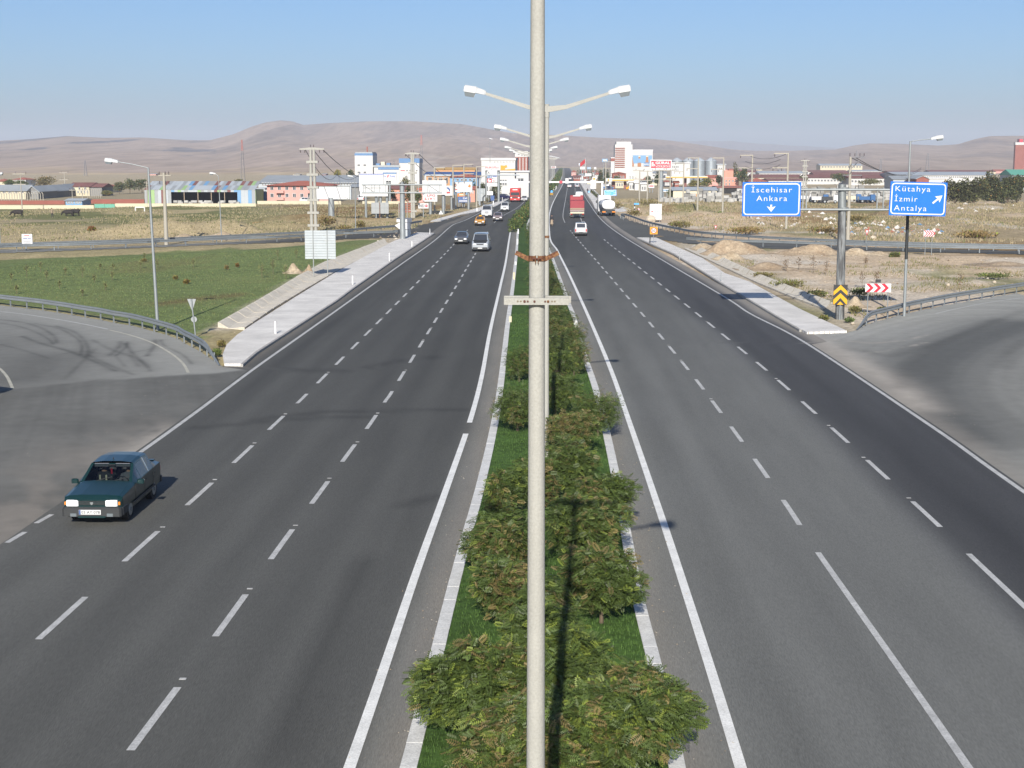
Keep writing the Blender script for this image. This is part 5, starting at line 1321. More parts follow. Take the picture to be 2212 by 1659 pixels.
sw = MB(); nn = 14
for k in range(nn):
    a0, a1 = 2 * math.pi * k / nn, 2 * math.pi * (k + 1) / nn
    sw.cyl((.36 + .18 * math.cos(a0), -.42 - .05 * math.sin(a0), .86 + .17 * math.sin(a0)), (.36 + .18 * math.cos(a1), -.42 - .05 * math.sin(a1), .86 + .17 * math.sin(a1)), .014, n=6)
sw.build('steering_wheel', M('black_trim'), t)
MB().box((0.02, 2.02, .985), (1.2, .16, .03)).build('boot_lip', M('teal_paint'), t)
MB().cyl((-.03, .1, 1.40), (-.03, .1, 1.47), .02, .008, 6).build('aerial', M('black_trim'), t)
Rz = Matrix.Rotation(.02, 3, 'Z')
seated_person('driver in a dark grey shirt behind the wheel of the teal car', PC + Rz @ Vector((.36, .20, .34)), .02, 'cloth_grey')
seated_person('passenger in a dark jacket with cream lapels in the teal car', PC + Rz @ Vector((-.36, .22, .34)), .02, 'cloth_dark', 'cloth_cream', False)
tag(MB().bevbox((0, 0, 0), (.05, .02, .16), .008).build('pennant', M('sign_red'), loc=PC + Rz @ Vector((0, -.22, 1.13))), 'small red and white pennant hanging from the mirror of the teal car', 'pennant')

def simple_car(name, label, u, v, body_m, spec, front=True, rz=0.0, lamps='lamp_glint', plate=True, extra=None, cat='car', ends=None):
    """u, v: middle of the end of the vehicle that faces the camera, on the road"""
    S = spec['st']; L = S[-1][0] - S[0][0]; p = G(u, v)
    rr = rz if front else rz + math.pi
    dist = -S[0][0] if front else S[-1][0]
    P = Vector((p.x + math.sin(rz) * 0, p.y + dist, 0))
    t, R, St = vehicle(name, label, cat, P, rr, spec, body_m)
    y0, w0 = S[0][0], S[0][1]; zl = spec.get('zl', .66)
    for s in (-1, 1):
        MB().bevbox((s * w0 * .74, y0 - .01, zl), (w0 * .42, .10, .15), .03).build('headlight', M(lamps), t)
        MB().bevbox((s * S[-1][1] * .86, S[-1][0], zl + .1), (.16, .06, spec.get('tl', .22)), .02).build('tail_light', M('lamp_red'), t)
        ym, zm = spec.get('mir', (-.62, .95)); MB().bevbox((s * (S[3][1] + .10), ym, zm), (.18, .09, .14), .03).build('mirror', M('black_trim'), t)
    MB().bevbox((0, y0 - .03, zl), (w0 * .95, .06, .09), .02).build('grille', M('black_trim'), t)
    MB().bevbox((0, y0 - .03, S[0][2] + .13), (w0 * 2.02, .16, .22), .04).build('front_bumper', M(spec.get('bm', 'grey_trim')), t)
    MB().bevbox((0, S[-1][0] + .02, S[-1][2] + .13), (S[-1][1] * 2.02, .14, .2), .04).build('rear_bumper', M(spec.get('bm', 'grey_trim')), t)
    plate_on(t, y0 - .125, S[0][2] + .15, '', w=.5); MB().box((0, S[-1][0] + .105, S[-1][2] + .33), (.5, .016, .12)).build('number_plate', M('plate'), t)
    return t, P, rr
paint('grey_paint', (.13, .135, .145), .3, .6, .3); paint('silver_paint', (.36, .385, .41), .3, .6, .3); paint('white_paint', (.52, .52, .52), .3, .5)
paint('taxi_paint', (.58, .27, .008), .3, .6); paint('maroon_paint', (.26, .20, .19), .35, .4); paint('red_paint', (.40, .03, .025), .35, .5); paint('navy_paint', (.012, .014, .05), .25, .8); paint('blue_paint', (.03, .10, .24), .35, .5); paint('dark_red', (.24, .025, .035), .5, .1)
def scaled(sp, ky=1.0, kz=1.0, kx=1.0, **kw):
    d = dict(sp); d['st'] = [(y * ky, w * kx, z0, zb * kz, wr * kx, zr * kz) for y, w, z0, zb, wr, zr in sp['st']]; d['axles'] = tuple(a * ky for a in sp['axles']); d['track'] = sp['track'] * kx
    d.update(kw); return d
HATCH = dict(st=[(-1.95, .72, .30, .62, .70, .68), (-1.86, .78, .24, .70, .76, .77), (-.95, .80, .20, .86, .74, .93), (-.75, .80, .20, .88, .71, .96), (-.15, .80, .20, .90, .58, 1.36), (.60, .80, .20, .91, .58, 1.40), (1.35, .79, .20, .92, .57, 1.36), (1.72, .78, .24, .92, .66, 1.02), (1.80, .76, .28, .88, .70, .92)],
             win={(3, 'top'): ('windscreen', (.07, .05, .06, .06)), (3, 'side'): (.55, .04, .10, .13), (4, 'side'): (.03, .03, .07, .13), (5, 'side'): (.05, .10, .07, .13), (6, 'top'): ('rear_window', (.10, .10, .08, .08))},
             cab=(-.8, 1.5, .70, .42), seats=(.28, 1.0), axles=(-1.2, 1.2), track=1.38, r=.28, ww=.17)
VAN = dict(st=[(-2.38, .80, .26, .70, .76, .78), (-2.28, .90, .22, .84, .84, .92), (-1.75, .94, .20, 1.05, .84, 1.20), (-1.62, .94, .20, 1.10, .83, 1.24), (-.80, .95, .20, 1.12, .74, 1.90), (.50, .95, .20, 1.12, .76, 1.95), (1.60, .95, .20, 1.12, .76, 1.94), (2.30, .94, .22, 1.12, .74, 1.90), (2.40, .92, .28, 1.10, .78, 1.60)],
           win={(3, 'top'): ('windscreen', (.05, .05, .05, .05)), (3, 'side'): (.5, .04, .10, .13), (4, 'side'): (.03, .03, .07, .15), (5, 'side'): (.04, .04, .07, .15), (6, 'side'): (.05, .12, .07, .15)},
           cab=(-1.5, 2.0, .80, .60), seats=(-.5, .5), axles=(-1.55, 1.5), track=1.62, r=.32, ww=.20, zl=.82, mir=(-1.35, 1.22))
ESTATE = dict(st=[(-2.05, .76, .30, .62, .73, .70), (-1.95, .82, .24, .72, .80, .80), (-1.1, .84, .20, .90, .76, 1.0), (-.9, .84, .20, .93, .74, 1.04), (-.3, .84, .20, .95, .66, 1.66), (.6, .84, .20, .96, .68, 1.74), (1.7, .83, .20, .97, .68, 1.72), (2.0, .82, .24, .97, .70, 1.05), (2.06, .80, .28, .90, .74, .96)],
              win={(3, 'top'): ('windscreen', (.07, .05, .06, .06)), (3, 'side'): (.55, .04, .10, .13), (4, 'side'): (.03, .03, .07, .13), (5, 'side'): (.05, .06, .07, .13), (6, 'top'): ('rear_window', (.10, .14, .10, .10))},
              cab=(-.9, 1.7, .72, .45), seats=(.2, 1.0), axles=(-1.3, 1.25), track=1.45, r=.29, ww=.17, tl=.34)

# oncoming traffic
t, P, rr = simple_car('van', 'silver van with a black bonnet coming towards the camera', 1037, 544, 'silver_paint', VAN, cat='van')
bn = MB(); vs = [(-.62, -2.235, .90), (.62, -2.235, .90), (.80, -1.72, 1.215), (-.80, -1.72, 1.215)]; bn.add([(x, y - .03, z + .055) for x, y, z in vs] + [(x, y + .03, z - .03) for x, y, z in vs], [(0, 1, 2, 3), (7, 6, 5, 4), (0, 4, 5, 1), (1, 5, 6, 2), (2, 6, 7, 3), (3, 7, 4, 0)]).build('bonnet', M('black_trim'), t)
simple_car('saloon_car', 'grey saloon car driving beside the silver van', 995, 528, 'grey_paint', SAL)
t, P, rr = simple_car('taxi', 'yellow taxi with a roof sign behind the grey saloon', 1036, 488, 'taxi_paint', HATCH, cat='taxi')
MB().bevbox((0, .1, 1.50), (.42, .2, .16), .03).build('roof_sign', M('sign_yellow'), t)
t, P, rr = simple_car('minibus', 'white minibus van behind the yellow taxi', 1051, 470, 'white_paint', scaled(VAN, 1.05, 1.08, 1.03), cat='minibus')
for z in (.98, 1.08): MB().box((0, -2.47, z), (.8 - z * .2, .02, .05)).build('front_print', M('ink_grey'), t)
simple_car('hatchback_car', 'dull brown and white hatchback car behind the silver van', 1074.5, 478.5, 'maroon_paint', HATCH, front=True)
simple_car('van', 'small white van with a dark grey bumper in front of the red lorry', 1090, 457, 'white_paint', scaled(VAN, .82, .93, .88, axles=(-1.25, 1.2), cab=(-1.2, 1.6, .70, .55)), cat='van')
simple_car('hatchback_car', 'white car half hidden by the post beside the red lorry', 1132, 436, 'white_paint', HATCH)
simple_car('saloon_car', 'dark car turning out of the side road by the shop pylon', 1091, 431, 'navy_paint', SAL, rz=1.1)
# a dark car at the very edge on the ramp
pe = G(-118, 858); vehicle('saloon_car', 'dark blue car mostly outside the picture on the skid-marked ramp', 'car', (pe.x - .22, pe.y + .9, 0), 1.2, SAL, 'navy_paint')
# traffic going away
simple_car('estate_car', 'white tall estate car seen from behind in the middle lane', 1254, 510, 'white_paint', ESTATE, front=False, rz=.03)
simple_car('van', 'plain white van ahead of the red lorry on the far side', 1251, 433, 'white_paint', scaled(VAN, 1.0, 1.1, 1.05), front=False, cat='van')
simple_car('hatchback_car', 'small white car far ahead in the passing lane', 1230, 406.5, 'white_paint', HATCH, front=False)
simple_car('estate_car', 'pale silver car far ahead by the far pavement', 1246.5, 406, 'silver_paint', ESTATE, front=False)
simple_car('hatchback_car', 'tiny white car at the far crest in the passing lane', 1231.5, 389, 'white_paint', HATCH, front=False)
simple_car('van', 'tiny white van among trucks far down the road', 1242, 388.5, 'white_paint', VAN, front=False, cat='van')
simple_car('hatchback_car', 'white car parked below the pink apartment house', 662, 440, 'white_paint', HATCH, rz=1.45)
simple_car('pickup_truck', 'white pickup standing in the gateway by the large white billboard', 779, 436, 'white_paint', ESTATE, front=False)
simple_car('estate_car', 'yellow taxi waiting by the fuel kiosk', 1367, 410.5, 'taxi_paint', SAL, rz=1.4, cat='taxi')
simple_car('estate_car', 'dark blue car parked beside the distance board', 1313, 409.5, 'blue_paint', ESTATE, rz=1.5)

# red open truck coming
def truck_wheels(t, ys, w, r=.5, ww=.3):
    for yy in ys:
        for s in (-1, 1):
            wo = MB().cyl((-ww / 2, 0, 0), (ww / 2, 0, 0), r, n=18).build('wheel', M('tyre'), t, True); wo.location = (s * (w / 2 - ww / 2), yy, r)
            MB().cyl((s * (ww / 2 - .02), 0, 0), (s * (ww / 2 + .01), 0, 0), r * .55, n=12).build('rim', M('rim'), wo, True)
p = G(1112.5, 436.5)
t = thing('lorry', 'bright red lorry with a tall red box coming round the bend', 'lorry', (p.x, p.y + 3.5, 0), 0, 'vehicles on the road')
MB().bevbox((0, -2.7, 1.55), (2.35, 1.7, 1.9), .12).build('cab', M('red_paint'), t); MB().bevbox((0, -3.565, 1.95), (2.0, .04, .75), .02).build('windscreen', M('window_dark'), t)
MB().bevbox((0, .9, 2.05), (2.5, 5.4, 2.5), .05).build('cargo_box', M('red_paint'), t); MB().bevbox((0, -2.6, 2.85), (2.3, 1.1, .7), .15).build('roof_deflector', M('red_paint'), t)
MB().box((0, -3.17, 2.95), (1.2, .03, .22)).build('front_board', M('sign_white'), t)
MB().bevbox((0, -3.55, .65), (2.4, .2, .4), .04).build('front_bumper', M('red_paint'), t); MB().box((0, -3.57, 1.2), (1.4, .05, .35)).build('grille', M('black_trim'), t)
MB().box((0, .5, .75), (.9, 6.2, .25)).build('chassis', M('black_trim'), t)
for s in (-1, 1):
    MB().bevbox((s * .9, -3.6, 1.05), (.35, .1, .22), .03).build('headlight', M('lamp_glint'), t); MB().bevbox((s * 1.38, -3.3, 2.0), (.16, .1, .45), .03).build('mirror', M('black_trim'), t)
MB().box((0, -3.66, .62), (.5, .02, .12)).build('number_plate', M('plate'), t)
truck_wheels(t, (-2.6, 1.8), 2.4, .48)
# red tipper seen from behind
p = G(1246.8, 471.5)
t = thing('lorry', 'dark red tipper lorry seen from behind with pale dusty tailboards', 'lorry', (p.x, p.y, 0), 0.015, 'vehicles on the road')
MB().bevbox((0, 3.4, 2.15), (2.46, 6.6, 1.75), .03).build('cargo_body', M('dark_red'), t)
for k, z in enumerate((1.30, 1.62)): MB().bevbox((0, .06, z), (2.46, .08, .27), .012).build('tail_board', M('cloth_tan') if k == 1 else M('maroon_paint'), t)
MB().bevbox((0, .02, .95), (2.40, .12, .26), .02).build('rear_beam', M('cloth_cream'), t)
MB().bevbox((0, 5.9, 2.9), (2.3, 1.9, 1.5), .15).build('cab', M('red_paint'), t); MB().bevbox((0, 4.9, 3.45), (2.35, .5, .8), .08).build('head_board', M('dark_red'), t)
MB().box((0, 4.55, 3.75), (1.3, .06, .16)).build('white_strip', M('sign_white'), t)
MB().box((0, 3.8, .7), (.9, 7, .3)).build('chassis', M('black_trim'), t)
for s in (-1, 1):
    MB().bevbox((s * 1.0, -.05, .72), (.3, .08, .14), .02).build('tail_light', M('lamp_red'), t); MB().bevbox((s * 1.34, 6.3, 2.6), (.16, .1, .5), .03).build('mirror', M('black_trim'), t); MB().box((s * .9, .25, .5), (.6, .03, .6)).build('mud_flap', M('black_trim'), t)
truck_wheels(t, (.9, 2.1, 6.0), 2.4, .5)
# tanker
p = G(1315.5, 467.3)
t = thing('tanker_lorry', 'white tanker lorry with an aluminium tank leaving by the slip road', 'tanker', (p.x, p.y, 0), .10, 'vehicles on the road')
tk = MB(); n = 20; vs = []
for y, k in ((.45, .80), (.55, .97), (.75, 1.0), (5.6, 1.0), (5.75, .9)):
    for i in range(n):
        a = 2 * math.pi * i / n; x = 1.2 * k * math.copysign(abs(math.cos(a)) ** .75, math.cos(a)); z = 2.05 + .82 * k * math.copysign(abs(math.sin(a)) ** .75, math.sin(a)); vs.append((x, y, z))
fs = []
for j in range(4): fs += [(j * n + i, j * n + (i + 1) % n, j * n + n + (i + 1) % n, j * n + n + i) for i in range(n)]
fs += [tuple(range(n - 1, -1, -1)), tuple(range(4 * n, 5 * n))]
tk.add(vs, fs, 0).build('tank', M('white_metal'), t, True)
for y in (1.6, 3.1, 4.6): MB().cyl((0, y, 2.80), (0, y, 3.0), .28, n=12).build('hatch', M('dull_steel'), t)
MB().bevbox((0, 7.0, 1.95), (2.4, 1.9, 2.5), .15).build('cab', M('white_paint'), t); MB().bevbox((0, 6.9, 3.35), (2.35, 1.4, .5), .1).build('sign_board', M('white_paint'), t)
MB().box((0, .5, 1.0), (2.3, .3, .45)).build('rear_frame', M('grey_trim'), t); MB().box((0, 3.6, .8), (.9, 7.5, .3)).build('chassis', M('black_trim'), t)
for s in (-1, 1):
    MB().bevbox((s * .88, .30, .78), (.62, .06, .18), .02).build('tail_light', M('lamp_amber'), t); MB().bevbox((s * 1.36, 7.6, 2.4), (.18, .1, .5), .03).build('mirror', M('black_trim'), t); MB().box((s * 1.05, 2.2, 1.1), (.34, 2.6, .12)).build('mud_guard', M('grey_trim'), t)
MB().box((0, .28, .62), (1.0, .05, .14)).build('number_plate', M('plate'), t)
truck_wheels(t, (1.4, 2.7, 7.0), 2.45, .5)
# vehicles in the marble yard
for (u, v, cab_m, body_m, lab, rz) in ((1771, 438, 'blue_paint', 'white_paint', 'blue and white tractor unit parked in the stone yard', 1.5), (1793, 439, 'white_paint', 'black_trim', 'white forklift standing by the gantry post in the stone yard', 1.4), (1842, 437, 'blue_paint', 'cloth_cream', 'blue farm trailer parked right of the gantry post', 1.5), (1872, 438, 'blue_paint', 'blue_paint', 'blue tipped trailer under the Kütahya sign', 1.6), (1742, 436, 'white_paint', 'white_paint', 'white van nose showing beside the İscehisar panel', 1.2)):
    p = G(u, v); t = thing('parked_truck', lab, 'truck', p, rz, 'trucks in the stone yard')
    MB().bevbox((0, -1.3, 1.2), (1.8, 1.2, 1.5), .12).build('cab', M(cab_m), t); MB().bevbox((0, .7, 1.1), (1.9, 2.6, .8), .04).build('bed', M(body_m), t); MB().bevbox((0, -1.92, 1.5), (1.5, .03, .5), .02).build('windscreen', M('window_dark'), t)
    truck_wheels(t, (-1.2, 1.2), 1.8, .4, .25)

standing_person('person in a black headscarf and tan skirt crossing the dark road', G(1192, 488.5), math.pi * .9, 'cloth_dark', 'cloth_tan', .10, 'cloth_dark', skirt=True)
standing_person('person in dark clothes walking on the far pavement', G(1269.3, 419.5), .4, 'cloth_dark', 'cloth_blue', .25)
standing_person('herder standing on the plain between the black cows', G(113, 471.5), 1.0, 'cloth_tan', 'cloth_dark', .1)
cow('black cow grazing alone on the plain', G(39, 468.5), -1.45)
cow('black cow grazing next to another in front of the green gate', G(149.5, 468), -1.5)
cow('black cow with its head down, farther one of the pair by the green gate', G(162, 466.8), -1.4)
t = thing('magpie', 'small black and white bird on the dirt mound', 'bird', G(176, 488.5) + Vector((0, 0, .9)), 1.0)
skin_body('body', [((0, 0, .16), .06), ((0, -.10, .22), .05), ((0, -.16, .27), .035), ((0, -.23, .26), .008), ((0, .14, .14), .03), ((0, .34, .12), .02)], [(0, 1), (1, 2), (2, 3), (0, 4), (4, 5)], (['cow_black', 'sign_white'], lambda c: 1 if c.z < .13 else 0), parent=t)
# ------------------------------------------------------------------ plants
RNG = np.random.default_rng(11)
def rot_frames(n, axis, up_bias):
    """orthonormal frames whose first axis is the given direction and whose third leans upwards"""
    a = axis / (np.linalg.norm(axis, axis=1)[:, None] + 1e-9)
    r = RNG.normal(size=(n, 3)) * .45 + np.array([0, 0, up_bias])
    b = np.cross(r, a); b /= np.linalg.norm(b, axis=1)[:, None] + 1e-9
    c = np.cross(a, b)
    return a, b, c
def frond_template(pairs=6):
    """a compound leaf along +x: two rows of leaflets and one at the tip"""
    V, F = [], []
    def leaflet(o, d, l, w_):
        d = np.array(d, float); d /= np.linalg.norm(d); s = np.array([-d[1], d[0], 0.]); o = np.array(o, float); n = len(V)
        V.extend([o, o + d * l * .5 + s * w_ + [0, 0, .02], o + d * l + [0, 0, -.10 * l], o + d * l * .5 - s * w_ + [0, 0, .02]]); F.append((n, n + 1, n + 2, n + 3))
    for k in range(pairs):
        x = .18 + .72 * k / (pairs - 1); z = -.28 * x * x
        ln = .36 * (1 - .45 * abs(k / (pairs - 1) - .4))
        for s in (-1, 1): leaflet((x, 0, z), (.35, s, -.18), ln, .062)
    leaflet((.92, 0, -.25), (1, 0, -.3), .26, .07)
    return np.array(V), np.array(F)
FT, FF = frond_template(6); FT4, FF4 = frond_template(4)
QT = np.array([[0, -.35, 0], [.6, -.42, .06], [1.0, 0, -.05], [.5, .42, .06]]); QF = np.array([[0, 1, 2, 3]])
def scatter_leaves(pos, axis, size, tmpl, faces, up, col):
    n = len(pos); a, b, c = rot_frames(n, axis, up)
    V = pos[:, None, :] + (tmpl[None, :, 0, None] * a[:, None, :] + tmpl[None, :, 1, None] * b[:, None, :] + tmpl[None, :, 2, None] * c[:, None, :]) * size[:, None, None]
    F = faces[None] + (np.arange(n) * len(tmpl))[:, None, None]
    return V.reshape(-1, 3), F.reshape(-1, faces.shape[1]), np.repeat(col, len(tmpl), 0)
def clump_points(n, clumps, shell=.55):
    C_ = np.array(clumps, float); wgt = C_[:, 3] * C_[:, 4] * C_[:, 5]; idx = RNG.choice(len(C_), n, p=wgt / wgt.sum())
    d = RNG.normal(size=(n, 3)); d /= np.linalg.norm(d, axis=1)[:, None]
    r = (shell + (1 - shell) * RNG.random(n) ** .7) * (.88 + .22 * RNG.random(n))
    return C_[idx, :3] + d * C_[idx, 3:] * r[:, None], d
def leaf_colours(n, base, vary=.25, brown=.12, bcol=(.22, .135, .045), fresh=.15, fcol=(.16, .20, .035)):
    c = np.array(base)[None] * (1 + vary * RNG.normal(size=(n, 1))).clip(.45, 1.7)
    c = np.where((RNG.random(n) < brown)[:, None], np.array(bcol)[None] * (.7 + .6 * RNG.random((n, 1))), c)
    return np.where((RNG.random(n) < fresh)[:, None], np.array(fcol)[None] * (.7 + .5 * RNG.random((n, 1))), c)
def bush_obj(name, label, cat, loc, clumps, n, size, tmpl=FT, faces=FF, base=(.065, .095, .028), brown=.12, fresh=.15, group=None, up=.9, trunk=.05, parts=True, shell=.45, h=None, material='leaf', axis_up=-.05, spread=1.0):
    t = thing(name, label, cat, loc, 0, group)
    p, d = clump_points(n, clumps, shell)
    d = d * np.array([1, 1, .55]) * spread + np.array([0, 0, axis_up]) + RNG.normal(size=(n, 3)) * np.array([1, 1, .35]) * (1.1 - .75 * spread)
    # browner towards patches, as autumn takes single branches
    if material == 'leaf_far': brown *= .35
    patch = fbm(p[:, 0] * 1.1 + loc[0] * 3, p[:, 1] * 1.1 + p[:, 2] * .8 + loc[1], 5)
    col = leaf_colours(n, base, .22, 0, fresh=fresh)
    bm = RNG.random(n) < brown * 2.2 * sstep(.42, .62, patch)
    col = np.where(bm[:, None], np.array([.165, .130, .050])[None] * (.65 + .7 * RNG.random((n, 1))), col)
    V, F, c = scatter_leaves(p, d, size * (.75 + .5 * RNG.random(n)), tmpl, faces, up, col)
    raw_obj('foliage', V, F, M(material), c, parent=t)
    if trunk:
        mb = MB(); cz = min(c_[2] for c_ in clumps); mb.cyl((0, 0, -.15), (0, 0, max(cz, .4)), trunk, trunk * .7, 7)
        for c_ in clumps: mb.cyl((0, 0, max(cz * .6, .3)), (c_[0] * .7, c_[1] * .7, c_[2]), trunk * .6, trunk * .25, 5)
        mb.build('trunk', M('bark'), t)
    return t
# the locust shrubs of the median
BUSH = [(1018, 1478, 128, 'broad locust shrub left of the foreground post at the bottom edge'), (1330, 1560, 165, 'broad locust shrub right of the foreground post at the bottom edge'), (1190, 1465, 150, 'locust shrub right behind the foreground post at the bottom edge'), (1130, 1640, 150, 'lowest locust shrub in front of the foreground post at the bottom edge'),
        (1078, 1175, 82, 'brown-tipped locust shrub left of the post by the lamp shadow'), (1092, 1275, 72, 'yellow-green locust shrub left of the post overhanging the lawn'), (1262, 1140, 92, 'locust shrub crossed by the shadow of the post'), (1300, 1255, 92, 'dense green locust shrub right of the post over the kerb'),
        (1150, 1040, 55, 'small locust shrub by the grey scrap on the lawn'), (1230, 1010, 66, 'locust shrub at the upper end of the post shadow'), (1306, 1080, 66, 'dark green locust shrub over the right kerb above the arm shadow'),
        (1118, 880, 56, 'brownish locust shrub over the left kerb'), (1200, 850, 58, 'locust shrub with copper leaves behind the post'), (1292, 890, 56, 'locust shrub reaching out over the shoulder'), (1235, 935, 58, 'low locust shrub in front of the outreaching one'),
        (1122, 782, 36, 'olive locust shrub left of the post at mid-height'), (1205, 795, 46, 'copper-tipped locust shrub right of the post at mid-height'), (1240, 770, 36, 'green locust shrub by the right kerb at mid-height'), (1200, 722, 40, 'locust shrub below the white marker block'), (1240, 728, 28, 'small locust shrub next to the white marker block')]
for k, (u, v, r, lab) in enumerate(BUSH):
    cz = 1.05 if v > 1000 else 1.0
    c = G(u, v, cz); s = depth(c) / FPX; R_ = r * s * 1.10
    loc = Vector((c.x, c.y, .1)); cl = [(0, 0, cz - .1, R_ * .55, R_ * .55, .62)]
    for j in range(24):
        a = j * 2.4 + k; q = .12 + .62 * (j / 23) ** .5; f = random.uniform(.20, .31); cl.append((R_ * q * math.cos(a), R_ * q * math.sin(a), cz + random.uniform(-.6, .65) * (1.15 - q), R_ * f, R_ * f, .26 + .1 * random.random()))
    near = v > 1300
    n = int((3000 if near else 2100 if v > 900 else 1300) * (R_ / 1.1) ** 1.6)
    bush_obj('locust_shrub', lab, 'shrub', loc, cl, int(n * 1.7), .185 if near else .175, FT if v > 1000 else FT4, FF if v > 1000 else FF4, base=(.062, .092, .021), brown=(.08, .14, .22)[k % 3] if not near else .12, fresh=.16 if near else .08, group='locust shrubs on the median', spread=.35, shell=.80, up=.6)
yy = [66, 69.5, 73, 77, 81, 85, 89.5, 94, 98.5, 103, 108, 113, 119, 125, 131, 138, 145, 153, 161, 170, 180, 190]
for k, y in enumerate(yy):
    xm = (X_at(L_KERB, y) * .42 + X_at(R_KERB, y) * .58) + random.uniform(-.25, .25); R_ = random.uniform(1.05, 1.4)
    cl = [(0, 0, 1.1, R_ * .8, R_ * .8, .85)] + [(R_ * .5 * math.cos(a), R_ * .5 * math.sin(a), 1.15 + random.uniform(-.3, .3), R_ * .5, R_ * .5, .5) for a in (0.3, 1.6, 2.9, 4.2, 5.4)]
    bush_obj('locust_shrub', 'rusty green locust shrub, %s beyond the white marker block' % ORD[k], 'shrub', Vector((xm, y, .1)), cl, 1500 if y < 110 else 700, .21, FT4, FF4, base=(.064, .090, .024), brown=.18, fresh=.06, spread=.35, shell=.7, up=1.2, group='locust shrubs on the median')
# clipped hedge along the far median
def hedge(label, xs, ys, w_, h, n, size, col):
    p = np.stack([np.interp(ys_ := np.sort(RNG.uniform(ys[0], ys[-1], n)), ys, xs) + RNG.uniform(-w_ / 2, w_ / 2, n), ys_, RNG.uniform(.1, h, n) * (.8 + .3 * vnoise(ys_ * .3, ys_ * 0, 3))], 1)
    d = RNG.normal(size=(n, 3)); V, F, c = scatter_leaves(p, d, np.full(n, size), QT, QF, .3, leaf_colours(n, col, .3, .04, fresh=.03))
    o = raw_obj('hedge', V, F, M('leaf_far'), c); return tag(o, label, 'hedge', kind='stuff')
hedge('dark green hedge along the median before its far nose', [-7.0, -6.7, -6.4, -5.4], [200, 260, 385, 408], 1.5, 1.9, 11000, .24, (.060, .085, .026))
hedge('dark green hedge on the far median behind the white posts', [-4.4, -3.4, -3.0, -2.9], [412, 600, 900, 1300], 2.2, 2.3, 5200, .6, (.055, .078, .026))

# ------------------------------------------------------------------ grass
def blades(name, label, n, sampler, h, wd, colf, lean=.35, tri=True, zf=None):
    X, Y = sampler(n); n = len(X); z = zf(X, Y) if zf is not None else np.full(n, .1)
    a = RNG.uniform(0, 2 * np.pi, n); hh = h * (.55 + .8 * RNG.random(n)); ww = wd * (.7 + .6 * RNG.random(n))
    la = RNG.uniform(0, 2 * np.pi, n); ll = hh * lean * RNG.random(n)
    p0 = np.stack([X - np.cos(a) * ww / 2, Y - np.sin(a) * ww / 2, z - .02], 1); p1 = np.stack([X + np.cos(a) * ww / 2, Y + np.sin(a) * ww / 2, z - .02], 1)
    p2 = np.stack([X + np.cos(la) * ll, Y + np.sin(la) * ll, z + hh], 1)
    V = np.stack([p0, p1, p2], 1).reshape(-1, 3); F = np.arange(3 * n).reshape(-1, 3)
    o = raw_obj(name, V, F, M('grass_blade'), np.repeat(colf(X, Y, n), 3, 0)); return tag(o, label, 'grass', kind='stuff')
def med_sampler(n):
    Y = 17 + 75 * RNG.random(n * 2) ** 1.6; t = RNG.random(n * 2)
    X = X_at(L_KERB, Y) + .30 + t * (X_at(R_KERB, Y) - X_at(L_KERB, Y) - .60)
    return X[:n], Y[:n]
def lawn_col(X, Y, n):
    v = .75 + .5 * fbm(X * .8, Y * .8, 7) + .18 * RNG.normal(size=n)
    return np.stack([.062 * v, .112 * v, .026 * v], 1).clip(.01, .4)
blades('lawn_grass', 'short green grass on the median lawn', 62000, med_sampler, .085, .022, lawn_col)
def region_sampler(x0, x1, y0, y1, test):
    def f(n):
        X = RNG.uniform(x0, x1, n * 2); Y = RNG.uniform(y0, y1, n * 2); u, v = proj(np.stack([X, Y, 0 * X], 1)); k = test(u, v, X, Y)
        return X[k][:n], Y[k][:n]
    return f
def zground(X, Y): return np.maximum(zg(X, Y), -.05)
GREEN_IN = [(-200, 570), (0, 566), (330, 552), (560, 540), (840, 520), (700, 568), (600, 624), (480, 696), (420, 715), (364, 706), (250, 680), (120, 659), (0, 648), (-200, 636)]
def gcol(X, Y, n):
    v = .8 + .4 * fbm(X * .3, Y * .3, 7) + .2 * RNG.normal(size=n)
    c = np.stack([.112 * v, .148 * v, .052 * v], 1); b = RNG.random(n) < .10
    return np.where(b[:, None], np.array([.20, .17, .075])[None] * np.ones((n, 1)), c).clip(.01, .5)
blades('field_grass', 'short green grass of the field inside the loop', 26000, region_sampler(-52, -12, 82, 170, lambda u, v, X, Y: inpoly(u, v, GREEN_IN)), .07, .05, gcol, zf=zground)
def dcol(a, b, g=.1):
    def f(X, Y, n):
        t = RNG.random((n, 1)); c = np.array(a)[None] * t + np.array(b)[None] * (1 - t); k = RNG.random(n) < g
        return np.where(k[:, None], np.array([.11, .12, .045])[None] * np.ones((n, 1)), c)
    return f
OFFROAD_L = lambda u, v, X, Y: (u < 1000) & (v > 436) & (v < 530) & (X < X_at(L_ED, Y) - 5) & (fbm(X * .07, Y * .05, 71) > .36 + .25 * RNG.random(len(X))) & (near_mask(X, Y) > .15)
blades('dry_grass', 'dry straw-coloured grass over the plain on the left', 34000, region_sampler(-110, -18, 175, 335, OFFROAD_L), .22, .14, dcol((.29, .245, .155), (.22, .185, .105), .34), .7, zf=zground)
OFFROAD_R = lambda u, v, X, Y: (v > 428) & (v < 532) & (X > X_at(R_ED, Y) + 6) & (fbm(X * .07, Y * .05, 72) > .36 + .25 * RNG.random(len(X))) & (near_mask(X, Y) > .6)
blades('dry_grass', 'dry brown weeds over the waste ground on the right', 48000, region_sampler(9, 110, 150, 380, OFFROAD_R), .30, .15, dcol((.31, .255, .16), (.22, .18, .105), .2), .7, zf=zground)
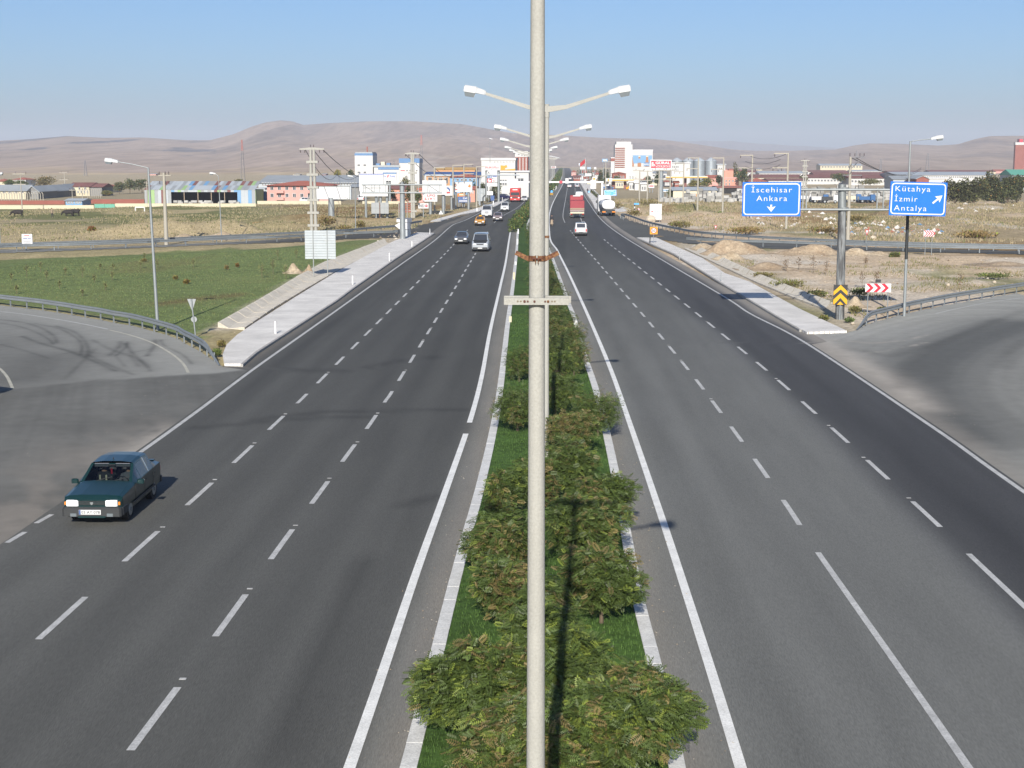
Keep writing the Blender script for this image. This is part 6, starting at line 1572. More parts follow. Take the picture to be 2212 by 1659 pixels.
SANDY = lambda u, v, X, Y: inpoly(u, v, [(1500, 536), (1650, 552), (2240, 566), (2240, 620), (2000, 645), (1860, 690), (1800, 655), (1620, 585)]) & ((fbm(X * .22, Y * .15, 73) > .63) | (linedist(u, v * 2, [(1590, 1176), (1720, 1246), (1800, 1290), (1860, 1370)]) < 22))
blades('weeds', 'low olive weeds on the sandy ground round the gantry', 16000, region_sampler(12, 62, 78, 155, SANDY), .22, .07, dcol((.15, .14, .06), (.21, .165, .085), .35), .8, zf=zground)

def rubble(name, label, n, sampler, s0, s1, cols, material='leaf_far', z0=None):
    X, Y = sampler(n); n = len(X); z = np.maximum(zground(X, Y), -.05) if z0 is None else np.full(n, z0); s = s0 + (s1 - s0) * RNG.random(n) ** 3
    O = np.array([[1, 0, 0], [0, 1, 0], [-1, 0, 0], [0, -1, 0], [0, 0, .8], [0, 0, -.6]], float); FO = np.array([(0, 1, 4), (1, 2, 4), (2, 3, 4), (3, 0, 4), (1, 0, 5), (2, 1, 5), (3, 2, 5), (0, 3, 5)])
    V = O[None] * (s[:, None, None] * (.6 + .7 * RNG.random((n, 6, 1)))) + np.stack([X, Y, z + s * .15], 1)[:, None, :]
    F = FO[None] + (np.arange(n) * 6)[:, None, None]; col = np.array(cols)[RNG.integers(0, len(cols), n)] * (.75 + .4 * RNG.random((n, 1)))
    return tag(raw_obj(name, V.reshape(-1, 3), F.reshape(-1, 3), M(material), np.repeat(col, 6, 0)), label, 'rubble', kind='stuff')
ST = [(.36, .31, .24), (.31, .25, .18), (.42, .38, .32), (.26, .20, .14)]
rubble('gravel', 'loose stones along the drainage channel and sandy ground', 2600, region_sampler(12, 62, 78, 160, lambda u, v, X, Y: inpoly(u, v, R_SAND) & (near_mask(X, Y) > .05) & (fbm(X * .3, Y * .3, 77) > .42)), .02, .13, ST)
rubble('gravel', 'loose stones beside the pavement of the green field', 1200, region_sampler(-32, -14, 80, 200, lambda u, v, X, Y: linedist(u, v, [(475, 706), (500, 722), (470, 745)]) < 16), .02, .16, ST)
rubble('gravel', 'loose stones round the empty gantry post', 700, region_sampler(-40, -14, 150, 215, lambda u, v, X, Y: linedist(u, v, [(820, 516), (895, 506)]) < 8), .03, .28, ST)
GT = [(.26, .24, .21), (.22, .20, .175), (.30, .275, .24)]
def shoulder(n):
    Y = 16 + 60 * RNG.random(n) ** 1.3; k = RNG.random(n); f = RNG.random(n) ** 2
    return np.where(k < .5, X_at(L_KERB, Y) - .05 - 1.0 * f, X_at(R_KERB, Y) + .05 + 1.0 * f), Y
rubble('gravel', 'fine grit lying along the median kerbs', 900, shoulder, .006, .022, ST, z0=.008)
rubble('gravel', 'grit and crumbs on the dusty gore of the right ramp', 420, region_sampler(9, 24, 40, 84, lambda u, v, X, Y: (X > X_at(R_ED, Y) + .1) & (X < X_at(R_ED, Y) + 2.6)), .006, .022, GT, z0=.004)
rubble('gravel', 'grit and crumbs on the dusty gore of the left ramp', 420, region_sampler(-26, -11, 38, 72, lambda u, v, X, Y: (X < X_at(L_ED, Y) - .1) & (X > X_at(L_ED, Y) - 4.5)), .006, .022, GT, z0=.004)
DB = [(.58, .56, .53), (.55, .52, .48), (.36, .16, .11), (.30, .24, .17), (.50, .47, .43), (.14, .24, .36)]
rubble('debris', 'heaps of white and brick-red rubble thrown on the plain', 2600, region_sampler(30, 100, 190, 260, lambda u, v, X, Y: (linedist(u, v * 3, [(1800, 1510), (1860, 1485), (1950, 1480), (2005, 1500)]) < 34) & (fbm(X * .5, Y * .5, 74) > .46)), .05, .5, DB)
rubble('debris', 'pale rubble scattered farther right on the plain', 1500, region_sampler(30, 110, 190, 330, lambda u, v, X, Y: ((linedist(u, v * 3, [(2060, 1360), (2160, 1335)]) < 30) | (linedist(u, v * 3, [(1440, 1400), (1600, 1420), (1780, 1440)]) < 40)) & (fbm(X * .4, Y * .4, 75) > .50)), .05, .5, DB[:2] + DB[3:5])

# ------------------------------------------------------------------ heaps and rocks
def heap(label, px, py, wpx, top, mat_='dirt', k=0, depth_f=.8):
    P = G(px, py); s = depth(P) / FPX; R_ = wpx * s / 2; h = ztop(Vector((P.x, P.y + R_ * .4, 0)), top)
    rings, seg = 20, 60; V = []; rg_ = random.Random(k * 31); bumps = [(rg_.uniform(-.55, .55), rg_.uniform(-.4, .4), rg_.uniform(.22, .42), rg_.uniform(.45, .8)) for _ in range(6)] + [(0, 0, .42, .75)]
    def hz_(x, y):
        f = max(sum(c_ * math.exp(-((x - a_) ** 2 + (y - b_) ** 2) / r_ ** 2) * .5 for a_, b_, r_, c_ in bumps), 0)
        return f + .20 * (float(fbm(np.array(x * 5 + k), np.array(y * 5), 4)) - .5) + .16 * (float(fbm(np.array(x * 15 + k), np.array(y * 15), 6, 2)) - .5)
    top_ = max(hz_(a_, b_) for a_, b_, r_, c_ in bumps)
    for i in range(rings + 1):
        t_ = i / rings
        for j in range(seg if i else 1):
            a = 2 * math.pi * j / seg; q = t_ * (1 + .3 * (float(vnoise(np.array(math.cos(a) * 1.5 + k), np.array(math.sin(a) * 1.5), 3)) - .5)); x, y = q * math.cos(a), q * math.sin(a)
            V.append((R_ * x * 1.12, R_ * y * depth_f * 1.12, h * min(hz_(x, y) / top_, 1.05) * (1 - t_ ** 3) - (.12 if i == rings else 0)))
    F = [(0, 1 + j, 1 + (j + 1) % seg) for j in range(seg)]
    for i in range(rings - 1):
        a0 = 1 + i * seg; F += [(a0 + j, a0 + seg + j, a0 + seg + (j + 1) % seg, a0 + (j + 1) % seg) for j in range(seg)]
    o = MB().add(V, F).build('spoil_heap', M(mat_), loc=(P.x, P.y + R_ * depth_f * .6, 0)); 
    for p_ in o.data.polygons: p_.use_smooth = True
    return tag(o, label, 'heap', 'heaps of spoil')
heap('largest sandy spoil heap in front of the dark loop road', 1612, 551, 215, 515, 'dirt', 1, .45)
heap('low stony spoil heap beside the end of the guard rail', 1535, 541, 110, 526, 'dirt_pale', 2)
heap('sandy spoil heap hiding the guard rail left of the gantry post', 1745, 552, 180, 528, 'dirt', 3, .5)
heap('pale gravelly heap right of the gantry post', 1865, 554, 150, 535, 'dirt_pale', 4, .5)
heap('low sandy bank above the drainage channel left of the gantry post', 1680, 584, 190, 566, 'dirt', 15, .5)
heap('small sandy heap between the channel and the largest spoil heap', 1570, 562, 100, 543, 'dirt_pale', 16, .6)
heap('flat heap of earth near the curved rail at the picture edge', 2170, 575, 150, 565, 'dirt', 5)
heap('small pile of earth behind the hazard marker', 1852, 664, 66, 640, 'dirt_pale', 6)
heap('pale heap of earth on the green field by the slatted sign', 634, 590, 46, 569.5, 'dirt_pale', 7)
heap('darker heap of earth on the green field right beside the pale one', 663, 591, 30, 572, 'dirt', 8)
heap('grassy dirt mound on the plain behind the thin lamp post', 470, 518, 90, 501, 'dirt_pale', 9)
heap('flat dirt mound on the plain left of the power pole', 395, 519, 90, 506, 'dirt_pale', 10)
heap('low sandy mound behind the striped post', 1500, 476, 90, 460, 'dirt', 11)
heap('small earth pile beside the curved pavement', 905, 0 + 459.5, 40, 451, 'dirt_pale', 12)
heap('white bank of earth below the round trees at the edge', 2130, 446, 130, 434, 'dirt_pale', 13)
def rock(label, px, py, wpx, k):
    P = G(px, py); s = depth(P) / FPX; r = wpx * s / 2; rng = random.Random(k); mb = MB(); mb.ball((0, 0, r * .35), (r, r * .8, r * .7), 9, 6)
    mb.v = [(x * rng.uniform(.78, 1.15), y * rng.uniform(.78, 1.15), z * rng.uniform(.8, 1.15)) for x, y, z in mb.v]
    return tag(mb.build('rock', M('rock'), loc=P), label, 'rock', 'pale boulders on the waste ground')
for k, (px, py, w_, lab) in enumerate(((1886, 516, 14, 'big pale boulder by the distant yield sign'), (2148, 611, 9, 'pale rock on the sand above the curved guard rail'), (1938, 668, 12, 'stone among weeds at the foot of the red arrow board'), (2048, 617, 10, 'rock lying below the tall right lamp post'), (1405, 480, 26, 'low pile of broken stone under the project board'), (1572, 528, 10, 'broken stone at the end of the short guard rail'), (503, 752, 10, 'dark broken stone by the end of the left guard rail'), (1842, 700, 9, 'white stone beside the foot of the curved guard rail'))):
    rock(lab, px, py, w_, k)

# ------------------------------------------------------------------ saplings and bushes on the waste ground
def sapling(label, u, yb, yt, leafy=0.0, col=(.14, .13, .05), k=0):
    P = G(u, yb); h = ztop(P, yt); rng = random.Random(k); t = thing('sapling', label, 'sapling', P, rng.uniform(0, 6), 'young saplings planted inside the loops')
    mb = MB(); mb.cyl((0, 0, -.1), (rng.uniform(-.05, .05), 0, h), .022, .008, 5)
    for j in range(9):
        z = h * rng.uniform(.35, .95); a = rng.uniform(0, 6.3); l = h * .18; mb.cyl((0, 0, z), (math.cos(a) * l, math.sin(a) * l, z + l * .9), .010, .004, 4)
    mb.build('trunk', M('bark'), t)
    n = int(30 + leafy * 90); p, d = clump_points(n, [(0, 0, h * .68, h * .2, h * .2, h * .34)], 0.1)
    V, F, c = scatter_leaves(p, d, np.full(n, .10), QT, QF, .3, leaf_colours(n, col, .25, .0, fresh=.0)); raw_obj('foliage', V, F, M('leaf_far'), c, parent=t)
SAP = [(58, 597, 571), (101, 607, 585), (141, 594, 578), (178, 598, 575), (204, 610, 594), (243, 605, 586), (245, 583, 570), (217, 583, 570), (129, 622, 606), (25, 606, 590), (228, 626, 612), (304, 579, 562), (340, 577, 560), (36, 634, 616), (178, 639, 624), (88, 586, 566), (312, 560, 547), (418, 577, 560), (590, 590, 560), (566, 600, 570), (600, 560, 540), (640, 556, 538), (618, 603, 572)]
for k, (u, yb, yt) in enumerate(SAP): sapling('thin pale sapling on the green field, %s in the planting' % ORD[k], u, yb, yt, .5, (.135, .145, .06), k)
SAPR = [(1698, 586, 560), (1725, 584, 557), (1756, 593, 552), (1784, 596, 562), (1862, 622, 585), (1893, 612, 586), (2073, 632, 590), (1870, 575, 556)]
for k, (u, yb, yt) in enumerate(SAPR): sapling('bare brown sapling on the sand by the gantry, %s from the channel' % ORD[k], u, yb, yt, .25, (.14, .09, .05), 40 + k)
def tuft(label, u, yb, wpx, hpx, col, n=240, brown=.3, group='tufts and bushes on the waste ground', cat='bush', name='wild_bush', size=.16):
    P = G(u, yb); s = depth(P) / FPX; R_ = wpx * s / 2; h = hpx * s
    cl = [(random.uniform(-.4, .4) * R_, random.uniform(-.3, .3) * R_, h * .45, R_ * .6, R_ * .5, h * .5) for _ in range(5)]
    bush_obj(name, label, cat, P, cl, n, size, QT, QF, base=col, brown=brown, fresh=.06, group=group, up=.2, trunk=.02, shell=.1, axis_up=.8, material='leaf_far')
for (u, yb, wp, hp, c, lab) in ((1779, 693, 22, 12, (.10, .11, .04), 'olive weed tuft between the pavement and the hazard marker'), (1856, 638, 44, 17, (.085, .105, .035), 'green bush behind the yellow chevron plate'), (1835, 696, 26, 8, (.09, .12, .045), 'low green weeds at the foot of the gantry post'), (1846, 676, 30, 14, (.13, .12, .05), 'dry weeds around the legs of the red arrow board'), (1905, 676, 26, 12, (.11, .12, .045), 'weeds by the guard rail under the arrow board'), (1700, 618, 90, 12, (.12, .12, .05), 'long strip of weeds above the drainage channel'), (1765, 640, 60, 12, (.09, .10, .04), 'thick weeds at the end of the drainage channel'), (1650, 598, 60, 9, (.15, .13, .06), 'brown weeds on top of the drainage channel'),
                                (380, 604, 14, 8, (.15, .125, .05), 'brownish tuft on the green field right of the lamp post'), (404, 613, 16, 9, (.16, .12, .04), 'straw-coloured tuft on the green field'), (490, 582, 10, 8, (.14, .11, .05), 'dull brown tuft in the middle of the green field'), (312, 565, 12, 6, (.15, .12, .05), 'brown tuft at the upper edge of the green field'), (512, 577, 9, 8, (.15, .09, .03), 'dark tuft near the slatted sign'),
                                (470, 770, 22, 16, (.10, .13, .04), 'weeds growing through the end of the curved guard rail'), (478, 748, 22, 12, (.17, .14, .06), 'dry weeds behind the guard rail end'),
                                (710, 489, 60, 24, (.17, .125, .055), 'brown bush at the foot of the figure billboard'), (745, 500, 40, 12, (.19, .15, .07), 'straw bush beside the thin lamp post'), (780, 492, 30, 14, (.15, .12, .05), 'dry bush by the grid-backed sign'), (560, 490, 40, 10, (.2, .13, .06), 'rusty low bush on the plain'), (200, 500, 30, 10, (.19, .10, .04), 'reddish brown bush on the dirt mound'),
                                (1335, 452, 40, 16, (.20, .16, .08), 'straw bush behind the tanker'), (1400, 447, 60, 18, (.18, .15, .07), 'dry bush under the large red billboard'), (1372, 466, 40, 12, (.15, .12, .05), 'low bush at the striped post'), (1490, 470, 18, 14, (.12, .13, .05), 'bush at the foot of the flag-arm pole'), (1500, 465, 14, 10, (.10, .12, .045), 'green bush beside the flag-arm pole'), (1555, 472, 16, 16, (.09, .13, .04), 'green bush in front of the İscehisar panel'), (1470, 492, 60, 14, (.15, .13, .055), 'olive weeds behind the guard rail'), (1600, 505, 110, 14, (.20, .145, .065), 'brown weeds along the outer guard rail'),
                                (1780, 505, 90, 16, (.19, .14, .065), 'dry brush left of the gantry post beyond the ramp'), (2100, 515, 120, 16, (.19, .135, .06), 'dry brush at the edge beyond the ramp'), (2000, 470, 120, 14, (.2, .15, .07), 'straw-coloured brush below the Kütahya panel'), (1850, 478, 90, 12, (.18, .14, .06), 'dry weeds behind the rubble'), (2150, 600, 110, 9, (.10, .12, .045), 'green weeds on the sand above the curved rail'), (1935, 556, 30, 8, (.10, .115, .045), 'green weeds beside the distant arrow board')):
    tuft(lab, u, yb, wp, hp, c, int(120 + wp * 5), .25, size=.13 if yb > 560 else .26)

# ------------------------------------------------------------------ trees
def tree(label, u, yt, yb, wpx, col, name='tree', n=700, tall=False, group=None, brown=.08, px_leaf=2.3, cat='tree', bare=.22, P=None, depth_f=1.0):
    P = P or G(u, yb); zc_ = depth(P); s = zc_ / FPX; h = ztop(P, yt); R_ = wpx * s / 2
    t = thing(name, label, cat, P, 0, group); b0 = h * bare
    cl = []
    if tall:
        for j in range(9): f = j / 8; cl.append((random.uniform(-.2, .2) * R_, random.uniform(-.2, .2) * R_, b0 + (h - b0) * (.08 + .82 * f), R_ * (.9 - .55 * f ** 1.5), R_ * (.9 - .55 * f ** 1.5), (h - b0) * .11))
    else:
        for j in range(14):
            a = random.uniform(0, 6.3); q = random.random() ** .6; cl.append((q * R_ * .74 * math.cos(a), q * R_ * .66 * math.sin(a), b0 + (h - b0) * random.uniform(.22, .84) * (1 - .18 * q), R_ * random.uniform(.32, .48), R_ * random.uniform(.32, .48), (h - b0) * random.uniform(.17, .27)))
        cl.append((0, 0, b0 + (h - b0) * .5, R_ * .5, R_ * .5, (h - b0) * .36))
    p, d = clump_points(n, cl, .35); sz = px_leaf * s
    V, F, c = scatter_leaves(p, d + RNG.normal(size=(n, 3)) * .5, sz * (.7 + .7 * RNG.random(n)), QT, QF, .3, leaf_colours(n, col, .32, brown, fresh=.04, fcol=(.13, .14, .04)))
    raw_obj('crown', V, F, M('leaf_far'), c, parent=t)
    mb = MB(); tr = max(.10, h * .025); mb.cyl((0, 0, -.2), (0, 0, b0 + (h - b0) * .45), tr, tr * .5, 7)
    for c_ in cl[:6]: mb.cyl((0, 0, b0 * .8 + .2), (c_[0], c_[1], c_[2]), tr * .45, tr * .15, 5)
    mb.build('trunk', M('bark'), t); return t
GR, DG, OL, YG = (.070, .092, .034), (.045, .062, .026), (.105, .105, .045), (.19, .175, .04)
for (u, yt, yb, wp, c, lab, tall) in (
    (96, 379, 415, 54, (.10, .085, .04), 'large brownish tree between the grey gabled sheds', 0), (258, 393, 419, 38, (.085, .10, .055), 'grey-green tree left in the group behind the red wall', 0), (281, 385, 418, 34, (.085, .10, .055), 'tallest grey-green tree of the group behind the red wall', 0), (307, 384, 417, 26, (.08, .098, .05), 'grey-green tree nearest the patchwork shed', 0), (20, 388, 404, 26, GR, 'green tree below the red-roofed houses at the edge', 0), (45, 390, 402, 28, GR, 'green bush between red-roofed houses', 0), (516, 386, 402, 22, OL, 'round olive tree behind the patchwork shed roof', 0),
    (231, 412, 423, 28, OL, 'low olive bush before the small red-roofed house', 0), (729, 364, 394, 15, YG, 'yellow-green autumn tree behind the long grey works', 0), (757, 366, 392, 16, DG, 'dark bush beside the white factory tower', 0), (876, 376, 428, 32, OL, 'olive tree below the school billboard', 0), (884, 388, 446, 24, DG, 'dark conifer behind the second twin pole', 1), (901, 415, 440, 22, GR, 'round green shrub by the salmon-coloured house', 0), (848, 408, 437, 16, DG, 'dark tree in front of the salmon wall', 0),
    (1022, 388, 434, 18, DG, 'dark pine left of the shop pylon', 1), (1043, 392, 432, 22, DG, 'dark pine behind the shop pylon', 0), (1066, 378, 430, 14, DG, 'narrow dark pine right of the shop pylon', 1), (1075, 384, 428, 16, GR, 'green tree behind the red lorry', 0), (1003, 392, 432, 16, OL, 'olive tree beside the portrait billboard', 0), (1060, 415, 434, 26, OL, 'low olive bush at the curved pavement', 0),
    (1587, 348, 402, 16, (.075, .088, .03), 'tall slender poplar behind the pink flat-roofed house', 1), (1603, 362, 404, 26, DG, 'dark tree beside the poplar', 0), (1552, 378, 402, 20, DG, 'dark tree left of the pink flat-roofed house', 0), (1526, 385, 404, 34, (.11, .12, .035), 'yellow-green round tree below the long fuel canopy', 0), (1500, 390, 404, 26, (.14, .13, .035), 'pale yellow-green bush beside the round tree', 0), (1452, 408, 428, 24, GR, 'green bush in front of the orange-walled shed', 0), (1400, 378, 404, 18, DG, 'dark tree behind the fuel kiosks', 0), (1420, 370, 402, 12, DG, 'dark cypress beside the large red billboard', 1), (1310, 372, 400, 14, DG, 'dark conifer below the striped tower', 1), (1297, 368, 398, 12, DG, 'dark narrow conifer along the far road', 1), (1333, 378, 402, 16, GR, 'green tree behind the short fuel canopy', 0),
    (1816, 373, 399, 40, (.062, .082, .036), 'lone dark tree in front of the brown halls', 0), (1737, 378, 398, 20, OL, 'olive tree behind the lattice-like twin pole', 0), (1880, 386, 401, 60, OL, 'low olive scrub before the brown halls', 0)):
    tree(lab, u, yt, yb, wp, c, n=1100 if wp > 20 else 600, tall=bool(tall))
# the tree row on the right
for k, (u, yt, yb, wp, c) in enumerate(((2062, 384, 443, 62, (.070, .072, .034)), (2104, 380, 444, 66, (.066, .07, .032)), (2136, 364, 441, 52, (.06, .066, .034)), (2150, 384, 441, 50, (.062, .07, .032)), (2176, 376, 440, 44, (.058, .066, .03)), (2196, 368, 438, 34, (.055, .062, .03)))):
    tree('dark olive round tree at the field edge, %s from the Kütahya panel' % ORD[k], u, yt, yb, wp, c, n=3600, bare=.05, px_leaf=3.2, group='round trees at the edge of the right-hand field', brown=.03)
# conifers along the far pavement, dark trees far down the road
for k in range(9):
    f = k / 8; y = 435 - 18 * f; tree('small dark conifer along the far right pavement, %s from the tanker' % ORD[k], 1299 - 21 * f, y - 11 + 3 * f, y, 6.5 - 1.5 * f, (.055, .068, .035), 'conifer', 130, True, 'small conifers along the far pavement', bare=.03, px_leaf=1.8)
for k, (u, yt, yb, wp) in enumerate(((1247, 368, 384, 6), (1253, 365, 384, 6), (1262, 369, 386, 9), (1271, 366, 385, 6), (1278, 364, 384, 7), (1287, 362, 384, 9), (1295, 366, 384, 7), (1305, 362, 383, 8), (1312, 364, 382, 8), (1180, 366, 382, 10), (1166, 368, 384, 9), (1150, 372, 386, 10))):
    tree('dark tree at the end of the road, %s right of the crest' % ORD[k] if k < 9 else 'dark tree in the town behind the far lamps, %s from the post' % ORD[12 - k], u, yt, yb, wp, (.042, .052, .03), n=150, tall=(k % 2 == 0), group='dark trees in the town far down the road', bare=.05, px_leaf=1.8)
for k in range(7):
    x, y = cxl([(1130 + 75 * k, 460 - 28 * k - (4 if k % 2 else 0))])[0]
    tree('thin young tree beside the curved far pavement, %s from the junction' % ORD[k], x, y - 13, y, 5, OL, 'young_tree', 70, True, 'young trees along the curved pavement', bare=.15, px_leaf=1.6)
p = G(1085, 1055, .12); tag(MB().prismz([(-.28, -.05), (.05, -.16), (.30, -.02), (.16, .10), (-.1, .06)], .0, .03).build('scrap', M('board_grey'), loc=(p.x, p.y, .17)), 'grey plastic scrap lying on the median lawn', 'litter')
for (u, v, r, lab) in ((1180, 1330, 70, 'locust shrub behind the post just above the bottom row'), (1175, 1395, 95, 'tall locust shrub rising behind the post in the bottom row'), (1085, 1080, 40, 'small dark locust shrub left of the post by the scrap')):
    c = G(u, v, 1.0); R_ = r * depth(c) / FPX * 1.1
    cl = [(0, 0, 1.0, R_ * .66, R_ * .66, .7)] + [(R_ * .55 * math.cos(j * 2.4), R_ * .55 * math.sin(j * 2.4), 1.0 + random.uniform(-.4, .5), R_ * .3, R_ * .3, .3) for j in range(14)]
    bush_obj('locust_shrub', lab, 'shrub', Vector((c.x, c.y, .1)), cl, int(3200 * (R_ / 1.1) ** 1.6), .18, base=(.062, .092, .021), brown=.12, fresh=.12, group='locust shrubs on the median', spread=.35, shell=.8, up=.6)
# ------------------------------------------------------------------ power poles, cables, masts
def insul(mb, p, down=False):
    s = -1 if down else 1
    for k in range(3): mb.cyl((p[0], p[1], p[2] + s * .12 * k), (p[0], p[1], p[2] + s * (.12 * k + .08)), .09, .05, 8)
def power_pole(label, u, yt, yb, r=.17, kind='flag', side=-1, P=None):
    P = P or G(u, yb); h = ztop(P, yt); t = thing('power_pole', label, 'power pole', P, 0, 'concrete power poles')
    MB().cyl((0, 0, -.3), (0, 0, h), r, r * .6, 10).build('pole', M('pole_far'), t, True)
    if kind == 'flag':
        for zz, L in ((h - .1, 1.9), (h - 2.1, 2.1)):
            MB().box((side * L / 2, 0, zz), (L + .2, .14, .16)).build('crossarm', M('pole_far'), t)
            mb = MB(); insul(mb, (side * L, 0, zz - .12), True)
            if zz < h - 1: insul(mb, (side * .9, 0, zz - .12), True)
            mb.build('insulators', M('insulator'), t)
    elif kind == 'tee':
        for zz in (h - .15, h - 2.2):
            MB().box((.3 * side, 0, zz), (2.6, .14, .16)).build('crossarm', M('pole_far'), t); mb = MB(); insul(mb, (-.9, 0, zz + .1)); insul(mb, (1.1, 0, zz + .1)); mb.build('insulators', M('insulator'), t)
    elif kind == 'bracket':
        mb = MB(); mb.cyl((0, 0, h - .2), (1.6, 0, h + .1), .06, n=6); mb.cyl((0, 0, h - 1.5), (1.6, 0, h + .1), .05, n=6); mb.cyl((-.9, 0, h - 2.2), (1.4, 0, h - 2.2), .06, n=6); mb.build('crossarm', M('lattice_steel'), t)
        mb = MB(); [insul(mb, (x, 0, h + .1)) for x in (-.1, .5, 1.1, 1.6)]; [insul(mb, (x, 0, h - 2.3), True) for x in (-.9, 1.4)]; mb.build('insulators', M('insulator'), t)
    elif kind == 'small':
        mb = MB(); [insul(mb, (x, -.1, h - .2 - 1.1 * j)) for j in range(2) for x in (-.5, .2, .6)]; mb.build('insulators', M('insulator'), t); MB().box((.1, 0, h - .3), (1.5, .12, .12)).build('crossarm', M('pole_far'), t)
    return t
def twin_pole(label, u, yt, yb, gap_px=9):
    P = G(u, yb); h = ztop(P, yt); s = depth(P) / FPX; g = gap_px * s / 2; t = thing('twin_pole', label, 'power pole', P, 0, 'concrete power poles')
    for sx in (-1, 1): MB().cyl((sx * g, 0, -.3), (sx * g * .8, 0, h), .24, .17, 10).build('pole', M('pole_concrete'), t, True)
    for k in range(6):
        z = h * (.10 + .15 * k); MB().box((0, 0, z), (g * 2 + 1.0, .55, .32)).build('tie_beam', M('pole_concrete'), t)
    L = 3.4 if gap_px > 6 else 2.6
    MB().prism([(-L / 2, h - .1), (L / 2, h - .1), (L / 2, h + .08), (.3, h + .22), (-.3, h + .22), (-L / 2, h + .08)], -.12, .12).build('crossarm', M('pole_concrete'), t)
    mb = MB()
    for x in (-L / 2 + .1, -L / 2 + .7, L / 2 - .7, L / 2 - .1): insul(mb, (x, 0, h - .15), True)
    insul(mb, (-.2, 0, h + .25)); insul(mb, (.2, 0, h + .25)); mb.build('insulators', M('insulator'), t)
    return t
TP = twin_pole('tall twin concrete power pole behind the slatted sign', 678, 322, 505)
TP2 = twin_pole('twin concrete power pole beside the empty gantry post', 892, 332, 470, 5)
power_pole('square concrete power pole on the left plain behind the lamp post', 359.5, 373, 529, .26, 'small')
for k, (u, yt, yb, side) in enumerate(((939, 361, 463, 1), (979, 356, 453, 1), (1002.5, 354, 447, 1), (1029.5, 359, 447, 1))):
    power_pole('concrete pole with side arms among the billboards, %s from the empty gantry' % ORD[k], u, yt, yb, .2, 'flag', side)
for k, (u, yt, yb) in enumerate(((1381, 367, 436), (1398, 368.5, 441), (1423, 366, 440), (1447, 366, 447.5), (1475.6, 351, 440), (1506.4, 340, 460.5), (1560.6, 340, 468))):
    power_pole('concrete power pole on the right waste ground, %s counting from the distance board' % ORD[k], u, yt, yb, .2, 'flag' if k > 3 else 'tee', -1)
power_pole('flag-arm concrete pole standing behind the İscehisar panel', 1622, 334, 481, .2); power_pole('tall flag-arm pole at the right end of the İscehisar panel', 1698, 330, 498, .2)
power_pole('concrete pole with steel brackets right behind the dark gantry post', 1831, 339, 524, .24, 'bracket')
power_pole('concrete pole behind the short fuel canopy', 1308, 348, 415, .2, 'tee', 1)
power_pole('wooden pole between the cream houses and the lamp', 48, 374, 455, .12, 'tee'); power_pole('wooden pole behind the brownish tree', 141, 372, 420, .16, 'tee'); power_pole('thin pole beside the blue hut', 157, 408, 442, .1, 'small'); power_pole('brown pole right of the blue hut', 178.5, 408, 443, .12, 'small'); power_pole('pole at the corner of the patchwork shed', 319, 392, 447, .14, 'small'); power_pole('pole at the right edge by the round trees', 2184, 390, 432, .14, 'small')
twin_pole('slim twin pole between the two gantry panels', 1737, 347, 424, 5)
def cable(label, a, b, sag, r=.022):
    pts = [Vector(a).lerp(Vector(b), k / 14) - Vector((0, 0, sag * 4 * (k / 14) * (1 - k / 14))) for k in range(15)]
    return tag(MB().tube(pts, r, 4).build('power_cable', M('cable')), label, 'cable', 'power cables')
hp = ztop(TP.location, 324)
far_end = at_Y(770, 372, 420)
for k, x in enumerate((-.9, .2, 1.5)):
    cable('sagging power cable from the tall twin pole towards the factory, %s wire' % ORD[k], TP.location + Vector((x, 0, hp)), far_end + Vector((x * 6, 0, 0)), 3.0, .05)
hp2 = ztop(TP2.location, 333)
for k, x in enumerate((-1.2, 1.2)): cable('power cable running on from the second twin pole, %s wire' % ORD[k], TP2.location + Vector((x, 0, hp2)), at_Y(990 + 30 * k, 372, 560), 3.5, .05)
for k in range(3): cable('cable between the poles of the stone yard, %s wire' % ORD[k], at_Y(1622 - 12 * (k > 0), 338 + 11 * k, 228), at_Y(1698 - 12 * (k > 0), 333 + 11.5 * k, 204), .5, .035)
bp = at_Y(1840, 341, 173)
for k in range(2): cable('cable leaving the bracket pole to the right, %s wire' % ORD[k], bp + Vector((.5 * k, 0, 0)), at_Y(1990, 362 + 3 * k, 420), 2.0, .05)
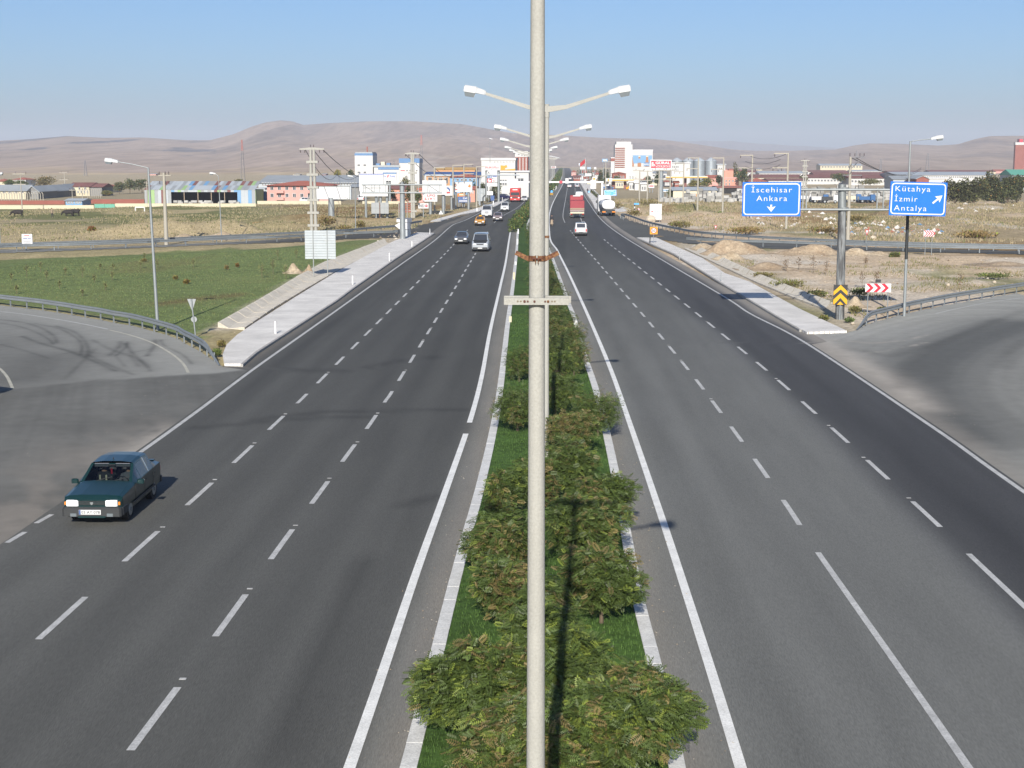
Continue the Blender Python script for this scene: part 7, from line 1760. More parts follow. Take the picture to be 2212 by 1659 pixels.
def lattice(label, u, yt, yb, wpx, top_w=.25, red=False, Y=None, arms=0, round_head=False):
    P = G(u, yb) if Y is None else Vector((at_Y(u, yb, Y).x, Y, at_Y(u, yb, Y).z)); zc_ = depth(P); h = ztop(P, yt) - (P.z if Y else 0); w0 = wpx * zc_ / FPX / 2; r = max(.06, .30 * zc_ / FPX)
    t = thing('lattice_mast', label, 'mast', P, 0); n = 8
    for part, a, b, m in (('lower_frame', 0, 6, 'lattice_steel'), ('upper_frame', 6, 8, 'lattice_red' if red else 'lattice_steel')):
        mb = MB()
        for k in range(a, b):
            wa, wb = w0 * (1 - (1 - top_w) * k / n), w0 * (1 - (1 - top_w) * (k + 1) / n); za, zb_ = h * k / n, h * (k + 1) / n
            ca = [(-wa, -wa), (wa, -wa), (wa, wa), (-wa, wa)]; cb = [(-wb, -wb), (wb, -wb), (wb, wb), (-wb, wb)]
            for i in range(4):
                j = (i + 1) % 4; mb.cyl((*ca[i], za), (*cb[i], zb_), r, n=4); mb.cyl((*ca[i], za), (*cb[j], zb_), r * .6, n=4); mb.cyl((*cb[i], zb_), (*cb[j], zb_), r * .6, n=4)
        if part == 'upper_frame':
            for k in range(arms): z = h * (.72 + .12 * k); mb.box((0, 0, z), (w0 * (3.2 - .5 * k), r * 2, r * 2))
            if round_head:
                for k in range(8): a_ = math.pi * k / 4; mb.cyl((0, 0, h * .86), (w0 * 1.2 * math.cos(a_), 0, h * .93 + w0 * 1.2 * math.sin(a_)), r * .8, n=4); mb.cyl((w0 * 1.2 * math.cos(a_), 0, h * .93 + w0 * 1.2 * math.sin(a_)), (w0 * 1.2 * math.cos(a_ + .785), 0, h * .93 + w0 * 1.2 * math.sin(a_ + .785)), r, n=4)
        mb.build(part, M(m), t)
    return t
lattice('red-topped lattice mast in front of the left hill', 525, 302, 397, 9, .2, True); lattice('faint red-topped mast before the middle of the ridge', 911, 292, 378, 6, .3, True); lattice('lattice mast with a round head in front of the striped tower', 1343.5, 300, 392, 9, .45, round_head=True)
lattice('small pylon at the foot of the left hill', 185, 347, 380, 6, .3, arms=2); lattice('grey pylon to the right of the tall lamp', 2003, 331, 372, 8, .3, arms=3); lattice('pale pylon left of the tall lamp', 1902, 343, 371, 5, .3, arms=2); lattice('pylon above the Kütahya panel on the slope', 1849, 325, 371, 4, .3, arms=2); lattice('small pylon behind the white factory', 851, 347, 388, 5, .4, arms=2)

# ------------------------------------------------------------------ billboards
b = Board('billboard', 'wide billboard with grey figure drawings on a silver column', 'billboard', 676, 402, 757.5, 431, 474, (), .1, 'board_white', .5, frame=True)
MB().cyl((b.L(716, 0)[0], .1, -.2), (b.L(716, 0)[0], .1, b.z0 + .3), .55, .5, 16).build('column', M('galvanised'), b.t, True)
MB().box((b.L(757.5, 0)[0] + .12, .0, (b.z0 + b.z1) / 2), (.25, .8, b.h)).build('end_panel', M('roof_pale'), b.t)
rg = random.Random(3)
for k in range(34):
    u, v = rg.uniform(733, 755) if k < 26 else rg.uniform(690, 730), rg.uniform(405, 429) if k < 26 else rg.uniform(420, 429); a = rg.uniform(0, 3.14); l = rg.uniform(1.0, 2.6)
    b.layer = k % 6; b.poly([(u - l * math.cos(a) - .25, v - l * math.sin(a)), (u - l * math.cos(a) + .25, v - l * math.sin(a) + .4), (u + l * .6 * math.cos(a + .5), v + l * .8 * math.sin(a + .5)), (u + l * math.cos(a), v + l * math.sin(a))], 'ink_grey', 'drawn_stroke')
b.layer = 7; b.text('AFYONKARAHİSAR', 682, 406.3, 713, 408.8, 'ink_grey')
b = Board('billboard', 'blank white billboard standing behind the empty gantry arms', 'billboard', 779, 398, 839, 424, 474.5, (812.5, 822, 836), .22, 'board_white', .5); 
b2 = Board('billboard', 'taller blank white billboard with a purple top edge behind the gantry arms', 'billboard', 777.5, 375.5, 830, 413, 470, (790, 815), .22, 'board_white', .5); b2.rect(777.6, 375.5, 829.9, 377, 'ink_blue', 'top_strip')
for u in (804, 817): b2.rect(u, 377, u + .35, 398, 'ink_grey', 'sheet_joint')
b = Board('billboard', 'school billboard reading Koleji with a red swirl', 'billboard', 828, 372.5, 857.5, 390.5, 440, (836.5, 842), .25, 'board_white', .5)
b.rect(828.2, 372.6, 857.4, 375.6, 'blue_band', 'top_band'); b.text('Fer', 829.5, 378.2, 836, 382.5, 'ink_blue', .01); b.text('Koleji', 843, 377.8, 855, 384, 'ink_blue', .01)
b.poly([(837, 381), (838.5, 378), (841, 376.8), (840.6, 380), (839.6, 383), (837.5, 384.4), (838.2, 382)], 'gural_red', 'swirl'); b.rect(831, 386, 853, 386.7, 'sky_blue', 'small_print')
b = Board('sign_back', 'back of a grey panelled sign with a rusty frame on the plain', 'road sign', 802.5, 437.5, 840, 461.5, 475, (812.6,), .12, 'board_grey', .12)
for u in (811.5, 821, 830.5): b.rect(u, 437.6, u + .5, 461.4, 'dull_steel', 'frame_bar')
b.rect(802.6, 449, 839.9, 449.5, 'dull_steel', 'frame_bar'); MB().cyl((b.L(821, 0)[0], -.2, -.1), (b.L(821, 0)[0], -.2, b.z1), .07, n=6).build('rusty_stay', M('rust'), b.t)
b = Board('sign_back', 'slatted orange-brown sign back behind the empty gantry post', 'road sign', 861, 437.5, 888, 459.5, 478, (), .1, panel_name=None)
for k in range(5): z = b.z0 + (k + .5) * b.h / 5; MB().box((0, 0, z), (b.w, .08, b.h / 5 - .12)).build('slat', M('orange_wall' if 0 else 'brick_red'), b.t)
for u in (862, 880): MB().box((b.L(u, 0)[0], -.06, b.z1 / 2), (.1, .1, b.z1)).build('post', M('dull_steel'), b.t)
b = Board('advert_sign', 'small white sign with letters HID and a red no-entry disc', 'sign board', 903.5, 439, 926, 450.3, 468, (914.5,), .1, 'board_white', .12)
b.text('HID', 905.5, 441.6, 917, 447.8, 'ink_dark', .02); b.disc(921.3, 444.6, 3.0, 'sign_red'); b.rect(919.2, 444.1, 923.4, 445.1, 'sign_white', 'bar')
b = Board('advert_sign', 'white fuel price sign reading LPG 2,19 TL', 'sign board', 914, 418.5, 945, 435.5, 465, (929.5,), .28, 'board_white', .25)
b.text('LPG', 923, 419.8, 941, 424.6, 'ink_red', .02); b.text('2,19', 917, 427, 933.5, 432.5, 'ink_red', .02); b.text('TL', 936, 427, 941, 431, 'ink_red', .01)
b = Board('billboard', 'blank white billboard above the fuel price sign', 'billboard', 913, 389.5, 965, 420.5, 463, (957.5,), .3, 'board_white', .5)
b = Board('billboard', 'white billboard with a blue and red logo beside the blank one', 'billboard', 955, 401, 978, 422.5, 455, (960, 975), .2, 'board_white', .4)
b.poly([(965.5, 404), (970, 405), (973, 409), (973, 413), (970.5, 414), (970, 410), (966.5, 408)], 'deep_blue', 'emblem'); b.poly([(965.5, 414), (972, 414.5), (974, 417.5), (966, 418)], 'ink_red', 'emblem')
b = Board('billboard', 'billboard with a dark-haired woman and an orange emblem', 'billboard', 977, 393, 1020.5, 415, 452, (984, 1012), .25, 'board_white', .4)
b.disc(983.8, 400, 3.0, 'ink_dark', 'hair', sq=1.35); b.disc(983.8, 400.4, 1.8, 'skin', 'face', sq=1.35); b.rect(982, 405.5, 986, 408, 'cloth_cream', 'collar'); b.text('Pratik', 991, 402, 1003, 405.6, 'ink_grey'); b.rect(991, 408, 1016, 409.2, 'ink_grey', 'small_print'); b.poly([(1011, 403), (1014.5, 397.5), (1017.5, 401), (1016.5, 405.5)], 'amber', 'emblem'); b.rect(983, 408.6, 988.5, 410.5, 'ink_red', 'print_block')
b = Board('advert_sign', 'small orange board over the dark blue one', 'sign board', 988, 417.2, 1005, 425, 447, (990, 1003), .1, 'amber', .15); b.rect(992, 419, 1001, 422, 'cloth_cream', 'print_block')
b = Board('advert_sign', 'dark blue board with white letters ending in lik', 'sign board', 989.5, 424.6, 1016.5, 437.4, 447.5, (993.5, 999, 1003), .1, 'deep_blue', .15)
b.text('Çelik', 1000, 426, 1014.5, 430.5, 'sign_white', .02); b.text('C', 991.5, 426.5, 994.5, 430, 'sky_blue', .02); b.rect(991.5, 432.4, 1014.5, 433.6, 'sign_white', 'small_print'); b.rect(991.5, 434.8, 1014.5, 435.8, 'sign_white', 'small_print')
b = Board('sign_back', 'tall pale slatted sign back beside the curved pavement', 'road sign', 1030, 407, 1048, 434.5, 441, (), .1, panel_name=None)
for k in range(10): z = b.z0 + (k + .5) * b.h / 10; MB().box((0, 0, z), (b.w, .08, b.h / 10 - .06)).build('slat', M('slat_metal'), b.t)
for u in (1034, 1044): MB().box((b.L(u, 0)[0], -.06, b.z1 / 2), (.14, .1, b.z1)).build('post', M('dull_steel'), b.t)
t = thing('arm_pole', 'grey curved traffic arm reaching over the left carriageway', 'mast', G(1036.5, 443.5)); P = t.location; s_ = depth(P) / FPX; h = ztop(P, 378)
MB().tube([(0, 0, -.2), (0, 0, h * .86), (.5, 0, h * .95), (1.2, 0, h * .985), (2.0, 0, h), (86 * s_, 0, h)], .15, 8).build('pole', M('roof_pale'), t, True)
# shop pylon
b = Board('shop_pylon', 'shop pylon with the red TELEKOĞLU YAPI MARKET sign and boards below', 'sign pylon', 1045, 352, 1080.5, 368, 437, (1051, 1077), .3, 'board_white', .6)
b.text('TELEKOĞLU', 1047, 358.2, 1078.5, 363.6, 'ink_red', .02); b.text('YAPI MARKET', 1051, 364.4, 1075, 366.8, 'ink_grey', .01)
for (v0, v1, m1, m2) in ((369, 376.5, 'board_white', 'board_white'), (377.5, 384.8, 'blue_band', 'board_white'), (386, 394, 'sign_red', 'board_white'), (395.3, 402.8, 'board_white', 'board_white')):
    z0, z1 = b.L(0, v1)[1], b.L(0, v0)[1]; xa, xm, xb = b.L(1052.5, 0)[0], b.L(1062.5, 0)[0], b.L(1074.5, 0)[0]
    for a, c, m in ((xa, xm, m1), (xm + .02, xb, m2)): MB().box(((a + c) / 2, 0, (z0 + z1) / 2), (c - a, .4, z1 - z0)).build('tenant_board', M(m), b.t)
b.text('X:', 1053.5, 370, 1059, 375, 'ink_dark'); b.text('1:2', 1053.6, 378.5, 1061.5, 383.5, 'sign_white', .01); b.text('Li', 1065, 387.5, 1070, 391.5, 'ink_red', .01); b.rect(1064, 379.8, 1073.6, 381.4, 'ink_blue', 'print_band'); b.poly([(1053.6, 388), (1056.5, 387), (1058.5, 389.5), (1061.5, 389.2), (1061, 392), (1056.5, 393), (1054, 391)], 'sign_white', 'emblem')
b = Board('advert_sign', 'low white board with a blue lower half below the shop pylon', 'sign board', 1052, 413, 1065, 421.5, 437, (1055, 1063), .1, 'board_white', .15); MB().box((.6, 0, b.z0 - .7), (b.w * .6, .12, 1.2)).build('blue_panel', M('deep_blue'), b.t)
b = Board('billboard', 'tall white panel hanging above the red lorry', 'billboard', 1100, 386, 1119, 409, 429, (1103, 1117), .2, 'board_white', .4)
# red billboard on the right
b = Board('billboard', 'large red GÜRAL VİTRİFİYE billboard on a tall silver column', 'billboard', 1403, 345, 1449.5, 368.5, 433, (), .1, 'board_white', .6)
MB().cyl((b.L(1427.5, 0)[0], .5, -.2), (b.L(1427.5, 0)[0], .5, b.z0 + .3), .62, .55, 14).build('column', M('galvanised'), b.t, True)
b.rect(1405, 347.3, 1447.5, 363.2, 'gural_red', 'red_field'); b.text('GÜRAL', 1414.5, 347.6, 1446, 354.8, 'sign_white', .03); b.text('VİTRİFİYE', 1414.5, 356, 1446.3, 361.8, 'sign_white', .008)
b.disc(1408.5, 352.3, 2.0, 'sign_white', 'emblem'); b.disc(1411, 356.8, 2.6, 'sign_white', 'emblem'); b.rect(1406.4, 351, 1408, 359.6, 'sign_white', 'emblem'); b.disc(1411, 356.8, 1.2, 'gural_red', 'emblem')
# fuel pylons and small adverts on the right
b = Board('fuel_pylon', 'tall white fuel station pylon with an orange round emblem', 'sign pylon', 1279.3, 382, 1287.5, 408, 410, (), .1, 'board_white', .7)
b.disc(1283.3, 386.5, 2.7, 'sign_orange', 'emblem'); b.rect(1281, 392.5, 1285.5, 393.4, 'ink_grey', 'price_line'); b.rect(1280.3, 402.5, 1286, 405, 'ink_red', 'price_line'); MB().box((-.5, -.6, 1.9), (1.5, .6, 3.0)).build('lower_board', M('board_white'), b.t)
b = Board('advert_sign', 'black and white Özerbaş name board between the power poles', 'sign board', 1382, 390.3, 1400, 398.5, 412, (), .15, 'ink_dark', .3); b.text('Özerbaş', 1383, 392, 1399, 396.8, 'sign_white', .03)
for (x0, y0, x1, y1, yb, m, lab, prt) in ((1430, 408, 1444.5, 414.5, 426, 'board_white', 'white and pale blue board below the large red billboard', 'sky_blue'), (1454, 407, 1467.5, 416.5, 426, 'board_white', 'white board with red print beside the orange-walled shed', 'ink_red'), (1400.5, 398.5, 1413, 406, 416, 'board_white', 'white shop board right of the Özerbaş board', 'ink_red'), (1358, 375, 1370, 380, 402, 'board_white', 'small white board above the fuel kiosks', 'ink_grey'), (1250, 352.5, 1258.5, 357.5, 386, 'board_white', 'white board high above the far road crest', 'sky_blue'), (1253, 360, 1263, 366, 390, 'board_white', 'white billboard over the far shops', 'ink_grey'), (1268, 361, 1276.5, 365.5, 388, 'sky_blue', 'blue billboard over the far shops', 'sign_white'), (1264.5, 374.5, 1277.5, 380.5, 398, 'board_white', 'white panel sign on blue legs beside the far road', 'ink_grey'), (1283, 361, 1288, 365.8, 386, 'board_white', 'small square white sign far down the road', 'ink_grey'), (1190, 359, 1201, 364, 384, 'board_white', 'red and white board far behind the lamps', 'gural_red'), (1300, 343, 1312, 350, 400, 'sky_blue', 'pale blue board beside the striped tower', 'sign_white')):
    b = Board('advert_sign', lab, 'sign board', x0, y0, x1, y1, yb, (x0 + (x1 - x0) * .25, x1 - (x1 - x0) * .25), .14, m, .25); hh = y1 - y0; b.rect(x0 + (x1 - x0) * .12, y0 + hh * .28, x1 - (x1 - x0) * .12, y0 + hh * .62, prt, 'print_band')
b = Board('information_board', 'little white board beside the left ramp at the picture edge', 'sign board', 48.5, 505.5, 71.5, 526.5, 541, (56,), .09, 'board_white', .10)
b.rect(54, 508.4, 65, 509.8, 'ink_red', 'small_print'); b.text('Peyzaj Tarım', 52, 513.5, 68.5, 517, 'ink_blue', .01); b.rect(52, 520.2, 68, 521, 'ink_dark', 'rule'); b.rect(53, 523, 67, 525, 'ink_grey', 'small_print')

# ------------------------------------------------------------------ buildings
def windows(t, n, x0, x1, z0, z1, y, frac=.6, m='window_dark', frame=True, rows=1, rowh=0):
    me = None; wstep = (x1 - x0) / n
    for r in range(rows):
        for k in range(n):
            xc = x0 + wstep * (k + .5)
            if me is None:
                mb = MB(); ww, hh = wstep * frac, z1 - z0
                mb.box((0, .02, 0), (ww, .08, hh), m=0)
                if frame:
                    f = .09
                    for c, d in (((0, hh / 2), (ww + f, f)), ((0, -hh / 2), (ww + f, f)), ((ww / 2, 0), (f, hh)), ((-ww / 2, 0), (f, hh)), ((0, 0), (f * .7, hh))): mb.box((c[0], -.04, c[1]), (d[0], .08, d[1]), m=1)
                me = mb.mesh('window', [M(m), M('frame_white')])
            o = bpy.data.objects.new('window', me); C.objects.link(o); o.parent = t; o.location = (xc, y, (z0 + z1) / 2 + r * rowh)
def building(name, label, x0, x1, yt, yb, dep, wall, roof=None, roof_h=None, kind='gable', rz=0.0, wins=(), cat='building', over=.4, base_z=0, roof_px=None):
    P = G((x0 + x1) / 2, yb); s = depth(P) / FPX; w_ = (x1 - x0) * s; h = ztop(P, yt)
    t = thing(name, label, cat, P, rz)
    MB().box((0, dep / 2, h / 2 - .1), (w_, dep, h + .2)).build('wall', M(wall), t)
    if roof_px is not None: roof_h = ztop(Vector((P.x, P.y + dep / 2, 0)), roof_px) - h
    a, o_ = w_ / 2 + over, over
    if roof and kind == 'gable':      # ridge along X
        MB().prismx([(-o_, h - .05), (dep + o_, h - .05), (dep / 2, h + roof_h)], -a, a).build('roof', M(roof), t)
    elif roof and kind == 'gable_y':  # gable towards the camera
        MB().prism([(-w_ / 2, h), (w_ / 2, h), (0, h + roof_h * .98)], .05, dep - .05).build('gable', M(wall), t)
        mb = MB(); th = .18
        for sgn in (-1, 1):
            x1_, z1_ = sgn * (w_ / 2 + o_), h - o_ * roof_h / (w_ / 2); q = [(0, h + roof_h), (x1_, z1_), (x1_, z1_ + th), (0, h + roof_h + th)]
            if sgn > 0: q.reverse()
            mb.prism(q, -o_, dep + o_)
        mb.build('roof', M(roof), t)
    elif roof and kind == 'hip':
        r_ = min(w_, dep) / 2; V = [(-a, -o_, h), (a, -o_, h), (a, dep + o_, h), (-a, dep + o_, h), (-w_ / 2 + r_, dep / 2, h + roof_h), (w_ / 2 - r_, dep / 2, h + roof_h)]
        MB().add(V, [(0, 1, 5, 4), (1, 2, 5), (2, 3, 4, 5), (3, 0, 4), (3, 2, 1, 0)]).build('roof', M(roof), t)
    elif roof and kind == 'flat':
        MB().box((0, dep / 2, h + (roof_h or .4) / 2), (w_ + 2 * o_, dep + 2 * o_, roof_h or .4)).build('roof', M(roof), t)
    elif roof and kind == 'shed':
        MB().prismx([(-o_, h), (dep + o_, h + roof_h), (dep + o_, h + roof_h + .2), (-o_, h + .2)], -a, a).build('roof', M(roof), t)
    for (n, f0, f1, v0, v1, frac) in wins:   # windows by row in photo pixels
        windows(t, n, -w_ / 2 + f0 * w_, -w_ / 2 + f1 * w_, ztop(P, v1), ztop(P, v0), -.03, frac)
    t['w'] = w_; t['h'] = h; t['s'] = s
    return t, P, w_, h, s
# left: cream houses
building('farm_house', 'long low cream house with a grey roof and five windows', -40, 57, 412.5, 430, 9, 'cream_wall', 'roof_grey', kind='gable', roof_px=399, wins=[(7, .05, .98, 413.5, 416.5, .45)])
building('farm_house', 'grey gable-fronted house adjoining the long cream one', 57.5, 84, 413, 429.5, 14, 'grey_wall', 'roof_grey', kind='gable_y', roof_px=402, wins=[(3, .05, .95, 413, 418.5, .5)])
building('farm_house', 'second grey gable-fronted house beside the first', 86, 110, 412, 427, 14, 'grey_wall', 'roof_grey', kind='gable_y', roof_px=400.5, wins=[(3, .05, .95, 411, 416, .5)])
building('farm_house', 'grey shed with a gable left of the two-storey cream house', 128, 147, 409, 424, 12, 'grey_wall', 'roof_grey', kind='gable_y', roof_px=398, wins=[(2, .2, .8, 412, 415, .4)])
building('farm_house', 'two-storey cream house with a maroon roof', 147.5, 194, 403, 423, 11, 'cream_wall', 'roof_maroon', kind='gable', roof_px=394, wins=[(3, .12, .95, 404.5, 409, .3), (6, .1, .98, 412, 417, .42)])
building('barn', 'dark grey barn with a brown roof beside the two-storey cream house', 195.5, 221, 404, 423, 10, 'grey_wall', 'roof_maroon', kind='gable', roof_px=396)
building('farm_house', 'small house with a red roof at the end of the farm row', 222, 244, 404, 415.5, 9, 'cream_wall', 'roof_red', kind='hip', roof_px=398.5, wins=[(3, .1, .9, 406, 410, .4)])
building('house', 'red-roofed house on the rise at the very edge', -12, 11, 392, 402, 10, 'cream_wall', 'roof_red', kind='hip', roof_px=386)
building('house', 'red-roofed house behind the trees at the edge', 26, 56, 388, 400, 11, 'white_wall', 'roof_red', kind='hip', roof_px=383, wins=[(4, .1, .9, 389, 392, .4)])
t, P, w_, h, s = building('hut', 'light blue hut with an arched roof beside the cream wall', 142, 178, 433, 444, 6, 'sky_blue', 'roof_pale', kind='gable', roof_px=428.5, wins=[(3, .05, .5, 434.5, 439, .6), (3, .55, .98, 434.5, 439, .6)])
# walls
def wall(label, u0, u1, vt, vb, m, name='boundary_wall', th=.25):
    A, B = G(u0, vb), G(u1, vb); Y = (A.y + B.y) / 2; A, B = at_Y(u0, vb, A.y), at_Y(u1, vb, B.y); d = (B - A).length; h = ztop((A + B) / 2, vt); mid = (A + B) / 2
    o = MB().box((0, 0, h / 2 - .1), (d, th, h + .2)).build(name, M(m), loc=(mid.x, mid.y, 0), rz=math.atan2(B.y - A.y, B.x - A.x)); return tag(o, label, 'wall', 'walls along the left plain')
wall('cream boundary wall left of the green gate', -60, 203, 443.2, 451, 'cream_wall'); wall('long cream boundary wall right of the green gate below the shed', 249, 553, 439.5, 447, 'cream_wall'); wall('cream garden wall below the pink apartment house', 556, 737, 434, 441, 'cream_wall'); wall('cream garden wall below the blank billboards', 783, 880, 434.5, 440, 'cream_wall')
wall('brick-red wall behind the cream one on the left', -60, 140, 433, 441, 'brick_red'); wall('brick-red wall between the blue hut and the shed', 180, 312, 430.5, 440, 'brick_red')
b = Board('gate', 'green sheet-metal gate in the cream boundary wall', 'gate', 204, 441.5, 248.5, 449.5, 450, (), .1, panel_name=None)
for sgn in (-1, 1): MB().box((sgn * b.w / 4, 0, b.h / 2 + .1), (b.w / 2 - .05, .08, b.h)).build('gate_leaf', M('green_gate'), b.t)
b = Board('goal_frame', 'white football goal frame on the plain', 'goal', 292.5, 448, 312.5, 457.5, 458, (), .1, panel_name=None)
MB().tube([(-b.w / 2, 0, 0), (-b.w / 2, 0, b.z1), (b.w / 2, 0, b.z1), (b.w / 2, 0, 0)], .12, 6).build('frame', M('white_metal'), b.t)
# patchwork shed
P = G(433, 440); s = depth(P) / FPX; t = thing('shed', 'open-fronted patchwork shed of coloured sheet metal', 'building', P); ww = (553 - 312) * s; k_ = s; h = ztop(P, 410)
def sx(u): return (u - 433) * k_
cols = ['roof_pale', 'roof_pale', 'board_grey', 'roof_pale', 'roof_maroon', 'board_grey', 'sky_blue', 'green_wall', 'roof_pale']
rg = random.Random(5)
n = 30
for r in range(2):
    for i in range(n):
        x0 = -ww / 2 + ww * i / n; MB().box((x0 + ww / n / 2, 1.5 + 3.2 * r, h + .5 + .9 * r), (ww / n * .98, 3.5, .08), rx=.27).build('roof_sheet', M(rg.choice(cols)), t)
for (a, c, zz0, zz1) in ((312, 370, 0, 1), (514, 553, 0, 1), (370, 514, .84, 1.0)):
    m = max(2, int((c - a) / 7))
    for i in range(m):
        u0 = a + (c - a) * i / m; u1 = a + (c - a) * (i + 1) / m; MB().box(((sx(u0) + sx(u1)) / 2, 0, h * (zz0 + zz1) / 2), ((u1 - u0) * k_ * .985, .12, h * (zz1 - zz0))).build('wall_sheet', M(rg.choice(cols)), t)
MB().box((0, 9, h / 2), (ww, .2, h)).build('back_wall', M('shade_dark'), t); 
for sgn in (-1, 1): MB().box((sgn * (ww / 2 - .1), 4.6, h / 2), (.2, 9, h - .05)).build('side_wall', M('green_wall'), t)
for u in (398, 428, 457, 486): MB().box((sx(u), .1, h * .4), (.16, .16, h * .84)).build('post', M('cloth_tan'), t)
for k, u in enumerate((385, 398, 420, 443, 452, 480, 508)):
    o = MB(); 
    for j in range(4): o.bevbox((rg.uniform(-.9, .9), rg.uniform(-.3, .3), .25 + .3 * (j % 2)), (.9, .7, .5), .04)
    tag(o.build('stone_stack', M('marble_block'), loc=P + Vector((sx(u), -1.4, 0))), 'pale stack of stone slabs in the shed opening, %s from the open end' % ORD[k], 'stack', 'stone stacks in the shed')
# long works, pink house
building('works_hall', 'long grey works hall with a row of windows behind the pink house', 558, 777, 395.5, 424, 30, 'roof_pale', 'roof_grey', kind='gable', roof_px=378.5, wins=[(34, .03, .98, 393 + 1.5, 400.5, .5)])
t, P, w_, h, s = building('apartment_house', 'pink two-storey apartment house with a red hip roof and balconies', 577, 712, 401, 437.5, 13, 'pink_wall', 'roof_red', kind='hip', roof_px=390.5, over=.8, wins=[(8, .02, .98, 403, 410.5, .42), (8, .02, .98, 418, 426, .42)])
for (u, v0, v1) in ((606, 412, 417), (606, 427, 432), (674, 412, 417)):
    bx = ((u - 644.5) * s); z0, z1 = ztop(P, v1), ztop(P, v0); MB().box((bx, -.5, (z0 + z1) / 2), (17 * s, 1.0, z1 - z0)).build('balcony', M('pink_wall'), t)
building('workshop', 'blue-fronted workshop left of the pink house', 551, 576, 414, 437, 8, 'blue_band', 'roof_pale', kind='flat', roof_h=.8); 
# factory
t, P, w_, h, s = building('factory_tower', 'white factory tower with a blue band round its top', 767, 806, 331.5, 398, 14, 'white_wall', None)
for nm, z0, z1, m in (('blue_band', ztop(P, 336), h + .05, 'blue_band'),): MB().box((0, 7, (z0 + z1) / 2), (w_ + .1, 14.1, z1 - z0)).build(nm, M(m), t)
MB().box((0, 7, h + .3), (w_ - .4, 13.5, .6)).build('roof', M('roof_grey'), t); windows(t, 2, -w_ / 2 + .05 * w_, w_ / 2 - .28 * w_, ztop(P, 358.5), ztop(P, 355), -.03, .4); windows(t, 2, -w_ / 2 + .05 * w_, w_ / 2 - .28 * w_, ztop(P, 374), ztop(P, 370.5), -.03, .4)
MB().box((w_ * .15, 3, h + 1.6), (.5, .5, 2.6)).build('chimney', M('brick_red'), t)
t, P, w_, h, s = building('factory_wing', 'low white factory wing with a blue roof band beside the tower', 808, 863, 361, 398, 12, 'white_wall', 'roof_grey', kind='flat', roof_h=.8); MB().box((.8, -.1, ztop(P, 363.5)), (w_ * .82, .3, ztop(P, 361) - ztop(P, 366.5))).build('blue_band', M('blue_band'), t)
for k, (u, v0, v1) in enumerate(((815, 353, 359), (826, 349.5, 358), (838, 352, 358))): MB().box(((u - 835.5) * s, 4, (ztop(P, v0) + ztop(P, 361)) / 2), (8 * s, 3, ztop(P, v0) - ztop(P, 361))).build('roof_unit', M('blue_band' if k != 1 else 'cloth_cream'), t)
t, P, w_, h, s = building('factory_block', 'square white factory block with a blue cornice', 863, 906, 352, 398, 14, 'white_wall', 'blue_band', kind='flat', roof_h=1.9, over=.15, wins=[(4, .3, .95, 367, 369.6, .5)])
MB().box((-w_ * .33, -.06, ztop(P, 368.5)), (w_ * .22, .06, .3)).build('red_print', M('ink_red'), t)
building('house', 'salmon-coloured low house behind the olive trees', 841, 886, 408, 436, 9, 'salmon_wall', 'roof_maroon', kind='gable', roof_px=400, wins=[(4, .1, .95, 414, 418, .3)]); building('workshop', 'grey workshop with a dark doorway behind the figure billboard', 758, 778, 404, 431, 10, 'grey_wall', 'roof_grey', kind='gable', roof_px=397.5)
building('house', 'pink house wall showing left of the price sign', 905, 917, 410, 437, 8, 'pink_wall', 'roof_red', kind='flat'); building('house', 'pink house right of the portrait billboard', 1012, 1026, 409, 436, 9, 'salmon_wall', 'roof_red', kind='gable', roof_px=402, wins=[(2, .1, .9, 412, 418, .4)])
building('works_hall', 'hall with a bright blue roof among the billboards', 917, 1040, 378, 412, 24, 'roof_pale', 'deep_blue', kind='gable', roof_px=371); building('works_hall', 'yellow-roofed market hall below the hill', 942, 1026, 366.5, 392, 20, 'orange_wall', 'yellow_band', kind='gable', roof_px=361.5)
building('shop', 'orange and red fronted shops behind the blank billboard', 921, 972, 380, 418, 12, 'orange_wall', 'roof_pale', kind='flat', wins=[(4, .05, .95, 383, 396, .7)]); building('house', 'brown-roofed blue house behind the portrait billboard', 972, 1032, 383, 420, 13, 'sky_blue', 'roof_red', kind='hip', roof_px=374, wins=[(6, .05, .95, 386, 391, .5)])
# shopping centre by the pylon
t, P, w_, h, s = building('shopping_hall', 'big white shopping hall with an orange excavator picture', 1040, 1113, 346.5, 415, 22, 'white_wall', 'white_wall', kind='flat', roof_h=.8, over=.2, wins=[(7, .35, .98, 348.5, 351, .3)])
def onwall(t, P, s, xc, pts, y, m, name):
    q = [((u - xc) * s, ztop(P, v)) for u, v in pts]; a = sum(q[i][0] * q[(i + 1) % len(q)][1] - q[(i + 1) % len(q)][0] * q[i][1] for i in range(len(q)))
    if a < 0: q.reverse()
    return MB().prism(q, y, y + .03).build(name, M(m), t)
onwall(t, P, s, 1076.5, [(1081.5, 357), (1090, 358), (1094, 356), (1096, 361), (1091, 363), (1091, 366.5), (1081.5, 366.5)], -.12, 'sign_orange', 'picture_shape'); onwall(t, P, s, 1076.5, [(1078, 367), (1113, 364.5), (1113, 372), (1078, 372.5)], -.09, 'sign_orange', 'orange_band')
building('shop', 'white shop with a purple edge in front of the shopping hall', 1078, 1112, 372, 425, 10, 'white_wall', 'board_white', kind='flat', wins=[(3, .05, .5, 388, 400, .8)]); building('shop', 'white shop with dark glass by the foreground post', 1115, 1142, 372, 426, 10, 'white_wall', 'board_white', kind='flat', wins=[(2, .05, .6, 385, 394, .9)])
t, P, w_, h, s = building('hotel', 'red and white hotel block behind the shopping hall', 1113, 1140, 339, 398, 16, 'brick_red', 'white_wall', kind='flat', roof_h=2.4, over=.1)
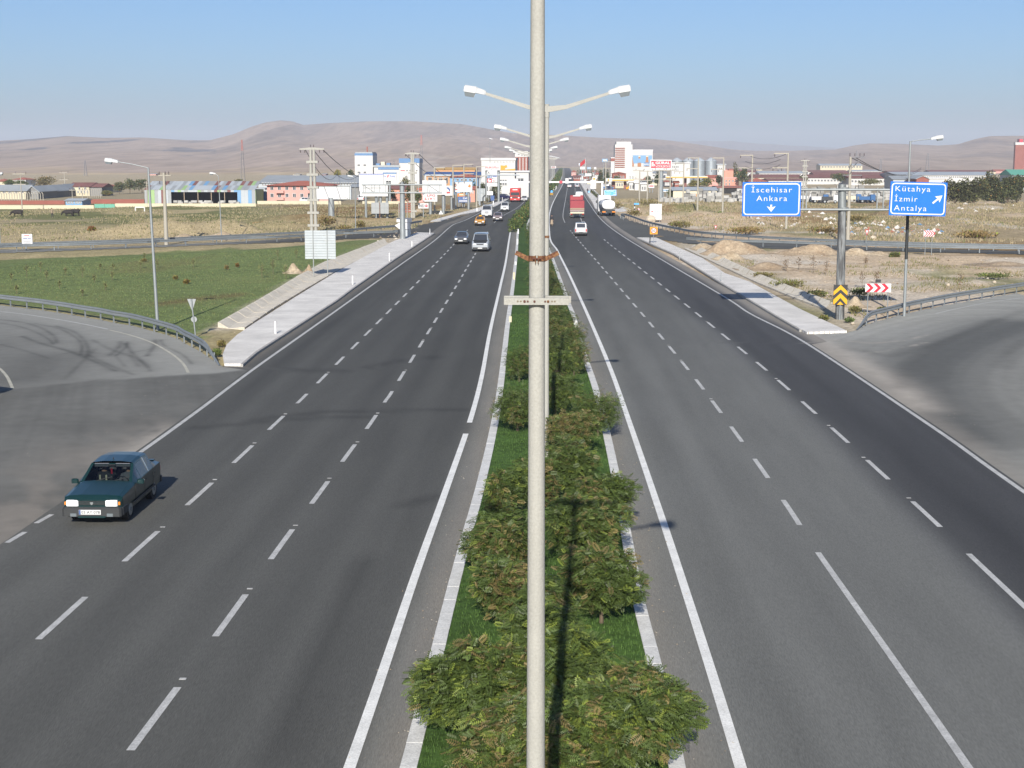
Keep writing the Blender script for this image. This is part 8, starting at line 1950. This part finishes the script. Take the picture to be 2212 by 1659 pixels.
for k in range(4): MB().box((-w_ / 2 + w_ * (.12 + .25 * k), -.1, h * .55), (w_ * .06, .3, h * .85)).build('white_rib', M('white_wall'), t)
# right: striped tower and the bottle advert
t, P, w_, h, s = building('tower_block', 'tall tower block striped red and white with a plain white end', 1327.7, 1365.2, 312, 396, 16, 'white_wall', 'white_wall', kind='flat', roof_h=1.2, over=-.6)
nst = 11
for k in range(nst):
    v = 319 + 45 * k / nst; MB().box((-w_ / 2 + w_ * .29, -.12, ztop(P, v + 1.2)), (w_ * .56, .30, (ztop(P, v) - ztop(P, v + 1.9)))).build('red_stripe', M('brick_red'), t)
for k in range(nst - 1):
    v = 321.6 + 45 * k / nst; pass
t, P, w_, h, s = building('tower_block', 'slim white block with a red cap left of the striped tower', 1319, 1327, 343, 396, 10, 'white_wall', 'board_white', kind='flat', roof_h=.6, over=.05); MB().box((0, -.1, ztop(P, 344.8)), (w_ + .1, .3, 1.2)).build('red_stripe', M('brick_red'), t)
t, P, w_, h, s = building('advert_building', 'white hall carrying a giant mural of three brown bottles', 1350.5, 1409, 325.5, 394, 20, 'white_wall', 'board_white', kind='flat', roof_h=.5, over=.1)
xc = 1379.75; onwall(t, P, s, xc, [(1352, 335.5), (1407.5, 335.5), (1407.5, 360), (1352, 360)], -.10, 'sky_blue', 'mural'); onwall(t, P, s, xc, [(1352, 354), (1407.5, 352), (1407.5, 360), (1352, 360)], -.13, 'white_wall', 'mural_lower')
for (u, a, m) in ((1363.5, 5.6, 'bottle_brown'), (1380.5, 4.2, 'bottle_brown'), (1397, 5.0, 'bottle_brown')):
    onwall(t, P, s, xc, [(u - a * .42, 337.6), (u + a * .42, 337.6), (u + a * .5, 345), (u + a * .95, 355), (u + a * .9, 360), (u - a * .9, 360), (u - a * .95, 355), (u - a * .5, 345)], -.17, m, 'bottle_shape'); onwall(t, P, s, xc, [(u - a * .5, 336.5), (u + a * .5, 336.5), (u + a * .45, 339), (u - a * .45, 339)], -.21, 'cloth_cream', 'bottle_neck')
onwall(t, P, s, xc, [(1390, 351), (1402, 351), (1402, 359), (1390, 359)], -.22, 'blue_band', 'bottle_label'); fit_text('EFES', (1391 - xc) * s, ztop(P, 357), (1401 - xc) * s, ztop(P, 353.3), 'sign_white', t, -.27, bold=.02); onwall(t, P, s, xc, [(1377.5, 343), (1384, 342), (1384, 351), (1377.5, 352)], -.22, 'sky_blue', 'bottle_label')
# silos
for k, u in enumerate((1462.5, 1486.5, 1510.8, 1536)):
    P = G(u, 395); s = depth(P) / FPX; r = 12.2 * s; h = ztop(P, 347.5); hc_ = ztop(P, 340.3)
    t = thing('silo', 'round corrugated steel silo with a conical roof, %s from the large red billboard' % ORD[k], 'silo', P + Vector((0, r, 0)), 0, 'steel grain silos')
    MB().cyl((0, 0, -.2), (0, 0, h), r, r, 28).build('drum', M('silver_silo'), t, True); MB().cyl((0, 0, h), (0, 0, hc_), r * 1.03, .4, 28).build('roof', M('roof_pale'), t, True)
building('depot', 'white depot block in front of the first silos', 1450, 1489.5, 353, 398, 10, 'white_wall', 'board_white', kind='flat', wins=[(4, .02, .4, 358, 363, .6), (4, .02, .4, 366, 369, .6)]); building('depot', 'low white depot right of the silos', 1549, 1566, 356, 394, 12, 'white_wall', 'roof_pale', kind='flat', wins=[(3, .1, .9, 362, 366, .5)])
# fuel canopies
def canopy(label, x0, x1, v0, v1, yb, pil, dep=9):
    P = G((x0 + x1) / 2, yb); s = depth(P) / FPX; t = thing('fuel_canopy', label, 'canopy', P); z0, z1 = ztop(P, v1), ztop(P, v0); w_ = (x1 - x0) * s
    MB().box((0, dep / 2, (z0 + z1) / 2), (w_, dep, z1 - z0)).build('canopy_roof', M('white_metal'), t); MB().box((0, -.08, (z0 + z1) / 2 - .05 * (z1 - z0)), (w_ * .99, .2, (z1 - z0) * .62)).build('yellow_fascia', M('yellow_band'), t)
    for u in pil: MB().box(((u - (x0 + x1) / 2) * s, dep * .35, z0 / 2), (1.0, 1.0, z0)).build('pillar', M('roof_maroon'), t)
    return t, P, s
canopy('yellow-edged fuel canopy on dark pillars behind the distance board', 1322, 1369, 386.3, 391.8, 409, (1326, 1351)); canopy('long yellow-edged fuel canopy behind the power poles', 1437.5, 1528, 380.5, 385, 404, (1451, 1482, 1511), 12)
b = Board('advert_sign', 'white panel with an orange emblem at the end of the short canopy', 'sign board', 1309, 385.2, 1322, 392, 410, (1311, 1320), .12, 'board_white', .3); b.disc(1314, 389, 2.2, 'sign_orange', 'emblem')
building('kiosk', 'white fuel kiosk beside the short canopy', 1359, 1370, 393, 410.5, 5, 'white_wall', 'board_white', kind='flat', wins=[(2, .1, .9, 400, 408, .6)]); building('kiosk', 'white panelled kiosk next to the Özerbaş board', 1371, 1381, 395.5, 411, 5, 'white_wall', 'board_white', kind='flat'); building('kiosk', 'white shop kiosk under the Özerbaş board', 1384, 1397, 398, 412.5, 5, 'white_wall', 'board_white', kind='flat', wins=[(2, .1, .9, 403, 410, .6)])
building('house', 'brick-pink house behind the short fuel canopy', 1323, 1352, 375, 402, 10, 'brick_red', 'roof_red', kind='hip', roof_px=371, wins=[(4, .1, .9, 380, 384, .5)]); building('shop', 'beige shop under the short canopy', 1329, 1348, 393, 406, 8, 'cream_wall', 'roof_grey', kind='flat', wins=[(3, .1, .9, 396, 402, .6)])
t, P, w_, h, s = building('shed', 'grey-roofed shed with an orange wall at the stone yard', 1454, 1548, 411, 428.5, 11, 'cloth_cream', 'roof_pale', kind='gable', roof_px=403.8); MB().box((w_ * .12, -.12, h * .28), (w_ * .74, .2, h * .58)).build('orange_wall', M('orange_wall'), t); MB().box((w_ * .23, -.3, h * .25), (w_ * .2, .2, h * .5)).build('door', M('orange_wall'), t)
t, P, w_, h, s = building('house', 'pink flat-roofed house with white windows by the poplar', 1563, 1595.5, 386, 403.5, 10, 'salmon_wall', 'pink_wall', kind='flat', roof_h=.5, over=.1, wins=[(4, .05, .95, 389, 392.5, .45), (2, .05, .5, 395, 400, .4)]); MB().box((-w_ * .15, 4, h + 1.6), (w_ * .6, 6, 3.0)).build('upper_storey', M('salmon_wall'), t)
building('shed', 'dark open shed below the pink flat-roofed house', 1548, 1606, 406, 418, 10, 'shade_dark', 'roof_maroon', kind='flat', roof_h=.5); building('house', 'red tiled hip roof just above the İscehisar panel', 1618, 1657, 392, 404, 11, 'cream_wall', 'roof_red', kind='hip', roof_px=384)
building('house', 'red-roofed hall end behind the long canopy', 1530, 1552, 384, 402, 12, 'pink_wall', 'roof_red', kind='gable', roof_px=378)
# industrial halls on the right
HALLS = [(1626, 1730, 383.5, 390, 376.5, 'cream_wall', 'roof_maroon', 'brown-roofed workshop row above the İscehisar panel'), (1660, 1740, 390, 398, 385, 'white_wall', 'roof_maroon', 'second brown-roofed workshop row behind the twin pole'), (1742, 1836, 384, 395, 377, 'white_wall', 'roof_maroon', 'brown-roofed hall with white bands left of the lone tree'), (1836, 1936, 385, 397, 377.5, 'white_wall', 'roof_maroon', 'brown-roofed hall right of the gantry post'), (1760, 1920, 377, 384, 371.5, 'cream_wall', 'roof_maroon', 'long brown roof farther back behind the gantry post'), (1640, 1740, 374, 380, 369.5, 'white_wall', 'roof_pale', 'pale-roofed hall far behind the İscehisar panel'), (1745, 1830, 371, 376, 367.5, 'white_wall', 'roof_maroon', 'small brown hall below the white factory'), (1840, 1905, 369.5, 374, 366.8, 'white_wall', 'roof_pale', 'blue-grey roofed hall far right of the gantry'), (1570, 1640, 372, 378, 368, 'white_wall', 'roof_maroon', 'far brown hall behind the poplar'), (2010, 2150, 371, 376, 367.5, 'cream_wall', 'roof_maroon', 'far brown roofs above the long white hall'), (1920, 1990, 371, 376.5, 368.5, 'cream_wall', 'roof_maroon', 'far brown roofs left of the long white hall'), (1400, 1440, 374, 384, 370, 'white_wall', 'roof_grey', 'grey roof below the bottle mural'), (1350, 1412, 366.5, 376, 362.5, 'white_wall', 'roof_grey', 'long white shed at the foot of the bottle mural'), (1470, 1530, 372, 380, 368.5, 'white_wall', 'roof_maroon', 'low brown hall in front of the silos'), (1500, 1560, 377, 386, 373, 'cream_wall', 'roof_maroon', 'brown roofs behind the long fuel canopy')]
for (x0, x1, vt, vb, rp, wm, rm, lab) in HALLS:
    building('works_hall', lab, x0, x1, vt, vb + 3, 18, wm, rm, kind='gable', roof_px=rp, wins=[(max(4, int((x1 - x0) / 7)), .02, .98, vt + (vb - vt) * .35, vt + (vb - vt) * .7, .55)])
t, P, w_, h, s = building('works_hall', 'long white hall with a strip of small windows behind the Kütahya panel', 1937, 2150, 378, 402, 30, 'white_wall', 'roof_pale', kind='gable', roof_px=371, wins=[(44, .02, .97, 380.5, 384, .62)])
building('shed', 'grey metal shed showing above the Kütahya panel', 1929, 1978, 387, 408, 14, 'roof_pale', 'roof_grey', kind='gable', roof_px=379.5); building('shed', 'twin-gabled red brick shed above the Kütahya panel', 1979, 2005, 386, 410, 14, 'brick_red', 'roof_grey', kind='gable_y', roof_px=380); building('shed', 'low white annexe beside the red brick shed', 2006, 2050, 386, 410, 12, 'white_wall', 'board_white', kind='flat')
t, P, w_, h, s = building('factory', 'white sawtooth factory on the rise right of the twin pole', 1772, 1862, 357.5, 372, 20, 'cream_wall', 'roof_pale', kind='gable', roof_px=353.5, wins=[(14, .02, .98, 359, 362, .5)])
building('house', 'green-roofed house at the right edge by the trees', 2186, 2230, 378, 412, 14, 'roof_pale', 'green_gate', kind='gable', roof_px=366, wins=[(4, .05, .95, 384, 392, .5)])
t, P, w_, h, s = building('tower_block', 'tall red apartment tower with a white window shaft at the right edge', 2191, 2240, 313, 372, 4, 'brick_red', 'white_wall', kind='flat', roof_h=2.2, over=.3); xs = -w_ / 2 + 26 * s
MB().box((xs, -.15, h * .5), (10 * s, .5, h)).build('white_shaft', M('white_wall'), t)
for k in range(9): MB().box((xs, -.42, h * (.12 + .095 * k)), (5.5 * s, .1, h * .05)).build('window', M('window_dark'), t)
MB().box((-w_ / 2 + 14 * s, 6, h + 3.5), (8 * s, 6, 3)).build('roof_house', M('gural_red'), t)
building('house', 'long red-roofed building left of the red tower', 2150, 2188, 369.5, 374, 14, 'pink_wall', 'roof_red', kind='gable', roof_px=366)
# small houses scattered at the foot of the hills and down the road
rg = random.Random(21)
SM = [(1155, 372, 386), (1138, 376, 392), (1172, 374, 388), (1246, 378, 392), (1256, 374, 388), (1266, 381, 394), (1275, 386, 398), (1292, 372, 386), (1300, 380, 394), (1318, 382, 398), (1286, 366, 381), (1262, 368, 383), (1240, 367, 380), (1382, 372, 388), (1394, 384, 398), (1412, 388, 400), (1442, 388, 402), (1462, 390, 404), (1480, 376, 390), (1550, 366, 378), (1566, 362, 374), (1580, 364, 378), (1600, 366, 376), (1690, 366, 373), (1640, 362, 370), (700, 374, 380), (640, 374.5, 380), (330, 374, 378.5)]
wm = ['white_wall', 'cream_wall', 'pink_wall', 'white_wall', 'brick_red']; rm = ['roof_red', 'roof_maroon', 'roof_pale', 'roof_red', 'roof_grey']; wn = ['white', 'cream', 'pink', 'whitewashed', 'brick']; rn = ['red', 'brown', 'pale', 'tile', 'grey']
where = lambda u: 'at the foot of the left hill' if u < 720 else 'beyond the lamps on the far left side' if u < 1200 else 'beside the far road crest' if u < 1330 else 'behind the fuel stations' if u < 1490 else 'below the right-hand hills'
cnt = {}
for k, (u, vt, vb) in enumerate(SM):
    a, c = rg.randrange(5), rg.randrange(5); wd = rg.uniform(7, 16); key = where(u); cnt[key] = cnt.get(key, 0) + 1
    building('house', '%s %s-roofed house %s, %s of its row' % (wn[a], rn[c], key, ORD[cnt[key] - 1]), u - wd / 2, u + wd / 2, vt + (vb - vt) * .35, vb, 9, wm[a], rm[c], kind=('hip', 'gable')[k % 2], roof_px=vt + .5, wins=[(3, .08, .92, vt + (vb - vt) * .45, vt + (vb - vt) * .62, .45)])
# flag
t = thing('flag', 'big red flag on a tall pole over the end of the road', 'flag', G(1264, 388)); h = ztop(t.location, 342); MB().cyl((0, 0, -.2), (0, 0, h), .16, .09, 8).build('pole', M('white_metal'), t, True)
mb = MB(); nv = 9; V = []
for i in range(nv):
    f = i / (nv - 1)
    for z in (0, 1): V.append((-.1 - 2.6 * f, .3 * math.sin(f * 7) - .06, h - .3 - 2.2 * f - 2.2 * (1 - z)))
    for z in (0, 1): V.append((-.1 - 2.6 * f, .3 * math.sin(f * 7) + .06, h - .3 - 2.2 * f - 2.2 * (1 - z)))
F = []
for i in range(nv - 1): a = i * 4; F += [(a, a + 1, a + 5, a + 4), (a + 2, a + 6, a + 7, a + 3), (a + 1, a + 3, a + 7, a + 5), (a, a + 4, a + 6, a + 2)]
mb.add(V, F + [(0, 2, 3, 1), (a + 4, a + 5, a + 7, a + 6)]).build('cloth', M('flag_red'), t)
# marble blocks in the stone yard
bm_ = [MB().bevbox((0, 0, .5), (1, 1, 1), .04).mesh('marble_block', M(m)) for m in ('marble_block', 'marble_block', 'marble_dark')]
rg = random.Random(8); blocks = []
def block_row(u0, u1, v0, v1, n, hmax, lab):
    for k in range(n):
        u = u0 + (u1 - u0) * (k + rg.uniform(.1, .9)) / n; v = rg.uniform(v0, v1); P = G(u, v); lv = rg.randint(1, hmax); z = 0
        for j in range(lv):
            o = bpy.data.objects.new('marble_block', bm_[rg.randrange(3)]); C.objects.link(o); w_ = rg.uniform(.8, 1.7); hh = rg.uniform(.55, .95)
            o.scale = (w_, rg.uniform(.8, 1.4), hh); o.location = (P.x + rg.uniform(-.2, .2), P.y + rg.uniform(-.2, .2), z - .02); o.rotation_euler.z = rg.uniform(-.25, .25); z += hh
            blocks.append((u, o, j, lv)); tag(o, None, 'stone block', 'squared marble blocks in the stone yard')
            o['label'] = lab % (('bottom', 'second layer', 'third layer', 'fourth layer', 'fifth layer')[j], ORD[k])
block_row(1478, 1604, 431, 437, 30, 4, 'marble block, %s of the %s stack from the silver column')
block_row(1740, 1918, 430, 438, 52, 5, 'marble block, %s of the %s stack from the İscehisar panel')
for k in range(16):
    P = G(1426 + 3.4 * k, 436 + rg.uniform(-2, 2)); tag(MB().bevbox((0, 0, .5), (.9, .6, 1.0), .05).build('stone_stack', M('marble_block'), loc=P, rz=rg.uniform(-.5, .5)), 'small pale pallet of stone at the roadside yard, %s from the silver column' % ORD[k], 'stack', 'pallets at the roadside yard')
# concrete fence posts before the farm houses
for k in range(24):
    u = 4 + 5.6 * k if k < 17 else 190 + 4.5 * (k - 17); P = G(u, 437 if k < 17 else 427.5); mb = MB(); mb.tube([(0, 0, -.1), (0, 0, 2.0), (-.35, 0, 2.45)], .09, 6)
    tag(mb.build('fence_post', M('pole_far'), loc=P), 'concrete fence post with a bent top before the farm houses, %s in the line' % ORD[k], 'fence post', 'bent concrete fence posts')
# ------------------------------------------------------------------ the hazy air over the plain
hz = bpy.data.materials.new('haze'); hz.use_nodes = True
t = hz.node_tree; t.nodes.clear()
ho = t.nodes.new('ShaderNodeOutputMaterial'); pv = t.nodes.new('ShaderNodeVolumePrincipled')
pv.inputs['Color'].default_value = (0.86, 0.90, 1.0, 1); pv.inputs['Density'].default_value = HAZE_D; pv.inputs['Anisotropy'].default_value = 0.0
t.links.new(pv.outputs[0], ho.inputs['Volume'])
mb = MB(); mb.box((0, 3900, 79), (9600, 8200, 162))
stuff(mb.build('haze', hz))
